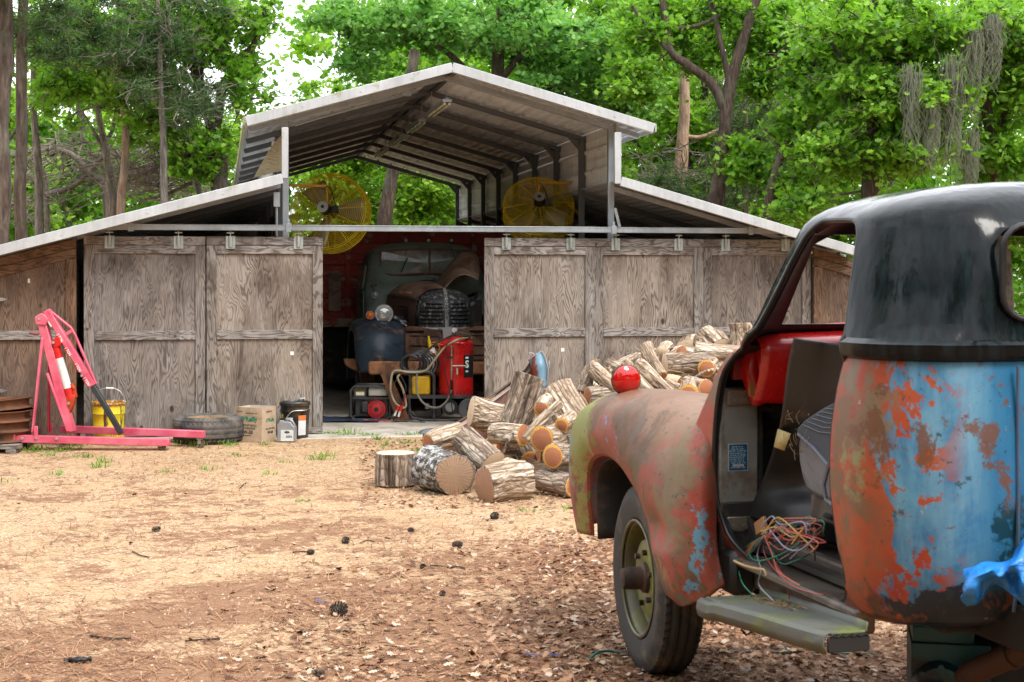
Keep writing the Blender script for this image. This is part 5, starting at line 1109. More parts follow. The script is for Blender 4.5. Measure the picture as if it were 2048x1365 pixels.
q = MB(); q.box((-.722, 1.95, 1.42), (.02, .9, .02)); q.box((-.725, 1.95, 1.32), (.02, .9, .015)); q.bar((-.725, 1.45, 1.40), (-.725, 1.45, .85), .01, .01); q.build('door_moulding', GRN, old)
for px in (812, 857, 903):
    p = dq(px, 487, 1.95); q = MB(); q.cyl(p - Vector((0, 0, .02)), p + Vector((0, 0, .02)), .028, .02, 10); q.ball(p + Vector((0, -.01, .03)), .022, 10, 6, (1, 1, 1), mi=1); q.build('roof_lamp', [BLACK, CHR], old)
# hood, left half closed, right half folded up
HD = [[(0, .16, 1.475), (-.16, .16, 1.46), (-.27, .17, 1.38), (-.30, .18, 1.25), (-.31, .2, 1.05)], [(0, .6, 1.515), (-.2, .6, 1.50), (-.33, .6, 1.41), (-.37, .6, 1.28), (-.38, .6, 1.05)], [(0, 1.28, 1.55), (-.26, 1.28, 1.53), (-.44, 1.28, 1.43), (-.49, 1.28, 1.3), (-.50, 1.28, 1.05)]]
q = MB(); loft(q, HD, 6, 6); nf = len(q.f); q.m = [0 if (k % 24) < 13 else 1 for k in range(nf)]; hood = q.build('hood', [BRN_, MAR], old, angle=60)
q = MB()
for k in range(5): z = 1.28 - k * .034; q.tube([(-.335 - .02, .38, z), (-.37, .60, z), (-.405, .82, z)], .010, 5, flat=.6)
q.tube([(-.30, .17, 1.345), (-.37, .6, 1.365), (-.48, 1.28, 1.39)], .006, 5); q.build('hood_louvres', BLACK, hood)
q = MB(); 
for k in range(7): q.box((-.29 - .012 * k - .035, .36 + k * .055, 1.43 - .0 * k), (.012, .018, .02))
q.build('hood_badge', RST, hood)
FL = [[dq(889, 578, .3), dq(903, 562, .3), dq(922, 550, .3), dq(942, 553, .3), dq(957, 561, .3)], [dq(880, 576, .7), dq(899, 548, .7), dq(922, 528, .7), dq(944, 525, .7), dq(959, 540, .7)], [dq(868, 572, 1.2), dq(893, 536, 1.2), dq(920, 508, 1.2), dq(944, 503, 1.2), dq(957, 517, 1.2)]]
q = MB(); loft(q, FL, 5, 6); q.build('hood_flap', BRN_, old, angle=70, solid=.006)
q = MB(); q.box((.22, .75, 1.14), (.40, 1.0, .42)); q.box((.1, .8, 1.38), (.1, .5, .06)); q.tube([(.35, .3, 1.3), (.42, .6, 1.42), (.4, 1.0, 1.38)], .02, 6); q.build('engine', DARK, old, bevel=.02)
q = MB(); q.tube([(.30, .22, 1.30), (.42, .4, 1.36), (.50, .8, 1.38), (.52, 1.25, 1.36)], .02, 8); q.build('hood_ledge', GRN, old)
# grille shell
def shell(u, v):                               # u across, v up
    ph = R(-84 + 168 * u); z0 = 1.04; z1 = 1.478
    t = v; s_ = 1.0 if t < .55 else math.sqrt(max(0, 1 - ((t - .55) / .45) ** 2.3)); s_ = max(s_, .02); s_ *= (.93 + .07 * math.sin(min(t / .55, 1) * PI / 2))
    return Vector((.292 * s_ * math.sin(ph), .24 - .27 * s_ * math.cos(ph) + .03 * t, z0 + (z1 - z0) * t))
q = MB(); q.grid(shell, 24, 22); gs = q.build('grille_shell', GBLK, old, angle=60)
q = MB()
for k in range(6):
    v = .16 + k * .092
    for s in (-1, 1):
        uu = [.5 + s * x for x in np.linspace(.045 + .01 * (k == 5), .36 - (.02 * k if k > 3 else 0), 9)]; q.tube([shell(u, v) + (shell(u, v) - Vector((0, .35, 1.2))).normalized() * .001 for u in uu], .0125, 6, flat=.75)
q.build('grille_slots', plain('slot_shadow_black', (.006, .006, .006), .9), gs)
q = MB(); q.tube([shell(.5, v) + Vector((0, -.004, 0)) for v in np.linspace(.02, .97, 12)], .019, 6, flat=1.0); st_ = q.build('grille_strip', CHR, gs)
for k, ch in enumerate('DODGE'):
    p = shell(.5, .80 - k * .125) + Vector((0, -.026, 0)); text(ch, .052, BLACK, gs, facing(p, (1, 0, 0), (0, 0, 1)), ext=.002)
q = MB(); q.tube([shell(u, .03) + Vector((0, -.008, 0)) for u in np.linspace(.05, .95, 12)], .024, 6, flat=.7); q.prism([(-.05, 1.07), (.05, 1.07), (.035, .86), (0, .76), (-.035, .86)], -.06, -.02); q.build('nose_trim', CHR, gs)
for k, ch in enumerate('DODGE'): text(ch, .034, CHR if 0 else BLACK, gs, facing(shell(.40 + k * .07, .03) + Vector((0, -.034, 0)), (1, 0, 0), (0, 0, 1)), ext=.002)
for s in (-1, 1):
    LV2 = [[(s * .06, -.02, 1.03), (s * .2, .02, 1.06), (s * .34, .06, 1.08), (s * .46, .05, 1.07)], [(s * .04, -.08, .92), (s * .18, -.06, .95), (s * .32, -.02, .98), (s * .46, -.04, .98)], [(s * .03, -.10, .75), (s * .18, -.10, .76), (s * .32, -.08, .77), (s * .46, -.10, .78)], [(s * .03, -.08, .58), (s * .18, -.08, .58), (s * .32, -.06, .58), (s * .46, -.08, .58)]]
    q = MB(); loft(q, LV2, 5, 5); lp = q.build('lower_grille', RSD, old, angle=60)
    q = MB()
    for k in range(9):
        z = 1.03 - k * .05; x1 = .40; x0 = .10 + (.16 if k < 1 else .0); q.tube([(s * x, -.055 + .04 * (z > .9) - .02 * (z < .8) - (.03 if x < .2 else .0), z - (.01 if x < .2 else 0)) for x in np.linspace(x0 - .02, x1 + .03, 7)], .016, 5, flat=.6)
    q.build('lower_slots', BLACK, lp)
    FD = [[(-.93, -.0, .62), (-.91, -.14, .62), (-.70, -.21, .62), (-.45, -.12, .60)], [(-.95, .02, .85), (-.93, -.14, .85), (-.70, -.23, .86), (-.445, -.13, .86)], [(-.955, .08, .97), (-.92, -.03, 1.04), (-.69, -.11, 1.09), (-.435, -.0, 1.06)],
          [(-.96, .28, 1.03), (-.92, .26, 1.13), (-.68, .24, 1.195), (-.42, .25, 1.17)], [(-.96, .65, .98), (-.92, .68, 1.09), (-.68, .70, 1.15), (-.40, .7, 1.14)], [(-.95, .92, .72), (-.92, 1.02, .80), (-.68, 1.08, .85), (-.45, 1.05, .85)], [(-.95, .99, .48), (-.92, 1.1, .48), (-.68, 1.15, .48), (-.45, 1.15, .48)]]
    FD = [[(x * -s, y, z) for x, y, z in r_] for r_ in FD]; q = MB(); loft(q, FD, 6, 6)
    q.build('front_fender', NVY, old, angle=70, solid=.006)
    w_ = MB(); w_.T = Matrix.Translation((s * .78, .5, .59)) @ Matrix.Rotation(R(90), 4, 'Y'); tyre_mesh(w_, .42, .25, .2, 40); tt = w_.build('front_wheel', TYRE, old, angle=30)
    q = MB(); q.T = Matrix.Translation((s * .78, .5, .59)) @ Matrix.Rotation(R(90) * s, 4, 'Y'); q.lathe([(.25, .06), (.22, .04), (.2, -.02), (.08, .0), (.001, .06)], 24); q.build('wheel_disc', RST, tt)
HL = dq(768, 628, .02)
def headlamp(p, r, nm, mat_l, deep=.16):
    q = MB(); M_ = Matrix.Translation(p) @ Matrix.Rotation(R(90), 4, 'X'); q.lathe([(r, 0), (r * .98, -.02), (r * .8, -deep * .6), (r * .35, -deep), (.001, -deep * 1.05)], 24, M_); h = q.build(nm, GBLK, old)
    q = MB(); q.T = M_; q.lathe([(r * 1.02, -.012), (r * 1.05, .004), (r * .96, .014), (r * .88, .008)], 28); q.build('bezel', CHR, h)
    q = MB(); q.T = M_; q.lathe([(r * .9, .008), (r * .7, .022), (r * .4, .031), (.001, .034)], 24); q.build('lens', mat_l, h); return h
gl_ = G('lamp_glass', .08, .4); gl_.set(base=gl_.mix(gl_.noise(gl_.co(), 25, 4, .6), (.25, .27, .26), (.85, .88, .86))); LG = gl_.mat
headlamp(HL, .092, 'headlight', LG); headlamp(Vector((-HL.x + .02, HL.y, HL.z)), .092, 'headlight', LG)
headlamp(dq(740, 631, .0), .044, 'turn_signal', plain('orange_lens', (.72, .16, .02), .15), .07)
headlamp(dq(750, 590, 1.1), .036, 'spot_lamp', LG, .06)
q = MB(); q.tube([dq(750, 590, 1.12), dq(746, 578, 1.2), dq(741, 572, 1.3), dq(752, 570, 1.38)], .012, 6); q.bar(dq(788, 634, .02), dq(812, 646, .04), .03, .03); q.bar(dq(800, 645, .0), dq(814, 652, .0), .012, .012); q.build('lamp_bracket', GBLK, old)
a, b = dq(736, 735, -.32), dq(985, 737, -.32); q = MB(); q.prism([(a.x, .62), (a.x + .03, .605), (b.x, .60), (b.x, .725), (a.x + .03, .745), (a.x, .73)], -.36, -.30); q.build('bumper', RST, old, bevel=.02, seg=3)
a, b = dq(685, 716, .25), dq(742, 744, .1); q = MB(); q.prism([(a.x, .745), (b.x, .74), (b.x, .60), (a.x + .10, .63), (a.x + .02, .68)], .1, .2); q.build('bumper_end', RST, old, bevel=.01)
q = MB(); q.box((-.80, .02, .50), (.10, .10, .40)); q.bar((-.86, .05, .62), (-.72, .0, .25), .04, .08); q.bar((-.45, .2, .50), (-.45, 6, .50), .08, .16); q.bar((.45, .2, .50), (.45, 6, .50), .08, .16); q.box((0, .45, .42), (1.5, .1, .1)); q.box((0, .5, .8), (.9, .5, .5)); q.build('chassis', RUST, old, bevel=.01)
# red stake body behind the cab
g = G('flaking_red_boards', .85); v = g.co(rand=9); n_ = g.noise(g.co((.35, 1, 1), rand=9), 5, 8, .7, .4); c = g.mix(g.mr(g.noise(v, 3, 4), .3, .7), (.34, .05, .042), (.55, .10, .08)); c = g.mix(g.mr(n_, .55, .62), c, (.45, .36, .30)); g.set(base=c, normal=g.bump(n_, .4, .01)); REDB = g.mat
box_ = MB(); yb = 2.92; box_.box((0, yb + .02, 1.60), (2.30, .01, 1.1)); box_ = box_.build('cargo_body', REDB, old)
for k in range(8):
    z = 1.13 + k * .135; q = MB(); q.box((0, yb - .005 * (k % 2), z), (2.28, .024, .122)); q.build('board', REDB, box_, bevel=.004)
for x in (-1.13, -.78, -.25, .25, .78, 1.13): q = MB(); q.box((x, yb - .035, 1.6), (.07, .035, 1.10)); q.build('upright', REDB, box_, bevel=.004)
q = MB(); q.box((0, yb - .03, 2.19), (2.32, .06, .05)); q.box((0, 4.8, 1.02), (2.3, 3.8, .08)); q.box((0, yb - .02, 1.04), (2.32, .08, .10)); q.build('body_rail', REDB, box_)
for s in (-1, 1): q = MB(); q.box((s * 1.14, 4.8, 1.6), (.03, 3.7, 1.1)); q.build('body_side', REDB, box_)
a, b = dq(657, 550, 2.85), dq(682, 622, 2.85); q = MB(); q.box(((a.x + b.x) / 2, 2.85, (a.z + b.z) / 2), (b.x - a.x, .02, a.z - b.z)); q.box(((a.x + b.x) / 2, 2.845, a.z + .01), (b.x - a.x + .02, .03, .03)); q.build('hung_plate', BRN_, box_)
for s in (-1, 1):
    for o_ in (.72, .98): w_ = MB(); w_.T = Matrix.Translation((s * o_, 5.0, .62)) @ Matrix.Rotation(R(90), 4, 'Y'); tyre_mesh(w_, .45, .25, .2, 36); w_.build('rear_wheel', TYRE, old, angle=30)
for c_, s_ in (((-.85, 3.4, .62), (.55, .55, .70)), ((-.2, 3.8, .55), (.5, .8, .7)), ((.8, 3.4, .62), (.5, .5, .7))): q = MB(); q.box(c_, s_); q.build('dark_filler_box', DARK, old, bevel=.02)  # made-up dark boxes standing in for the darkness under the body
q = MB(); q.box((0, 6.2, .60), (2.2, .02, .8)); q.build('dark_filler_sheet', DARK, old)  # made-up dark sheet closing the bright gaps below the body
# ============================================================ EQUIPMENT ON THE SLAB
EZ = .056
def P(px, py, Y=16.15): return at(px, py, Y)
BKF = plain('black_tube_frame', (.035, .038, .042), .45, .1, .2, dirt=(.10, .08, .06)); REDE = plain('red_engine_cover', (.50, .02, .025), .4, 0, .15, dirt=(.1, .03, .02))
def lp(o, *a): return at(*a) - o.location
gen = thing('generator', 'small generator in black tube frame with round red starter cover, left of the red tank', 'generator', (P(745, 0, 16.15).x, 16.15, EZ))
q = MB(); cn = lambda x0, x1, z0, z1, y: [(x0 + .04, y, z0), (x1 - .04, y, z0), (x1, y, z0 + .04), (x1, y, z1 - .04), (x1 - .04, y, z1), (x0 + .04, y, z1), (x0, y, z1 - .04), (x0, y, z0 + .04)]
for y in (-.15, .15): q.tube(cn(-.22, .20, .0 + .015, .37, y), .014, 8, closed=True)
for x, z in ((-.22, .3), (.2, .3), (-.22, .05), (.2, .05)): q.cyl((x, -.15, z), (x, .15, z), .012, n=8)
q.bar((-.20, -.15, .245), (.19, -.15, .245), .02, .02); q.build('tube_frame', BKF, gen)
q = MB(); q.T = Matrix.Translation((.055, -.12, .125)) @ Matrix.Rotation(R(90), 4, 'X'); q.lathe([(.108, -.09), (.110, -.01), (.098, .015), (.06, .022), (.03, .028), (.001, .03)], 32); en = q.build('engine', REDE, gen)
q = MB(); q.T = Matrix.Translation((.055, -.12, .125)) @ Matrix.Rotation(R(90), 4, 'X')
for k in range(20): a = 2 * PI * k / 20; q.bar((.055 * math.cos(a), .055 * math.sin(a), .0235), (.082 * math.cos(a), .082 * math.sin(a), .0195), .006, .004)
q.cyl((0, 0, .025), (0, 0, .033), .024, n=16); q.build('cooling_slots', BLACK, en)
q = MB(); q.box((-.07, -.10, .15), (.07, .10, .12)); q.box((-.10, -.12, .12), (.03, .03, .08)); q.box((.0, .0, .14), (.36, .22, .2)); q.box((.13, -.02, .06), (.12, .2, .08)); q.build('carburettor', plain('grimy_casting', (.05, .048, .045), .5, .3, .4), gen, bevel=.01)
q = MB(); q.box((.07, -.02, .305), (.20, .24, .08)); q.box((.02, -.02, .352), (.10, .12, .02)); q.build('fuel_tank', plain('dirty_cream_tank', (.42, .40, .34), .5, 0, .2, dirt=(.12, .10, .08)), gen, bevel=.02, seg=2)
q = MB(); q.box((-.12, -.05, .30), (.13, .18, .09)); q.box((-.12, -.143, .29), (.09, .004, .035), mi=1); q.box((-.12, -.1435, .305), (.09, .004, .012), mi=2); q.build('control_box', [BKF, plain('label_pale', (.6, .62, .6)), plain('label_yellow', (.7, .5, .05))], gen, bevel=.004)
ru = thing('steel_prop', 'slanted rusty steel leg leaning between the generator and the hose cart', 'steel prop', P(805, 840, 15.95)); ru.location.z = EZ
q = MB(); q.add([lp(ru, x, y, Y) for Y in (15.95, 15.99) for x, y in ((762, 750), (781, 740), (786, 760), (812, 820), (818, 838), (792, 838), (784, 815))], [(0, 1, 2, 3, 4, 5, 6), (13, 12, 11, 10, 9, 8, 7)] + [(k, 7 + k, 7 + (k + 1) % 7, (k + 1) % 7) for k in range(7)])
q.box(lp(ru, 804, 838, 15.97) + Vector((0, 0, .0)), (.16, .10, .012)); q.build('plate', RUST, ru)
cart = thing('hose_cart', 'dark tubular steel cart draped with hoses, carrying the red tank', 'cart', (P(870, 0).x, 16.15, EZ))
L_ = lambda px, py, Y=16.15: lp(cart, px, py, Y)
q = MB()
for Y in (16.00, 16.32):
    q.tube([L_(x, y, Y) for x, y in ((818, 792), (819, 826), (824, 836), (850, 841), (900, 841), (925, 838))], .017, 8)
    q.cyl(L_(820, 795, Y), L_(820, 752, Y), .016); q.cyl(L_(868, 841, Y), L_(868, 752, Y), .017); q.bar(L_(814, 794, Y), L_(945, 794, Y), .03, .035)
    q.tube(catmull([L_(868, 755, Y), L_(862, 746, Y), L_(840, 742, Y), L_(800, 744, Y), L_(762, 752, Y)], 4), .017, 8); q.tube(catmull([L_(935, 794, Y), L_(952, 800, Y), L_(957, 815, Y)], 4), .016, 8)
for x, y in ((820, 838), (868, 841), (925, 838), (820, 752), (764, 752)): q.cyl(L_(x, y, 16.00), L_(x, y, 16.32), .014)
c = L_(880, 794, 16.16); q.box(c + Vector((0, 0, .012)), (.64, .32, .006)); q.box(L_(845, 790, 16.13), (.25, .2, .006)); q.build('frame', BKF, cart)
for Y in (15.94, 16.38): q = MB(); q.T = Matrix.Translation(L_(938, 819, Y)) @ Matrix.Rotation(R(90), 4, 'X'); q.lathe([(.02, -.01), (.03, -.02), (.085, -.02), (.105, -.025), (.115, 0), (.105, .025), (.085, .02), (.03, .02), (.02, .01)], 24); q.build('wheel', plain('cart_wheel_%d' % int(Y * 10), (.12, .12, .12), .6, 0, .3), cart)
q = MB(); q.cyl(L_(900, 815, 16.00), L_(900, 815, 16.25), .085, n=20); q.cyl(L_(900, 815, 15.98), L_(900, 815, 16.00), .05, n=16, mi=1); q.box(L_(872, 822, 16.15), (.12, .2, .1)); q.cyl(L_(855, 818, 16.10), L_(855, 806, 16.10), .03, n=12, mi=1); q.build('pump_motor', [plain('greasy_motor', (.03, .03, .03), .5, .4, .4), plain('dull_alloy', (.3, .3, .29), .5, .6, .3)], cart)
yt_ = thing('yellow_tank', 'square yellow plastic tank on the hose cart, left of the red tank', 'tank', L_(842, 790, 16.10) + cart.location)
q = MB(); q.box((0, 0, .105), (.20, .18, .205)); q.build('body', plain('yellow_plastic', (.62, .36, .01), .4, 0, .12, dirt=(.3, .15, .02)), yt_, bevel=.02, seg=3); q = MB(); q.cyl((-.06, 0, .205), (-.06, 0, .225), .02, n=12); q.box((-.085, -.05, .212), (.01, .02, .012)); q.build('cap', WHITE, yt_)
rt = thing('red_pressure_tank', 'tall bright red cylindrical tank with brass valve fittings on the cart', 'tank', L_(912, 790, 16.17) + cart.location)
k_ = 16.17 / FPX; RR_ = 34.5 * k_; HH = 117 * k_; RDT = plain('red_tank_paint', (.62, .012, .012), .32, 0, .1, 5, dirt=(.42, .02, .02), coat=.3)
q = MB(); q.lathe([(RR_ * .96, .0), (RR_, .008), (RR_, HH * .82), (RR_ * 1.01, HH * .83), (RR_ * 1.01, HH * .89), (RR_ * .97, HH * .91), (RR_ * .6, HH * .955), (RR_ * .58, HH * .985), (.001, HH)], 40, cap0=True)
for row, z in ((0, .035), (1, HH * .73)):
    for k in range(30): a = 2 * PI * k / 30; q.box((RR_ * math.cos(a) * 1.0, RR_ * math.sin(a) * 1.0, z), (.006, .006, .035), Matrix.Rotation(a, 4, 'Z'), mi=1)
q.build('body', [RDT, plain('dark_red_slot', (.12, .004, .004), .6)], rt, angle=30)
BRS = plain('brass_and_zinc', (.50, .44, .34), .35, .7, .35); c = MB(); y0 = -RR_ - .03
def pt(px, py, dy=0): return at(px, py, 16.17) - rt.location + Vector((0, y0 + dy, 0))
for (ya, yb, r_) in ((690, 694, .014), (694, 704, .010), (705, 712, .012), (712, 722, .008), (722, 727, .012), (727, 737, .009), (737, 740, .013), (740, 758, .008)): c.cyl(pt(905, ya), pt(905, yb), r_, n=10)
for (xa, xb, r_) in ((906, 912, .009), (912, 915, .012), (915, 921, .009), (921, 926, .012), (926, 934, .009)): c.cyl(pt(xa, 730), pt(xb, 730), r_, n=10)
c.box(pt(916, 740, -.015), (.018, .008, .07)); c.build('valve_fittings', BRS, rt)
c = MB(); 
for y in range(759, 784, 4): c.cyl(pt(904.5, y), pt(904.5, y + 3), .015, n=10)
c.cyl(pt(904.5, 757), pt(904, 790), .009, n=8); c.box(pt(900, 713, -.005), (.07, .03, .022)); c.build('hose_end', BLACK, rt)
c = MB(); a0, a1 = R(-62), R(-8); c.grid(lambda u, v: Vector(((RR_ + .002) * math.cos(a0 + (a1 - a0) * u), (RR_ + .002) * math.sin(a0 + (a1 - a0) * u), HH * .31 + HH * .38 * v)), 8, 1); dc = c.build('decal', plain('black_decal', (.02, .02, .022), .4), rt)
aa = R(-50); text('S', .11, WHITE, dc, facing((math.cos(aa) * (RR_ + .006), math.sin(aa) * (RR_ + .006), HH * .53), (-math.sin(aa), math.cos(aa), 0), (0, 0, 1)), ext=.002, bold=.003)
c = MB()
for z, w_ in ((HH * .645, .04), (HH * .415, .035)): c.box((math.cos(aa) * (RR_ + .004), math.sin(aa) * (RR_ + .004), z), (.002, w_, .018), Matrix.Rotation(aa, 4, 'Z'))
c.build('decal_text', WHITE, dc)
c = MB(); p = at(909, 661, 16.17) - rt.location; c.cyl(p + Vector((0, .0, -.06)), p, .02, n=10, mi=1); c.cyl(p + Vector((0, -.02, 0)), p + Vector((0, .01, 0)), .028, n=16); c.build('pressure_gauge', [CHR, BLACK], rt)
wb = thing('spray_bottle', 'white spray bottle with yellow nozzle behind the hose coil', 'bottle', L_(860, 744, 16.20) + cart.location)
q = MB(); q.T = Matrix.Rotation(R(8), 4, 'Y'); q.lathe([(.001, 0), (.06, 0), (.065, .02), (.065, .18), (.05, .22), (.018, .25), (.018, .265)], 20); q.build('bottle', plain('milky_plastic', (.62, .60, .56), .4, 0, .1), wb); q = MB(); q.cyl((.0, 0, .26), (-.01, 0, .34), .018, n=10); q.cyl((-.01, 0, .34), (-.015, -.0, .385), .011, n=8); q.build('nozzle', plain('yellow_nozzle', (.8, .62, .02), .35), wb)
def hose(label, pts, r, mat, Y=15.92, nm='hose', loops=None):
    o0 = at(pts[0][0], pts[0][1], Y); o = thing(nm, label, nm.replace('_', ' '), o0)
    q = MB(); q.tube(catmull([at(p[0], p[1], p[2] if len(p) > 2 else Y) - o0 for p in pts], 6), r, 7); q.build('tube', mat, o); return o
TANH = plain('tan_hose_rubber', (.36, .30, .19), .5); BLKH = plain('black_hose_rubber', (.02, .02, .022), .45)
hose('tan hose looping from the red tank top to the cart bottom', [(943, 676, 16.20), (915, 680), (888, 697), (868, 722), (850, 742), (820, 745), (790, 742), (782, 760), (782, 785), (790, 805), (802, 815), (812, 812), (806, 780), (795, 757), (800, 750)], .012, TANH, 15.90)
hose('tan hose hanging in a deep loop below the cart shelf', [(834, 748), (833, 770), (838, 795), (855, 812), (878, 815), (895, 800), (903, 780)], .011, plain('grey_tan_hose', (.22, .20, .16), .5), 15.88)
hose('black hose draped over the top of the red tank', [(838, 732), (845, 712), (868, 690), (890, 678), (915, 667), (935, 669), (940, 675), (930, 681, 16.10)], .009, BLKH, 15.92)
hose('thin black cable running down the front of the red tank', [(912, 664, 16.10), (898, 680), (889, 710), (890, 745), (897, 775), (902, 800), (905, 825)], .006, BLKH, 15.86, 'cable')
o0 = at(822, 728, 16.05); co_ = thing('hose_coil', 'thick black hose coiled above the yellow tank', 'hose', o0)
rr = random.Random(12)
for k in range(7):
    q = MB(); r_ = .10 + .01 * k; q.tube([Vector((r_ * 1.05 * math.cos(t) + .02 * k, -.05 + .02 * k + rr.uniform(-.01, .01), r_ * math.sin(t) * .9 - .0 * k)) for t in np.linspace(0, 2 * PI, 26)[:-1]], .013 if k < 3 else .009, 7, closed=True); q.build('coil_turn', BLKH, co_)
for k, (lb, pts) in enumerate([('orange wire loops beside the spray bottle', [(858, 690), (866, 685), (876, 688), (878, 700), (870, 707), (860, 703), (862, 692), (872, 688), (886, 690)])]): hose(lb, pts, .004, plain('orange_wire', (.75, .22, .03), .4), 16.00, 'wire')
cl = thing('jumper_cables', 'tangle of jumper cables with red clamps on the slab edge', 'cables', at(795, 842, 15.90)); cl.location.z = EZ
CLM = [BLKH, plain('red_cable', (.45, .02, .02), .4), CHR]
for i, (pts, m) in enumerate([([(806, 800), (800, 815), (790, 835), (786, 842)], 0), ([(812, 790), (806, 812), (796, 838)], 1), ([(786, 842), (770, 841), (750, 843), (728, 840)], 1), ([(800, 750), (812, 775), (806, 800)], 0), ([(795, 757), (784, 780), (800, 808)], 0), ([(820, 820), (835, 838), (812, 842), (850, 845)], 0)]):
    q = MB(); q.tube(catmull([at(x, y, 15.86) - cl.location for x, y in pts], 5), .006, 6); q.build('cable', CLM[m], cl)
q = MB()
for (xa, ya, xb, yb) in ((797, 812, 789, 832), (803, 812, 797, 834)): q.bar(at(xa, ya, 15.82) - cl.location, at(xb, yb, 15.82) - cl.location, .012, .02, mi=2); q.bar(at(xa, ya, 15.82) - cl.location, at((xa + xb) / 2, (ya + yb) / 2, 15.81) - cl.location, .02, .026, mi=1)
q.build('clamp', CLM, cl)
q = MB(); o0 = bw(bu(690, 1.4), 1.3, EZ); q.grid(lambda u, v: Vector((.75 * (u - .5), .5 * (v - .5), .02 + .02 * mn.noise(Vector((u * 6, v * 5, 0))))), 16, 10); o = q.build('dark_tarpaulin', plain('dark_blue_sheet', (.02, .035, .07), .5), None, solid=.004); o.location = o0; tag(o, 'crumpled dark blue sheet on the barn floor left of the old truck', 'tarpaulin')
# rusty vehicle panel leaning on the log pile, and grey jack post
vp = thing('rusty_body_panel', 'long rusty truck body panel with flaking blue paint leaning against the right-hand door', 'body panel', at(950, 0, 13.9)); vp.location.z = 0
V_ = lambda px, py, Y: at(px, py, Y) - vp.location
PTH = [(700 + 145, 876, 13.0), (880, 862, 13.2), (930, 838, 13.5), (970, 805, 13.8), (1010, 775, 14.0), (1040, 752, 14.1), (1057, 732, 14.15), (1061, 718, 14.15)]
PB = worn('rusty_blue_panel', (.17, .075, .05), (.09, .045, .03), .4, .7, (.10, .20, .30), .35)
q = MB(); pts = catmull([V_(*p) for p in PTH], 4); m = len(pts)
prof = lambda p, i: [p + Vector((0, 0, .0)), p + Vector((.0, .035, .012)), p + Vector((0, .035, -.012)), p + Vector((.012, -.0, -.045)), p + Vector((.014, .02, -.05)), p + Vector((.04, .03, -.09 - .0 * i)), p + Vector((.10, .05, -.26))]
rows = [prof(p, i) for i, p in enumerate(pts)]; q.add([x for r_ in rows for x in r_], [(i * 7 + k, i * 7 + k + 1, (i + 1) * 7 + k + 1, (i + 1) * 7 + k) for i in range(m - 1) for k in range(6)], [1 if k in (2,) else (2 if k in (0, 1) else 0) for i in range(m - 1) for k in range(6)])
q.build('curved_sill', [PB, plain('pale_edge', (.30, .23, .19), .5, .3, .3), plain('dark_rust_edge', (.08, .045, .03), .7, .2, .3)], vp, angle=30, solid=.003)
PB2 = G('blue_red_panel', .4); pv = PB2.co(); PB2.set(base=blobs(PB2, pv, PB2.mix(PB2.noise(pv, 6, 7, .65), (.08, .18, .26), (.20, .34, .42)), [((V_(1068, 735, 14.15).x, 0, V_(1068, 735, 14.15).z, .55, 50, 2.2), .05, (.30, .07, .04), .2)], .03, 12))
q = MB(); TPP = [[V_(1058, 721, 14.15), V_(1062, 735, 14.1), V_(1066, 752, 14.08), V_(1068, 775, 14.05)], [V_(1070, 709, 14.1), V_(1073, 728, 14.0), V_(1076, 750, 13.97), V_(1078, 775, 13.95)], [V_(1080, 704, 14.12), V_(1086, 722, 14.02), V_(1089, 745, 14.0), V_(1090, 775, 13.98)], [V_(1084, 703, 14.3), V_(1091, 720, 14.25), V_(1094, 742, 14.2), V_(1093, 775, 14.2)]]
loft(q, TPP, 5, 5); q.build('pillar_end', PB2.mat, vp, angle=60, solid=.006)
q = MB(); q.tube([V_(1084, 703, 14.12), V_(1090, 716, 14.1), V_(1096, 738, 14.1), V_(1094, 762, 14.1)], .009, 6); q.tube([V_(1057, 722, 14.1), V_(1070, 711, 14.08), V_(1083, 703, 14.1)], .007, 6); q.ball(V_(1098, 731, 14.12), .022, 8, 6, (.5, .5, 2)); q.tube([V_(1062, 712, 14.1), V_(1058, 706, 14.1), V_(1066, 707, 14.1), V_(1070, 712, 14.1)], .005, 5); q.build('folded_edge', plain('pale_flange', (.35, .34, .36), .5, .3, .4, dirt=(.2, .08, .05)), vp)
jk = thing('jack_post', 'grey steel post with a flat dished head standing left of the log pile', 'jack post', at(852, 0, 12.9)); jk.location.z = 0
q = MB(); q.cyl((0, 0, 0), (0, 0, .27), .028, n=16); q.cyl((0, 0, 0), (0, 0, .012), .08, n=20); q.build('post', plain('grey_steel_post', (.13, .135, .14), .5, .5, .3, dirt=(.1, .07, .05)), jk)
q = MB(); q.lathe([(.001, .27), (.03, .275), (.07, .265), (.10, .245), (.11, .25), (.09, .275), (.05, .29), (.001, .292)], 14, Matrix.Translation((.06, 0, .0)) @ Matrix.Diagonal((1.2, .8, 1, 1))); q.build('head', plain('grey_steel_head', (.16, .165, .17), .5, .5, .3), jk)
# ============================================================ LOG PILE
SAW = plain('dry_bark_shreds', (.42, .29, .19), .95, 0, .4)
def bark2(name, c0, c1, c2, ridge=1.0, lich=0):
    g = G(name, .95); v = g.co((16, 16, .9), rand=7); v2 = g.co(rand=7)
    a = g.noise(v, 1.6, 7, .66, .5); b = g.noise(v2, 7, 7, .7); vo = g.voro(g.co((1, 1, .35), rand=7), 26 * ridge, 'DISTANCE_TO_EDGE')
    c = g.ramp(a, [(.36, c0), (.47, c1), (.62, c2)]); c = g.mix(g.mr(vo, .0, .10, .55, 0), c, c0)
    c = g.mix(g.mr(b, .45, .68, 0, .55), c, tuple(x * .55 for x in c1))
    if lich: c = g.mix(g.mr(g.noise(v2, 18, 7, .7), .50, .56, 0, lich), c, (.52, .52, .50))
    g.set(base=c, normal=g.bump(g.math('ADD', a, g.math('MULTIPLY', vo, 1.5)), 1.0, .02)); return g.mat
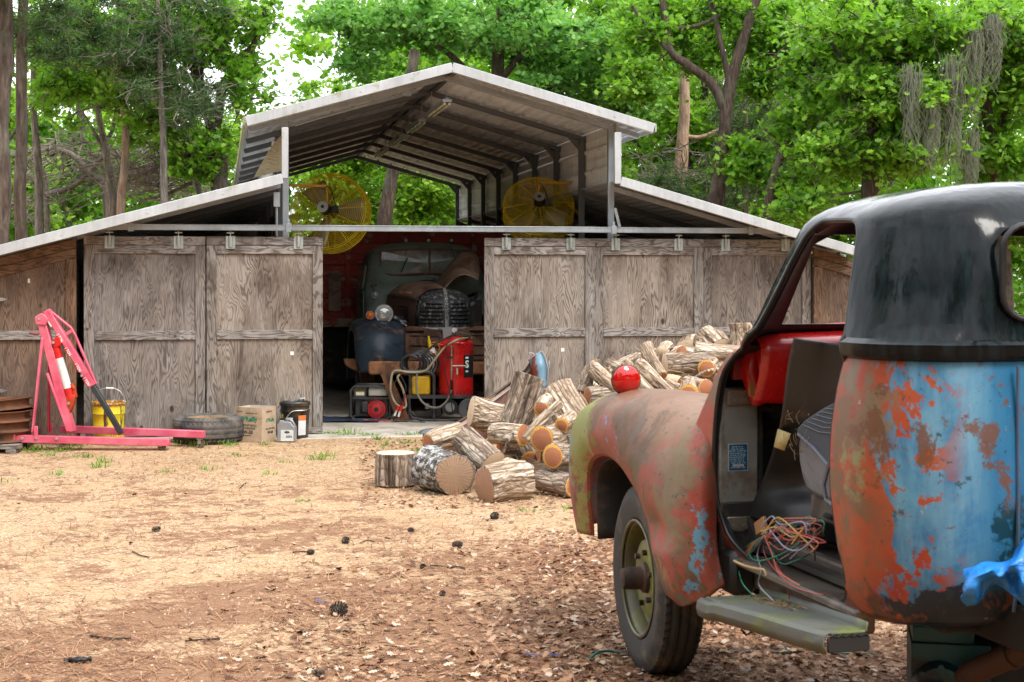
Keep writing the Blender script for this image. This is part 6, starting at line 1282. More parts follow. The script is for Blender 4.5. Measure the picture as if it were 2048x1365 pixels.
BKP = bark2('stringy_pale_bark', (.07, .042, .028), (.42, .30, .205), (.78, .69, .56)); BKM = bark2('grey_brown_bark', (.04, .026, .018), (.27, .195, .14), (.60, .51, .42)); BKG = bark2('gnarly_lichen_bark', (.012, .010, .009), (.08, .068, .06), (.22, .20, .185), .8, .9)
def cutmat(name, heart, rim, rad, ringk=70, crack=0, axis_off=(0, 0, 0)):
    g = G(name, .8); v = g.co(); x, y, z = g.sep(v)
    n = g.noise(g.co(rand=3), 9, 4, .6); cv = g.node('ShaderNodeCombineXYZ', {0: x, 1: y, 2: 0.0}).outputs[0]
    r_ = g.node('ShaderNodeVectorMath', {0: cv}, operation='LENGTH').outputs['Value']; rr_ = g.math('ADD', r_, g.math('MULTIPLY', g.math('SUBTRACT', n, .5), .05))
    ring = g.math('PINGPONG', g.math('MULTIPLY', rr_, ringk), .5); c = g.mix(g.mr(ring, .0, .5, 0, .45), heart, tuple(k * .62 for k in heart))
    c = g.mix(g.mr(n, .35, .7, 0, .5), c, tuple(min(1, k * 1.35) for k in heart)); c = g.mix(g.mr(rr_, rad * .74, rad * .80), c, rim)
    saw = g.noise(g.co((1, 30, 1), rot=(0, 0, .6), rand=3), 6, 3, .6); c = g.mix(g.mr(saw, .45, .7, 0, .35), c, tuple(min(1, k * 1.6) for k in heart))
    h = saw
    if crack:
        ang = g.math('ARCTAN2', y, x); cn_ = g.math('ADD', g.math('MULTIPLY', ang, .42), g.math('MULTIPLY', g.noise(cv, 14, 3, .6), .22))
        k_ = g.mr(g.math('PINGPONG', g.math('MULTIPLY', cn_, 12), .5), .0, .16, 1, 0); c = g.mix(g.math('MULTIPLY', k_, crack), c, (.04, .025, .015))
    g.set(base=c, normal=g.bump(h, .3, .003)); return g.mat
HEART, RIMC = (.42, .165, .08), (.70, .38, .06)
C_OR = {}
def cut_or(r): 
    k = round(r, 2)
    if k not in C_OR: C_OR[k] = cutmat('fresh_cut_wood', HEART, RIMC, r * 1.04, 70, .55)
    return C_OR[k]
C_TAN = cutmat('old_cracked_cut', (.30, .19, .12), (.16, .10, .065), .2, 80, .6); C_PALE = cutmat('pale_cut_wood', (.62, .47, .32), (.50, .36, .20), .3); C_BRN = cutmat('brown_cut_wood', (.36, .20, .12), (.34, .19, .09), .16, 60, .8)
def log_mesh(L, r, seed, bend=.015, taper=.92, gnarl=.034, oval=1.0, split=0, flare=0):
    ns, nr = 34, 14; vs = []
    def rad(a, t):
        p = Vector((math.cos(a) * 1.3, math.sin(a) * 1.3, t * L * 2 + seed * 3.1)); q = Vector((math.cos(a) * 5, math.sin(a) * 5, t * L * 2 + seed))
        return r * (1 + (taper - 1) * t) * (1 + gnarl * 1.6 * mn.noise(p) + gnarl * .8 * mn.noise(q) + .02 * mn.noise(q * 3) + flare * math.exp(-t * 6))
    for i in range(nr + 1):
        t = i / nr; off = Vector((math.sin(t * PI) * bend + .01 * mn.noise(Vector((seed, t * 2, 0))), .4 * bend * math.sin(t * PI * 1.6 + seed), 0))
        for k in range(ns):
            a = 2 * PI * k / ns; R0 = rad(a, t); x, y = R0 * math.cos(a), R0 * math.sin(a) * oval
            if split and y < -r * (1 - split): y = -r * (1 - split) + .006 * mn.noise(Vector((x * 30, t * 9, seed)))
            vs.append(Vector((x, y, t * L)) + off)
    mb = MB(); mb.add(vs, [(i * ns + k, i * ns + (k + 1) % ns, (i + 1) * ns + (k + 1) % ns, (i + 1) * ns + k) for i in range(nr) for k in range(ns)], 0)
    for e, i in ((0, 0), (1, nr)):
        c = sum(vs[i * ns:(i + 1) * ns], Vector()) / ns; ringi = [c.lerp(vs[i * ns + k], .95) + Vector((0, 0, (-.004 if e == 0 else .004))) for k in range(ns)]
        V_ = vs[i * ns:(i + 1) * ns] + ringi + [c + Vector((0, 0, (-.004 if e == 0 else .004)))]
        F_ = [(k, ns + k, ns + (k + 1) % ns, (k + 1) % ns) for k in range(ns)] + [(ns + k, 2 * ns, ns + (k + 1) % ns) for k in range(ns)]
        if e: F_ = [f[::-1] for f in F_]
        mb.add(V_, F_, [0] * ns + [1] * ns)
    if split: pass
    return mb, rad
LOGS = []
def log(px, py, Y, d, L, r, label, bark=None, cut=None, seed=None, strips=6, kind='log', group='cut logs heaped beside the truck', **kw):
    seed = seed if seed is not None else len(LOGS) * 1.7 + 1; mb, rad = log_mesh(L, r, seed, **kw); p0 = at(px, py, Y) if px is not None else Y
    M = frame((0, 0, 0), Vector(d), up=(0, 0, 1)); M.translation = p0
    if len(LOGS) % 2: M = M @ Matrix.Rotation(rnd.uniform(0, 6) if not kw.get('split') else 0, 4, 'Z')
    o = mb.build('log' if kind == 'log' else kind, [bark or BKP, cut or cut_or(r)], None, angle=60); o.matrix_world = M
    tag(o, label, 'log' if kind == 'log' else kind.replace('_', ' '), group); LOGS.append(o)
    if strips:
        q = MB(); rr = random.Random(int(seed * 10))
        for _ in range(strips):
            a = rr.uniform(0, 2 * PI); t0 = rr.uniform(-.05, .6); t1 = t0 + rr.uniform(.2, .45); pts = []
            for i in range(6):
                t = t0 + (t1 - t0) * i / 5; R1 = r * (1.03 + .10 * rr.random() * (i > 3) + .35 * (i == 5) * rr.random()); a2 = a + .12 * math.sin(i + a); pts.append(Vector((R1 * math.cos(a2), R1 * math.sin(a2), t * L)))
            q.tube(pts, [rr.uniform(.002, .005)] * 5 + [.001], 4, flat=.5)
        q.build('bark_strips', SAW, o, angle=0)
    return o
# the ones one can point at
log(791, 968, 11.45, (0, 0, 1), .235, .158, 'short upright stump standing alone left of the other logs', BKM, C_PALE, 3, 0, 'stump', gnarl=.04, taper=.97, bend=0)
log(909, 951, 10.95, (-.52, .85, .04), .38, .166, 'fat dark log with rough white-flecked bark and a cracked grey end', BKG, C_TAN, 4, 0, gnarl=.13, bend=0, taper=1.02)
log(969, 971, 10.62, (.84, .54, .04), .34, .132, 'short pale log with an oval tan end, nearest the camera in the pile', BKP, C_BRN, 5, 8, oval=1.1, gnarl=.08, bend=.02, taper=1.05)
log(1012, 930, 10.9, (.75, .5, -.28), .22, .055, 'stubby branch fork on top of the nearest pale log', BKP, C_PALE, 6, 3)
log(985, 930, 11.2, (-.52, .55, .42), .36, .115, 'brown log tipped up behind the white-flecked one, pale sawn edge on top', BKM, C_PALE, 7, 5)
log(922, 868, 12.05, (-.70, -.45, -.20), .30, .10, 'half hidden pale log at the left back of the pile beside the jack post', BKP, None, 8, 5)
log(942, 826, 12.2, (.92, .2, -.16), .50, .13, 'long curved log with a pale slanting end, left of the tall leaning one', BKP, C_PALE, 9, 12, bend=.05, gnarl=.07)
log(1026, 850, 12.2, (.32, .12, .94), .42, .128, 'tall log propped almost upright in front of the body panel', BKM, C_PALE, 10, 8, gnarl=.05, taper=1.0)
log(1046, 870, 11.7, (-.80, .60, -.02), .29, .090, 'log with a green and orange cut end below the tall leaning one', BKP, cut_or(.09), 11, 5)
log(1084, 879, 11.15, (.48, .87, .02), .33, .100, 'log with a round orange-rimmed end and a small dark hole', BKP, cut_or(.10), 12, 6)
log(1106, 914, 10.9, (.55, .83, -.06), .36, .090, 'log with an orange-rimmed end just below the one with the hole', BKM, cut_or(.09), 13, 6)
log(1148, 970, 10.8, (-.70, .71, .02), .33, .088, 'log with a split red end resting on the ground by the truck fender', BKM, cut_or(.085), 14, 4)
log(1165, 862, 11.9, (-.45, .45, .72), .42, .15, 'thick whitish log dusted with sawdust above the orange-rimmed ends', BKP, C_PALE, 15, 14, gnarl=.08)
log(1124, 850, 11.2, (.3, .93, .2), .24, .056, 'small log showing a dark red round end', BKP, cut_or(.05), 16, 3)
log(1083, 818, 11.75, (.3, .93, .2), .26, .064, 'small orange end peeping out right of the tall leaning log', BKP, cut_or(.06), 17, 3)
log(1052, 880, 11.5, (.62, .35, .62), .40, .045, 'split pale stick lying slantwise over the orange-rimmed logs', BKP, C_PALE, 18, 5, split=.6)
log(1136, 898, 11.1, (.1, .1, 1), .09, .026, 'tiny upright peg of wood between two round ends', BKM, C_PALE, 19, 0)
log(1078, 905, 11.45, (.95, .2, .02), .30, .075, 'log buried in bark shreds under the one with the hole', BKM, None, 20, 10)
log(1000, 895, 11.9, (.9, .35, .1), .40, .07, 'thin log buried between the tipped brown log and the leaning one', BKM, None, 21, 8)
# upper heap
log(1190, 755, 12.7, (.12, .1, 1), .15, .034, 'orange split piece standing up at the left top of the heap', C_BRN, cut_or(.04), 22, 0, split=.5)
log(1166, 785, 12.5, (.35, .2, .88), .22, .065, 'dark ragged log standing at the left edge of the upper heap', BKM, None, 23, 10)
log(1176, 795, 12.3, (.92, .3, .05), .26, .085, 'stringy log lying at the left edge behind the red lamp', BKM, None, 24, 10)
log(1238, 785, 12.3, (-.55, .45, .52), .32, .07, 'pale log sloping up to the left behind the red lamp', BKP, None, 25, 5)
log(1323, 703, 12.5, (.3, .95, .1), .3, .05, 'thin log with a pale round end near the top of the heap', BKP, C_PALE, 26, 3)
log(1331, 729, 12.35, (.97, .22, .05), .38, .088, 'big stringy log lying level across the middle of the heap', BKM, C_PALE, 27, 22)
log(1413, 738, 12.25, (.25, .96, .05), .34, .074, 'round orange end with a bright rim in the middle of the heap', BKP, cut_or(.07), 28, 8)
log(1342, 793, 11.6, (-.60, .35, .60), .36, .062, 'straight pale log sloping down to the fender', BKP, None, 29, 3)
log(1318, 800, 11.6, (-.56, .35, .62), .32, .05, 'second straight pale log sloping beside the first', BKP, None, 30, 3)
log(1282, 742, 12.1, (.2, .96, .1), .3, .075, 'log end showing an orange arc just above the red lamp', BKP, cut_or(.07), 31, 3)
log(1321, 754, 11.95, (-.3, .55, .72), .32, .062, 'pale log with its dark sawn end pointing down at the viewer', BKP, cut_or(.06), 32, 6)
log(1357, 765, 12.3, (-.75, .4, .35), .20, .045, 'small birch-white log with a reddish end', C_PALE, cut_or(.05), 33, 0)
log(1412, 775, 11.85, (-.35, .93, .05), .3, .068, 'log with a triangular orange end right of the big level one', BKP, cut_or(.065), 34, 4)
log(1377, 789, 11.75, (.2, .96, .1), .3, .085, 'wide orange end lying just above the fender crumbs', BKP, cut_or(.08), 35, 8)
log(1411, 806, 11.55, (-.4, .9, -.02), .26, .06, 'pale log with an orange end half behind the fender', BKP, cut_or(.06), 36, 4)
log(1481, 694, 12.9, (-.03, .05, 1), .20, .105, 'pale upright stump at the very top of the heap', BKP, C_PALE, 37, 6, 'stump')
log(1438, 702, 12.9, (-.3, .5, .35), .22, .13, 'broad pale stump with a domed top beside the upright one', BKP, C_PALE, 38, 4, 'stump')
log(1500, 712, 12.6, (-.97, .1, .12), .46, .075, 'long whitish log across the top of the heap below the stumps', BKP, C_PALE, 39, 6)
log(1402, 686, 13.1, (.35, .5, -.35), .24, .052, 'knobbly log end sticking up at the top of the heap', BKM, C_PALE, 40, 8)
log(1375, 702, 13.1, (.3, .7, .15), .2, .11, 'flat pale slab at the top of the heap', BKP, C_PALE, 41, 3, split=.3)
log(1275, 728, 12.9, (.5, .6, .25), .28, .05, 'pale log above the orange arc', BKP, C_PALE, 42, 5)
log(1218, 744, 12.75, (.85, .3, .42), .30, .045, 'thin log slanting up from the left of the heap', BKP, None, 43, 5)
log(1365, 784, 12.15, (-.72, .4, .42), .30, .052, 'slanting log between the big level one and the wide orange end', BKP, None, 44, 4)
log(1216, 775, 12.4, (-.4, .4, .7), .26, .04, 'thin pale stick left of the red lamp', BKP, C_PALE, 45, 3)
log(1440, 760, 12.6, (-.2, .8, .1), .3, .07, 'shaggy log by the edge of the windshield pillar', BKM, None, 46, 16)
log(1466, 730, 12.9, (-.8, .4, .3), .34, .06, 'grey log high up beside the cab pillar', BKM, C_PALE, 47, 8)
log(1300, 775, 12.35, (-.6, .3, .6), .3, .055, 'pale log just right of the red lamp', BKP, None, 48, 4)
log(1262, 720, 13.0, (.95, .25, .1), .22, .05, 'log with a small round end at the top left of the heap', BKP, C_PALE, 49, 6)
# heap underneath: heights of the mound, then filler logs lying on it
def mound(x, y):
    def g_(cx, cy, sx, sy, h): return h * math.exp(-((x - cx) / sx) ** 2 - ((y - cy) / sy) ** 2)
    return g_(2.0, 13.1, 1.0, .75, .95) + g_(1.05, 12.7, .55, .6, .62) + g_(.45, 11.9, .42, .5, .26) + g_(.1, 12.2, .35, .35, .20) - .03
q = MB(); q.grid(lambda u, v: Vector((-.5 + 4.2 * u, 10.6 + 3.6 * v, mound(-.5 + 4.2 * u, 10.6 + 3.6 * v) - .05 + .05 * mn.noise(Vector((u * 30, v * 30, 0))))), 60, 50)
tag(q.build('bark_litter_mound', plain('bark_litter', (.17, .11, .07), .95, 0, .5, bumpy=.9), angle=80), 'heap of brown bark litter under the logs', 'bark litter', kind='stuff')
q = MB(); rr = random.Random(77)
for _ in range(1500):
    x, y = rr.uniform(-.35, 3.0), rr.uniform(10.75, 13.9); h = mound(x, y)
    if h < .02 and rr.random() < .8: continue
    d = Vector((rr.gauss(0, 1), rr.gauss(0, 1), rr.gauss(0, .7))).normalized() * rr.uniform(.03, .11); p = Vector((x, y, h + rr.uniform(-.02, .09))); q.tube([p - d, p + Vector((rr.uniform(-.01, .01),) * 3), p + d], rr.uniform(.0015, .004), 3, caps=False, flat=.5)
tag(q.build('bark_shreds', SAW, angle=0), 'pale dry shreds of bark scattered through the log pile', 'bark shreds', kind='stuff')
def flab(x, y, z, i):
    px = 1024 + FPX * x / y; mark = 'near the jack post' if px < 960 else 'below the tall leaning log' if px < 1060 else 'behind the orange-rimmed ends' if px < 1150 else 'behind the nose of the fender' if px < 1225 else 'behind the red lamp' if px < 1290 else 'behind the top of the fender' if px < 1400 else 'beside the windshield pillar' if px < 1500 else 'hidden behind the cab'
    return '%s filler log %s in the heap, %s' % ('grey-brown' if i % 2 == 0 else 'pale', 'high' if z > .7 else 'low' if z < .28 else 'midway', mark)
FILL = [(x, y) for x, y in [(rr.uniform(-.1, 2.9), rr.uniform(11.3, 13.3)) for _ in range(90)] if mound(x, y) > .10 and 1024 + FPX * x / y < 1500][:48]
for i, (x, y) in enumerate(FILL):
    r = rr.uniform(.045, .085); a = PI / 2 + rr.uniform(-1.1, 1.1) if rr.random() < .7 else rr.uniform(0, 2 * PI); d = (math.cos(a), math.sin(a), rr.uniform(-.1, .45)); L = rr.uniform(.22, .36)
    log(None, 0, Vector((x, y, max(mound(x, y) - .045, r))), d, L, r, flab(x, y, max(mound(x, y) - .03, r), i), BKM if i % 2 == 0 else BKP, None, 100 + i, 3, bend=.02, gnarl=.035, group='filler logs inside the heap')
# curved branches in front
for i, (pts, rad_, lb) in enumerate([([(1008, 905, 11.6), (1018, 880, 11.6), (1035, 862, 11.7), (1070, 850, 11.9)], .012, 'bent grey branch curling up left of the green-rimmed log'), ([(1380, 762, 12.3), (1410, 744, 12.2), (1440, 738, 12.3), (1475, 742, 12.5)], .012, 'thin pale branch arching across the heap to the cab pillar'), ([(1092, 792, 11.9), (1102, 812, 11.8), (1112, 832, 11.7)], .016, 'short pale broken stick beside the whitish log'), ([(1110, 830, 11.6), (1128, 850, 11.5), (1138, 872, 11.4)], .012, 'dark splintered stick over the dark red end')]):
    o0 = at(*pts[0]); q = MB(); q.tube(catmull([at(*p) - o0 for p in pts], 5), rad_, 7); o = q.build('branch', BKM if i % 2 == 0 else BKP, None); o.location = o0; tag(o, lb, 'branch')

# ============================================================ ENGINE HOIST AND THE THINGS ALONG THE LEFT DOORS
PINKM = G('faded_red_paint', .38); pv = PINKM.co(); PINKM.set(base=PINKM.mix(PINKM.mr(PINKM.noise(pv, 4, 6, .65), .35, .65), (.56, .055, .115), (.72, .17, .24))); PNK = PINKM.mat
REDH = plain('bright_red_ram', (.62, .015, .012), .35, 0, .1); DGREY = plain('dark_grey_boom', (.035, .042, .048), .45, .2, .2); BOLT = plain('zinc_bolt', (.55, .55, .5), .35, .7, .1)
HY = 13.75; ho = thing('engine_hoist', 'folded pink-red engine hoist with a dark grey boom tip, in front of the left doors', 'engine hoist', (at(190, 0, HY).x, HY, 0))
def hp(px, py, dy=0): v = at(px, py, HY) - ho.location; return Vector((v.x, dy, v.z))
def hb(nm, a, b, w_, h, mat=PNK, dy=0, bev=.004, par=None, up=(0, 1, 0)): q = MB(); q.bar(hp(*a, dy), hp(*b, dy), h, w_, up); return q.build(nm, mat, par or ho, bevel=bev)
def hb2(nm, p, q_, w_, h, mat=PNK): m = MB(); m.bar(p, q_, h, w_, (0, 1, 0)); return m.build(nm, mat, ho, bevel=.004)
zl = hp(0, 873).z
hb2('base_leg', Vector((hp(25, 0).x, -.12, hp(0, 874.5).z)), Vector((hp(345, 0).x, -.12, hp(0, 882).z)), .07, .065)
hb2('base_leg', Vector((hp(105, 0).x, .26, hp(0, 864).z)), Vector((hp(410, 0).x, -.04, hp(0, 868).z)), .07, .065)
q = MB(); q.box(Vector((hp(35, 0).x, .1, hp(0, 873).z)), (.07, .55, .07)); q.box(hp(83, 862, -.16) , (.035, .012, .12)); q.box(hp(95, 860, .1), (.035, .012, .10)); q.box(hp(122, 858, .2), (.03, .012, .10)); q.build('cross_base', PNK, ho, bevel=.004)
hb('mast', (84, 640), (143, 864), .085, .075)
q = MB(); q.prism([(hp(x, y).x, hp(x, y).z) for x, y in ((73, 634), (84, 627), (93, 630), (100, 640), (94, 652), (91, 650), (75, 649))], -.055, .055); q.build('mast_head', PNK, ho, bevel=.004)
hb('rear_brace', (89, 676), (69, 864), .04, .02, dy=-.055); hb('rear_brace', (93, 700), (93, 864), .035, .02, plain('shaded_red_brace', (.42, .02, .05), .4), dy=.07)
hb('front_brace', (98, 746), (140, 862), .035, .02, dy=-.055)
boom = hb('boom', (94, 621), (186, 772), .072, .06, dy=0); hb('boom_extension', (180, 762), (243, 868), .058, .045, DGREY)
q = MB(); q.tube([hp(100, 622), hp(142, 656), hp(150, 670), hp(192, 768)], .013, 6); q.bar(hp(128, 672), hp(145, 661), .03, .02, (0, 1, 0)); q.build('boom_truss', PNK, ho, bevel=.002)
q = MB(); q.cyl(hp(112, 694), hp(142, 800), .038, n=18); ram = q.build('hydraulic_ram', REDH, ho)
q = MB(); q.cyl(hp(118.5, 717, 0), hp(135.5, 777, 0), .0395, n=18); q.build('ram_label', plain('white_ram_label', (.72, .74, .73), .5, 0, .1), ram)
q = MB(); q.prism([(hp(x, y).x, hp(x, y).z) for x, y in ((106, 684), (113, 675), (122, 674), (125, 690), (116, 695), (108, 694))], -.04, .04); q.build('ram_yoke', REDH, ho, bevel=.004)
q = MB(); q.prism([(hp(x, y).x, hp(x, y).z) for x, y in ((133, 793), (152, 790), (150, 805), (142, 825), (132, 806))], -.035, .035); q.bar(hp(147, 772), hp(152, 795), .02, .03); q.cyl(hp(143, 768), hp(148, 778), .02, n=10); q.build('ram_foot', plain('orange_red_foot', (.50, .06, .02), .45, 0, .3), ho, bevel=.003)
q = MB(); q.cyl(hp(62, 666, -.05), hp(80, 668, -.05), .010, .014, 8); q.build('pump_handle', plain('handle_maroon', (.25, .06, .06), .5), ho)
for x, y in ((82, 638), (88, 678), (110, 685), (167, 751), (141, 806), (84, 873), (124, 874), (56, 873)): q = MB(); q.cyl(hp(x, y, -.06 if y < 860 else -.165), hp(x, y, -.045 if y < 860 else -.14), .013, n=8); q.build('bolt', BOLT, ho)
bd = (hp(186, 772) - hp(94, 621)).normalized(); bn = Vector((-bd.z, 0, bd.x)); bn = bn if bn.z > 0 else -bn
def onboom(px, py, s=.0335): v = hp(px, py); return v + Vector((0, -s, 0))
for (x, y, t_) in ((122, 676, '2 TON'), (138, 703, '1 TON'), (158, 735, '1 TON'), (175, 763, '1 TON')):
    c = onboom(x, y); q = MB(); m = facing(c, bd, bn); q.box((0, 0, 0), (.085, .046, .002)); q.T = m; q.v = [tuple(m @ Vector(v)) for v in q.v]; q.build('load_mark', plain('mark_red', (.35, .01, .02), .4), boom)
    text(t_, .038, WHITE, boom, facing(c + Vector((0, -.002, 0)), bd, bn), sx=.75, bold=.001)
c = onboom(101, 641); m = facing(c, bd, bn); q = MB(); q.box((0, 0, 0), (.12, .040, .002)); q.v = [tuple(m @ Vector(v)) for v in q.v]; q.build('white_label', WHITE, boom)
q = MB(); 
for x, y in ((114, 663), (132, 692), (150, 722)): q.cyl(onboom(x, y, .0335), onboom(x, y, .031), .009, n=10)
q.build('pin_holes', BLACK, boom)
for (x, y, dy) in ((42, 890, -.12), (118, 890, .1), (328, 896, -.12), (401, 880, -.03), (155, 880, .2)):
    p = Vector((hp(x, 0).x, dy, gz(0, HY + dy))); q = MB(); q.box(p + Vector((0, 0, .085)), (.05, .05, .02)); q.box(p + Vector((0, -.022, .06)), (.03, .004, .05)); q.box(p + Vector((0, .022, .06)), (.03, .004, .05)); cs = q.build('caster', plain('caster_metal', (.35, .34, .31), .5, .5, .3), ho)
    q = MB(); q.cyl(p + Vector((.01, -.015, .036)), p + Vector((.01, .015, .036)), .036, n=18); q.build('caster_wheel', plain('caster_wheel_rust', (.09, .06, .045), .6), cs)
# rusty rims stacked at the left edge
for i, lb in enumerate(['bottom rusty wheel rim of the stack at the left edge', 'second rusty wheel rim from the bottom of the stack', 'third rusty wheel rim from the bottom of the stack', 'top rusty wheel rim of the stack, slightly tilted']):
    t = thing('wheel_rim', lb, 'wheel rim', (at(-4, 0, 13.78).x + [.0, -.02, -.01, -.015][i], 13.78, .095 + i * .093), i, 'rusty rims stacked at the left edge'); t.rotation_euler[1] = [.0, .02, -.02, .07][i]
    q = MB(); R0 = .325; q.lathe([(R0, 0), (R0 + .008, .004), (R0 + .002, .014), (R0 - .03, .022), (R0 - .035, .05), (R0 - .028, .075), (R0 - .006, .084), (R0 + .006, .094), (R0 - .004, .098), (R0 - .05, .08), (R0 - .055, .03), (R0 - .02, .004), (R0, 0)], 44); q.build('rim_band', RUST, t)
    q = MB(); q.lathe([(R0 - .05, .05), (.2, .055), (.15, .03), (.08, .03)], 30); q.build('rim_disc', RUST, t)
q = MB(); q.box((0, -.25, .065), (.75, .10, .045)); q.box((0, .0, .065), (.75, .10, .045)); q.box((0, .25, .065), (.75, .10, .045)); q.box((-.3, 0, .02), (.09, .62, .045)); q.box((.3, 0, .02), (.09, .62, .045)); o = q.build('wooden_pallet', WX, None, bevel=.004); o.location = (at(-22, 0, 13.78).x, 13.78, .0); tag(o, 'low grey wooden pallet under the stack of rusty rims', 'pallet')
# yellow bucket
yb_ = thing('yellow_bucket', 'yellow pail crusted with dark drips behind the hoist', 'bucket', (at(218, 0, 14.15).x, 14.15, .045))
g = G('yellow_pail', .4); v = g.co((1, 1, .12)); dr = g.noise(v, 22, 6, .65); x, y, z = g.sep(g.co()); b_ = g.mix(g.mr(dr, .56, .62), (.68, .56, .02), (.06, .045, .03)); b_ = g.mix(g.mr(g.math('ADD', z, g.math('MULTIPLY', g.noise(g.co(), 20, 4), .04)), .345, .36), b_, (.42, .20, .03)); g.set(base=b_); YP = g.mat
q = MB(); q.lathe([(.001, .005), (.138, .0), (.142, .02), (.146, .13), (.151, .135), (.148, .14), (.150, .26), (.154, .265), (.151, .27), (.153, .35), (.160, .355), (.160, .372), (.15, .372), (.145, .33), (.14, .05), (.001, .04)], 36); q.build('body', YP, yb_)
q = MB(); rr = random.Random(9)
for k in range(40): a = rr.uniform(0, 2 * PI); q.ball((.154 * math.cos(a), .154 * math.sin(a), .368 + rr.uniform(-.012, .004)), rr.uniform(.006, .014), 6, 4, mi=k % 2)
q.build('crust', [plain('orange_crust', (.50, .25, .05), .7), plain('pale_crust', (.55, .52, .45), .7)], yb_)
q = MB(); q.tube(catmull([Vector((.158, 0, .34)), Vector((.12, -.02, .46)), Vector((.02, -.02, .505)), Vector((-.10, -.02, .47)), Vector((-.158, 0, .34))], 5), .003, 5); q.cyl((-.02, -.02, .50), (.05, -.02, .498), .009, n=8, mi=1); q.build('handle', [BOLT, WHITE], yb_)
# tyre lying flat with its wheel
ft = thing('spare_tyre', 'black truck tyre lying flat in front of the second door', 'tyre', (at(417, 0, 14.13).x, 14.13, .042))
q = MB(); q.T = Matrix.Translation((0, 0, .125)); tyre_mesh(q, .335, .20, .245, 44, deep=.020, rib=.25); q.build('tyre', plain('dusty_tyre', (.04, .04, .04), .8, 0, .4, 8, dirt=(.13, .115, .10), dirtamt=.6, bumpy=.8), ft, angle=25)
q = MB(); q.T = Matrix.Translation((0, 0, .125)); q.lathe([(.205, .09), (.215, .105), (.20, .10), (.19, .06), (.17, .02), (.10, .04), (.04, .045), (.001, .045)], 36); q.build('wheel', plain('tan_rusty_wheel', (.35, .22, .11), .7, 0, .35, dirt=(.15, .08, .04)), ft)
# cardboard box
CBD = plain('cardboard', (.50, .38, .265), .9, 0, .10, 5, dirt=(.30, .20, .13), dirtamt=.5); CBL = plain('pale_cardboard_inside', (.62, .56, .48), .9, 0, .06); INK = plain('black_print', (.035, .03, .03), .8); GRNP = plain('green_print', (.02, .22, .12), .7)
bx_ = thing('cardboard_box', 'open cardboard oil box with green and black printing beside the tyre', 'box', (at(512, 0, 14.2).x, 14.2, .043), R(-24))
W, D, Hh = .285, .235, .325; q = MB()
for c, s in (((0, -D / 2, Hh / 2), (W, .005, Hh)), ((0, D / 2, Hh / 2), (W, .005, Hh)), ((-W / 2, 0, Hh / 2), (.005, D, Hh)), ((W / 2, 0, Hh / 2), (.005, D, Hh)), ((0, 0, .006), (W, D, .005))): q.box(c, s)
bb = q.build('panels', CBD, bx_)
q = MB(); q.box((0, D / 2 - .004, Hh / 2), (W - .012, .002, Hh - .004)); q.box((-W / 2 + .004, 0, Hh / 2), (.002, D - .012, Hh - .004)); q.build('liner', CBL, bb)
fr = lambda x, z: facing((x, -D / 2 - .004, z), (1, 0, 0), (0, 0, 1)); sd = lambda y, z: facing((W / 2 + .004, y, z), (0, 1, 0), (0, 0, 1))
text("O'Reilly", .062, GRNP, bb, fr(-.0, .215), bold=.002, sx=.95)
for t_, s_, z, b_ in (('FULL SYNTHETIC', .028, .155, 0), ('HIGH MILEAGE', .028, .128, 0), ('5W-30', .046, .09, .001), ('API SERVICE SN', .013, .06, 0)): text(t_, s_, INK, bb, fr(-.02, z), bold=b_)
text('RECYCLE', .013, INK, bb, fr(-.10, .285)); text('MOTOR OIL 6 QT', .016, INK, bb, fr(.03, .27))
text("O'Reilly", .045, GRNP, bb, sd(.02, .20), bold=.001); text('FULL SYNTHETIC', .020, INK, bb, sd(.02, .12)); text('5W-30', .032, INK, bb, sd(.02, .085), bold=.001); text('MOTOR OIL', .018, INK, bb, sd(0, .28))
mm = facing((.02, D / 2 - .0055, .275), (-1, 0, 0), (0, 0, -1)); mm = Matrix.Translation((.02, D / 2 - .007, .275)) @ Matrix.Rotation(PI, 4, 'Y') @ Matrix.Rotation(R(90), 4, 'X'); text('5W-30', .034, INK, bb, mm, bold=.001)
# oil jug
jg = thing('oil_jug', 'silver grey plastic oil jug with a white label, between the box and the black bucket', 'jug', (at(574, 0, 14.1).x, 14.1, .043), R(-4))
SIL = plain('silver_plastic', (.30, .31, .33), .35, .3, .15); w2 = .082
o_ = [(-w2, 0.005), (w2, .005), (w2 + .002, .12), (w2, .145), (.055, .168), (.045, .19), (.012, .195), (-.02, .19), (-.02, .205), (-.06, .205), (-.062, .19), (-w2 - .003, .165), (-w2, .12)]
q = MB(); q.prism(o_, -.05, .05); jb = q.build('body', SIL, jg, bevel=.012, seg=3)
q = MB(); q.prism([(.0, .19), (.03, .205), (.055, .17), (.075, .145), (.085, .15), (.062, .195), (.032, .222), (.0, .215)], -.018, .018); q.build('handle', SIL, jb, bevel=.006)
q = MB(); q.cyl((-.041, 0, .205), (-.041, 0, .222), .026, n=18); q.build('cap', BLACK, jb)
q = MB(); q.box((.012, -.0515, .065), (.12, .002, .105)); lb_ = q.build('label', plain('silver_label', (.62, .66, .66), .5), jb)
q = MB(); q.ball((.012, -.053, .095), .024, 14, 8, (1.1, .04, .5)); q.box((.03, -.0532, .055), (.055, .001, .018)); q.build('label_print', plain('label_dark_print', (.06, .07, .10), .5), lb_); text('5W-30', .016, WHITE, lb_, facing((.03, -.0545, .055), (1, 0, 0), (0, 0, 1)))
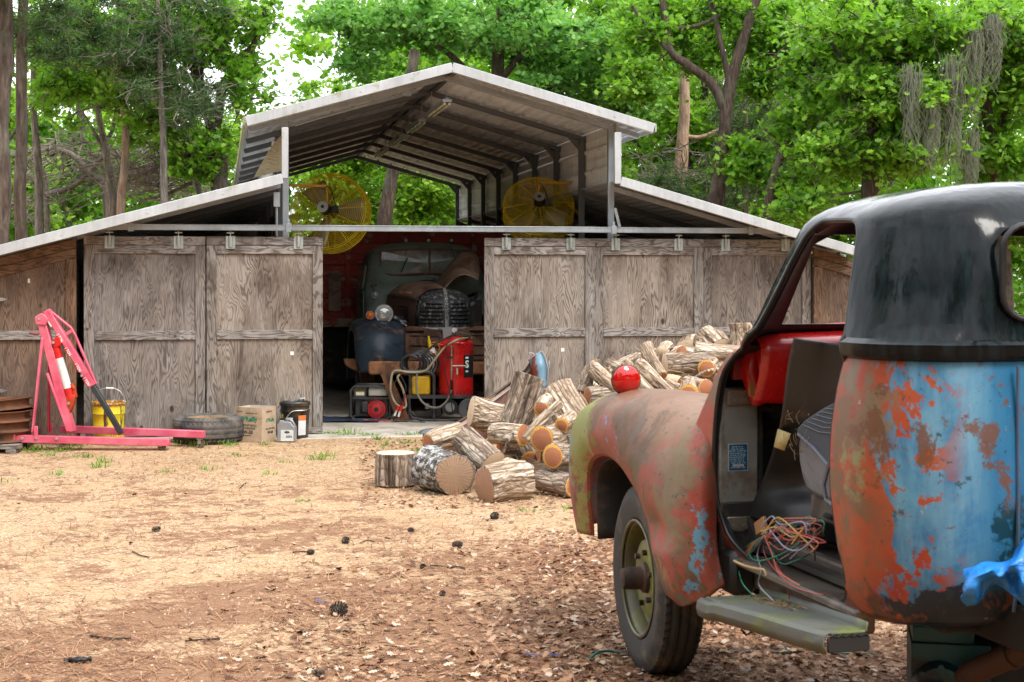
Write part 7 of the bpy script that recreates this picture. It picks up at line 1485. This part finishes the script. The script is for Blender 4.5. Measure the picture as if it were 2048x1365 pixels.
# black bucket
kb = thing('black_bucket', 'black lidded pail with an orange and white label right of the jug', 'bucket', (at(590, 0, 14.45).x, 14.45, .05))
BPL = plain('black_pail', (.016, .016, .018), .35, 0, .3, dirt=(.08, .055, .035), dirtamt=.3)
q = MB(); q.lathe([(.001, .005), (.125, 0), (.128, .02), (.138, .25), (.146, .252), (.147, .262), (.139, .266), (.139, .305), (.15, .31), (.151, .335), (.143, .345), (.13, .345), (.125, .335), (.001, .335)], 40); kbo = q.build('body', BPL, kb)
q = MB(); 
def cyp(a0, a1, z0, z1, rr_, mi=0, tw=0): q.grid(lambda u, v: Vector(((rr_ + .04 * (z0 + (z1 - z0) * v)) * math.cos(R(a0 + (a1 - a0) * u)), (rr_ + .04 * (z0 + (z1 - z0) * v)) * math.sin(R(a0 + (a1 - a0) * u)), z0 + (z1 - z0) * v)), 6, 1, mi=mi)
cyp(-68, -32, .03, .17, .1295); cyp(-68, -32, .172, .22, .1295, 1); cyp(-118, -90, .16, .20, .1295, 0); cyp(-150, -135, .17, .23, .1295, 2); q.build('labels', [plain('white_pail_label', (.62, .66, .68), .5, 0, .1), plain('orange_pail_label', (.62, .17, .04), .5), plain('yellow_pail_label', (.6, .48, .05), .5)], kbo)
q = MB(); q.tube(catmull([Vector((.148, 0, .28)), Vector((.11, -.12, .27)), Vector((.0, -.158, .262)), Vector((-.06, -.155, .20)), Vector((-.10, -.15, .15)), Vector((-.145, -.03, .27))], 5), .003, 5); q.build('handle', BOLT, kbo)
q = MB(); q.tube([(.02, .0, .345), (.05, -.02, .37), (.09, .0, .375), (.07, .02, .352)], .008, 6); q.build('lid_spout', plain('grey_spout', (.3, .32, .34), .4), kbo)
# ============================================================ GROUND COVER
LL = G('dead_leaves', .8); rr_i = LL.node('ShaderNodeNewGeometry').outputs['Random Per Island']
LL.set(base=LL.ramp(rr_i, [(0, (.09, .035, .018)), (.3, (.19, .08, .035)), (.6, (.32, .16, .08)), (.85, (.46, .29, .18)), (1, (.54, .43, .34))])); LLM = LL.mat
NL = G('pine_needles', .85); ni = NL.node('ShaderNodeNewGeometry').outputs['Random Per Island']; NL.set(base=NL.ramp(ni, [(0, (.13, .05, .02)), (.5, (.26, .115, .05)), (1, (.42, .23, .12))])); NLM = NL.mat
def dens(x, y):                                 # leaf drift density
    px = 1024 + FPX * x / y; py = HORY + FPX * EYE / y
    d = .012 + .9 * max(0, min(1, (py - 1080) / 220)) * max(0, min(1, (px - 350) / 900)) + .5 * max(0, min(1, (px - 900) / 300)) * max(0, min(1, (py - 960) / 120))
    d *= .55 + 1.1 * max(0, mn.noise(Vector((x * 1.6, y * .9, 3))) + .3)
    if 880 < py < 1020 and 720 < px < 1250: d += .35
    return d
rs2 = np.random.RandomState(12)
def scatter(n, dfn, y0=4.9, y1=14.3):
    out = []
    while len(out) < n:
        y = y0 + (y1 - y0) * rs2.rand() ** 1.25; x = (rs2.rand() - .5) * (y * .74)
        if rs2.rand() < dfn(x, y): out.append((x, y, gz(x, y)))
    return np.array(out)
C = scatter(17000, dens); C[:, 2] += rs2.uniform(.004, .022, len(C))
V, F = leaves(C, .032, OAK_T, 70, droop=1.3, tilt=.55, jitter=.5)
tag(obj('leaf_litter', npmesh('leaf_litter', V, F, LLM)), 'dead brown oak leaves scattered thickly over the gravel', 'leaf litter', kind='stuff')
C = scatter(26000, lambda x, y: .15 + .55 * max(0, mn.noise(Vector((x * .9, y * .55, 9))) + .25) + .3 * dens(x, y)); n = len(C); C[:, 2] += rs2.uniform(.003, .012, n)
a = rs2.uniform(0, np.pi, n); L = rs2.uniform(.03, .075, n); d = np.stack([np.cos(a) * L, np.sin(a) * L, rs2.uniform(-.008, .012, n)], 1); w_ = np.stack([-np.sin(a), np.cos(a), np.zeros(n)], 1) * .002
Vn = np.stack([C - d - w_, C - d + w_, C + d + w_, C + d - w_], 1).reshape(-1, 3); tag(obj('needle_litter', npmesh('needle_litter', Vn, np.arange(n * 4).reshape(n, 4), NLM)), 'reddish brown pine needles strewn over the gravel', 'pine needles', kind='stuff')
# loose stones
C = scatter(16000, lambda x, y: .5, 4.9, 12.5); n = len(C); s_ = rs2.uniform(.003, .008, n); oct_ = np.array([(1, 0, 0), (-1, 0, 0), (0, 1, 0), (0, -1, 0), (0, 0, .7), (0, 0, -.7)]); rot = rs2.uniform(0, 6, n)
Vv = oct_[None] * s_[:, None, None] * rs2.uniform(.6, 1.3, (n, 6, 1)); Vx = Vv.copy(); Vx[:, :, 0] = Vv[:, :, 0] * np.cos(rot)[:, None] - Vv[:, :, 1] * np.sin(rot)[:, None]; Vx[:, :, 1] = Vv[:, :, 0] * np.sin(rot)[:, None] + Vv[:, :, 1] * np.cos(rot)[:, None]
Vx += C[:, None, :]; fo = np.array([(0, 2, 4), (2, 1, 4), (1, 3, 4), (3, 0, 4), (2, 0, 5), (1, 2, 5), (3, 1, 5), (0, 3, 5)]); Fo = (np.arange(n)[:, None, None] * 6 + fo[None]).reshape(-1, 3)
ST = G('loose_stones', .85); si = ST.node('ShaderNodeNewGeometry').outputs['Random Per Island']; ST.set(base=ST.ramp(si, [(0, (.20, .10, .055)), (.5, (.44, .27, .16)), (1, (.68, .54, .40))])); tag(obj('loose_gravel', npmesh('loose_gravel', Vx.reshape(-1, 3), Fo, ST.mat)), 'small tan stones loose on the yard', 'gravel', kind='stuff')
# weeds and grass tufts by the barn
GR = leaf_mat('weed_green', (.05, .14, .015), (.12, .28, .03), (.26, .40, .06), .4); rr = random.Random(31); q = MB()
def tuft(x, y, h, n, spread):
    for _ in range(n):
        a = rr.uniform(0, 2 * PI); b = rr.uniform(.1, .9) * spread; p = Vector((x + rr.gauss(0, spread * .5), y + rr.gauss(0, spread * .4), gz(x, y))); d = Vector((math.cos(a) * b, math.sin(a) * b, h * rr.uniform(.5, 1))); s = Vector((-math.sin(a), math.cos(a), 0)) * rr.uniform(.0025, .005)
        q.add([p - s, p + s, p + d * .55 + s * .8 + Vector((0, 0, h * .12)), p + d * .55 - s * .8 + Vector((0, 0, h * .12)), p + d], [(0, 1, 2, 3), (3, 2, 4)])
for px, py, h, n in [(10, 893, .07, 60), (30, 902, .05, 60), (60, 905, .05, 50), (130, 905, .04, 40), (150, 900, .06, 40), (172, 915, .05, 22), (200, 935, .07, 18), (208, 925, .06, 12), (278, 895, .05, 30), (360, 892, .05, 30), (390, 900, .06, 40), (458, 900, .05, 24), (420, 940, .04, 14), (640, 920, .05, 26), (652, 912, .05, 20), (695, 880, .09, 22), (660, 878, .04, 40), (735, 880, .03, 40), (820, 880, .04, 24), (815, 895, .04, 22), (840, 905, .03, 22), (770, 900, .04, 20), (760, 888, .04, 26), (540, 950, .04, 10), (120, 950, .05, 12), (100, 912, .04, 14), (530, 900, .04, 12), (605, 1003, .02, 12), (1050, 1022, .02, 20), (1128, 1018, .03, 8), (0, 965, .04, 10), (330, 945, .03, 10), (575, 925, .03, 12), (480, 912, .04, 12)]:
    Y = FPX * EYE / (py - HORY); tuft(at(px, py, Y).x, Y, h * 1.1, int(n * 1.5), .06 + .002 * n)
tag(q.build('grass_tufts', GR, angle=0), 'small green weeds sprouting from the gravel near the barn', 'weeds', kind='stuff')
# pine cones
CN = G('pine_cone_scales', .8); ci = CN.node('ShaderNodeNewGeometry').outputs['Random Per Island']; CN.set(base=CN.ramp(ci, [(0, (.03, .02, .015)), (.6, (.10, .07, .05)), (1, (.30, .25, .20))]))
def cone_mesh(seed):
    q = MB(); rr = random.Random(seed); q.ball((0, 0, 0), .5, 8, 6, (.5, .5, .8), mi=0)
    for i in range(110):
        t = (i + .5) / 110; z = -.85 + 1.7 * t; R0 = .62 * math.sin(PI * min(1, (t * .86 + .12))) ** .8; a = i * 2.39996; o = Vector((math.cos(a), math.sin(a), .25)).normalized(); s = Vector((-math.sin(a), math.cos(a), 0)) * .13; b = Vector((o.x * R0 * .45, o.y * R0 * .45, z)); e = b + o * R0 * .62
        q.add([b - s * .6, b + s * .6, e + s + Vector((0, 0, .03)), e - s + Vector((0, 0, .03)), e + o * .08 + Vector((0, 0, .09))], [(0, 1, 2, 3), (3, 2, 4)])
    return q.mesh('pine_cone', CN.mat, 0)
cmeshes = [cone_mesh(1), cone_mesh(2)]
for i, (px, py, wpx, lb) in enumerate([(677, 1228, 38, 'largest pine cone, in the leaf drift at the bottom centre'), (989, 1034, 20, 'pine cone nearest the log pile'), (691, 1084, 19, 'dark pine cone in the middle of the bare gravel'), (914, 1095, 22, 'pale pine cone left of the truck wheel'), (846, 1135, 14, 'small pale pine cone with a stalk beside it'), (312, 1060, 17, 'squashed dark pine cone on the left of the yard'), (621, 1106, 16, 'pine cone attached to a thin twig'), (822, 1062, 14, 'small pine cone between the two in the middle'), (885, 1187, 15, 'small grey pine cone below the pale one'), (1115, 1144, 12, 'tiny pine cone close in front of the truck wheel'), (640, 1350, 24, 'pine cone cut off by the bottom edge')]):
    Y = FPX * EYE / (py + 4 - HORY); s_ = wpx * Y / FPX * .62; o = obj('pine_cone', cmeshes[i % 2]); p = at(px, py, Y); o.location = (p.x, Y, gz(p.x, Y) + s_ * .5); o.scale = (s_, s_, s_); o.rotation_euler = (R(80), rnd.uniform(-.3, .3), rnd.uniform(0, 6)); tag(o, lb, 'pine cone', 'pine cones lying on the gravel')
for i, (pts, r, lb) in enumerate([([(180, 1277), (225, 1283), (262, 1282)], .005, 'thin dark twig near the bottom left'), ([(585, 1107), (605, 1106), (622, 1107)], .004, 'short twig joined to a pine cone'), ([(852, 1137), (868, 1136), (885, 1137)], .004, 'short stalk beside the small pale cone'), ([(480, 978), (487, 971), (492, 967)], .004, 'little forked twig in the middle distance'), ([(265, 1105), (280, 1112), (298, 1116)], .004, 'bent twig left of centre'), ([(370, 1287), (400, 1284), (440, 1282)], .004, 'straight twig lying in the needles'), ([(895, 1140), (915, 1138), (930, 1141)], .005, 'pale stick right of the small cone'), ([(450, 1100), (475, 1096)], .003, 'tiny twig left of the dark cone'), ([(720, 1090), (735, 1085), (748, 1088)], .003, 'curved twig right of the dark cone')]):
    W3 = [at(px, py, FPX * EYE / (py - HORY)) for px, py in pts]; o0 = W3[0].copy(); q = MB(); q.tube(catmull([p - o0 + Vector((0, 0, .008 + gz(p.x, p.y))) for p in W3], 5), r, 6); o = q.build('twig', BK_DARK, None); o.location = o0; tag(o, lb, 'twig')
Y = FPX * EYE / (1326 - HORY); p = at(156, 1326, Y); q = MB(); q.grid(lambda u, v: Vector((.11 * (u - .5), .05 * (v - .5) * (1 - abs(2 * u - 1) ** 2 * .6), .012 + .016 * mn.noise(Vector((u * 5, v * 4, 2))))), 12, 6); o = q.build('rag', BLACK, None, solid=.006); o.location = (p.x, Y, .005); tag(o, 'crumpled black rag on the gravel at the bottom left', 'rag')
for px, py, lb, c in ((640, 1210, 'strip of blue plastic in the leaf drift', (.03, .10, .35)), (1063, 1321, 'strip of blue plastic near the truck wheel', (.03, .10, .35)), (1107, 1319, 'small blue scrap by the green hose', (.03, .10, .35))):
    Y = FPX * EYE / (py - HORY); p = at(px, py, Y); q = MB(); q.grid(lambda u, v: Vector((.055 * (u - .5), .018 * (v - .5), .006 * math.sin(u * 7))), 8, 2); o = q.build('plastic_scrap', plain('blue_scrap', c, .4), None, solid=.001); o.location = (p.x, Y, .022); tag(o, lb, 'plastic scrap')
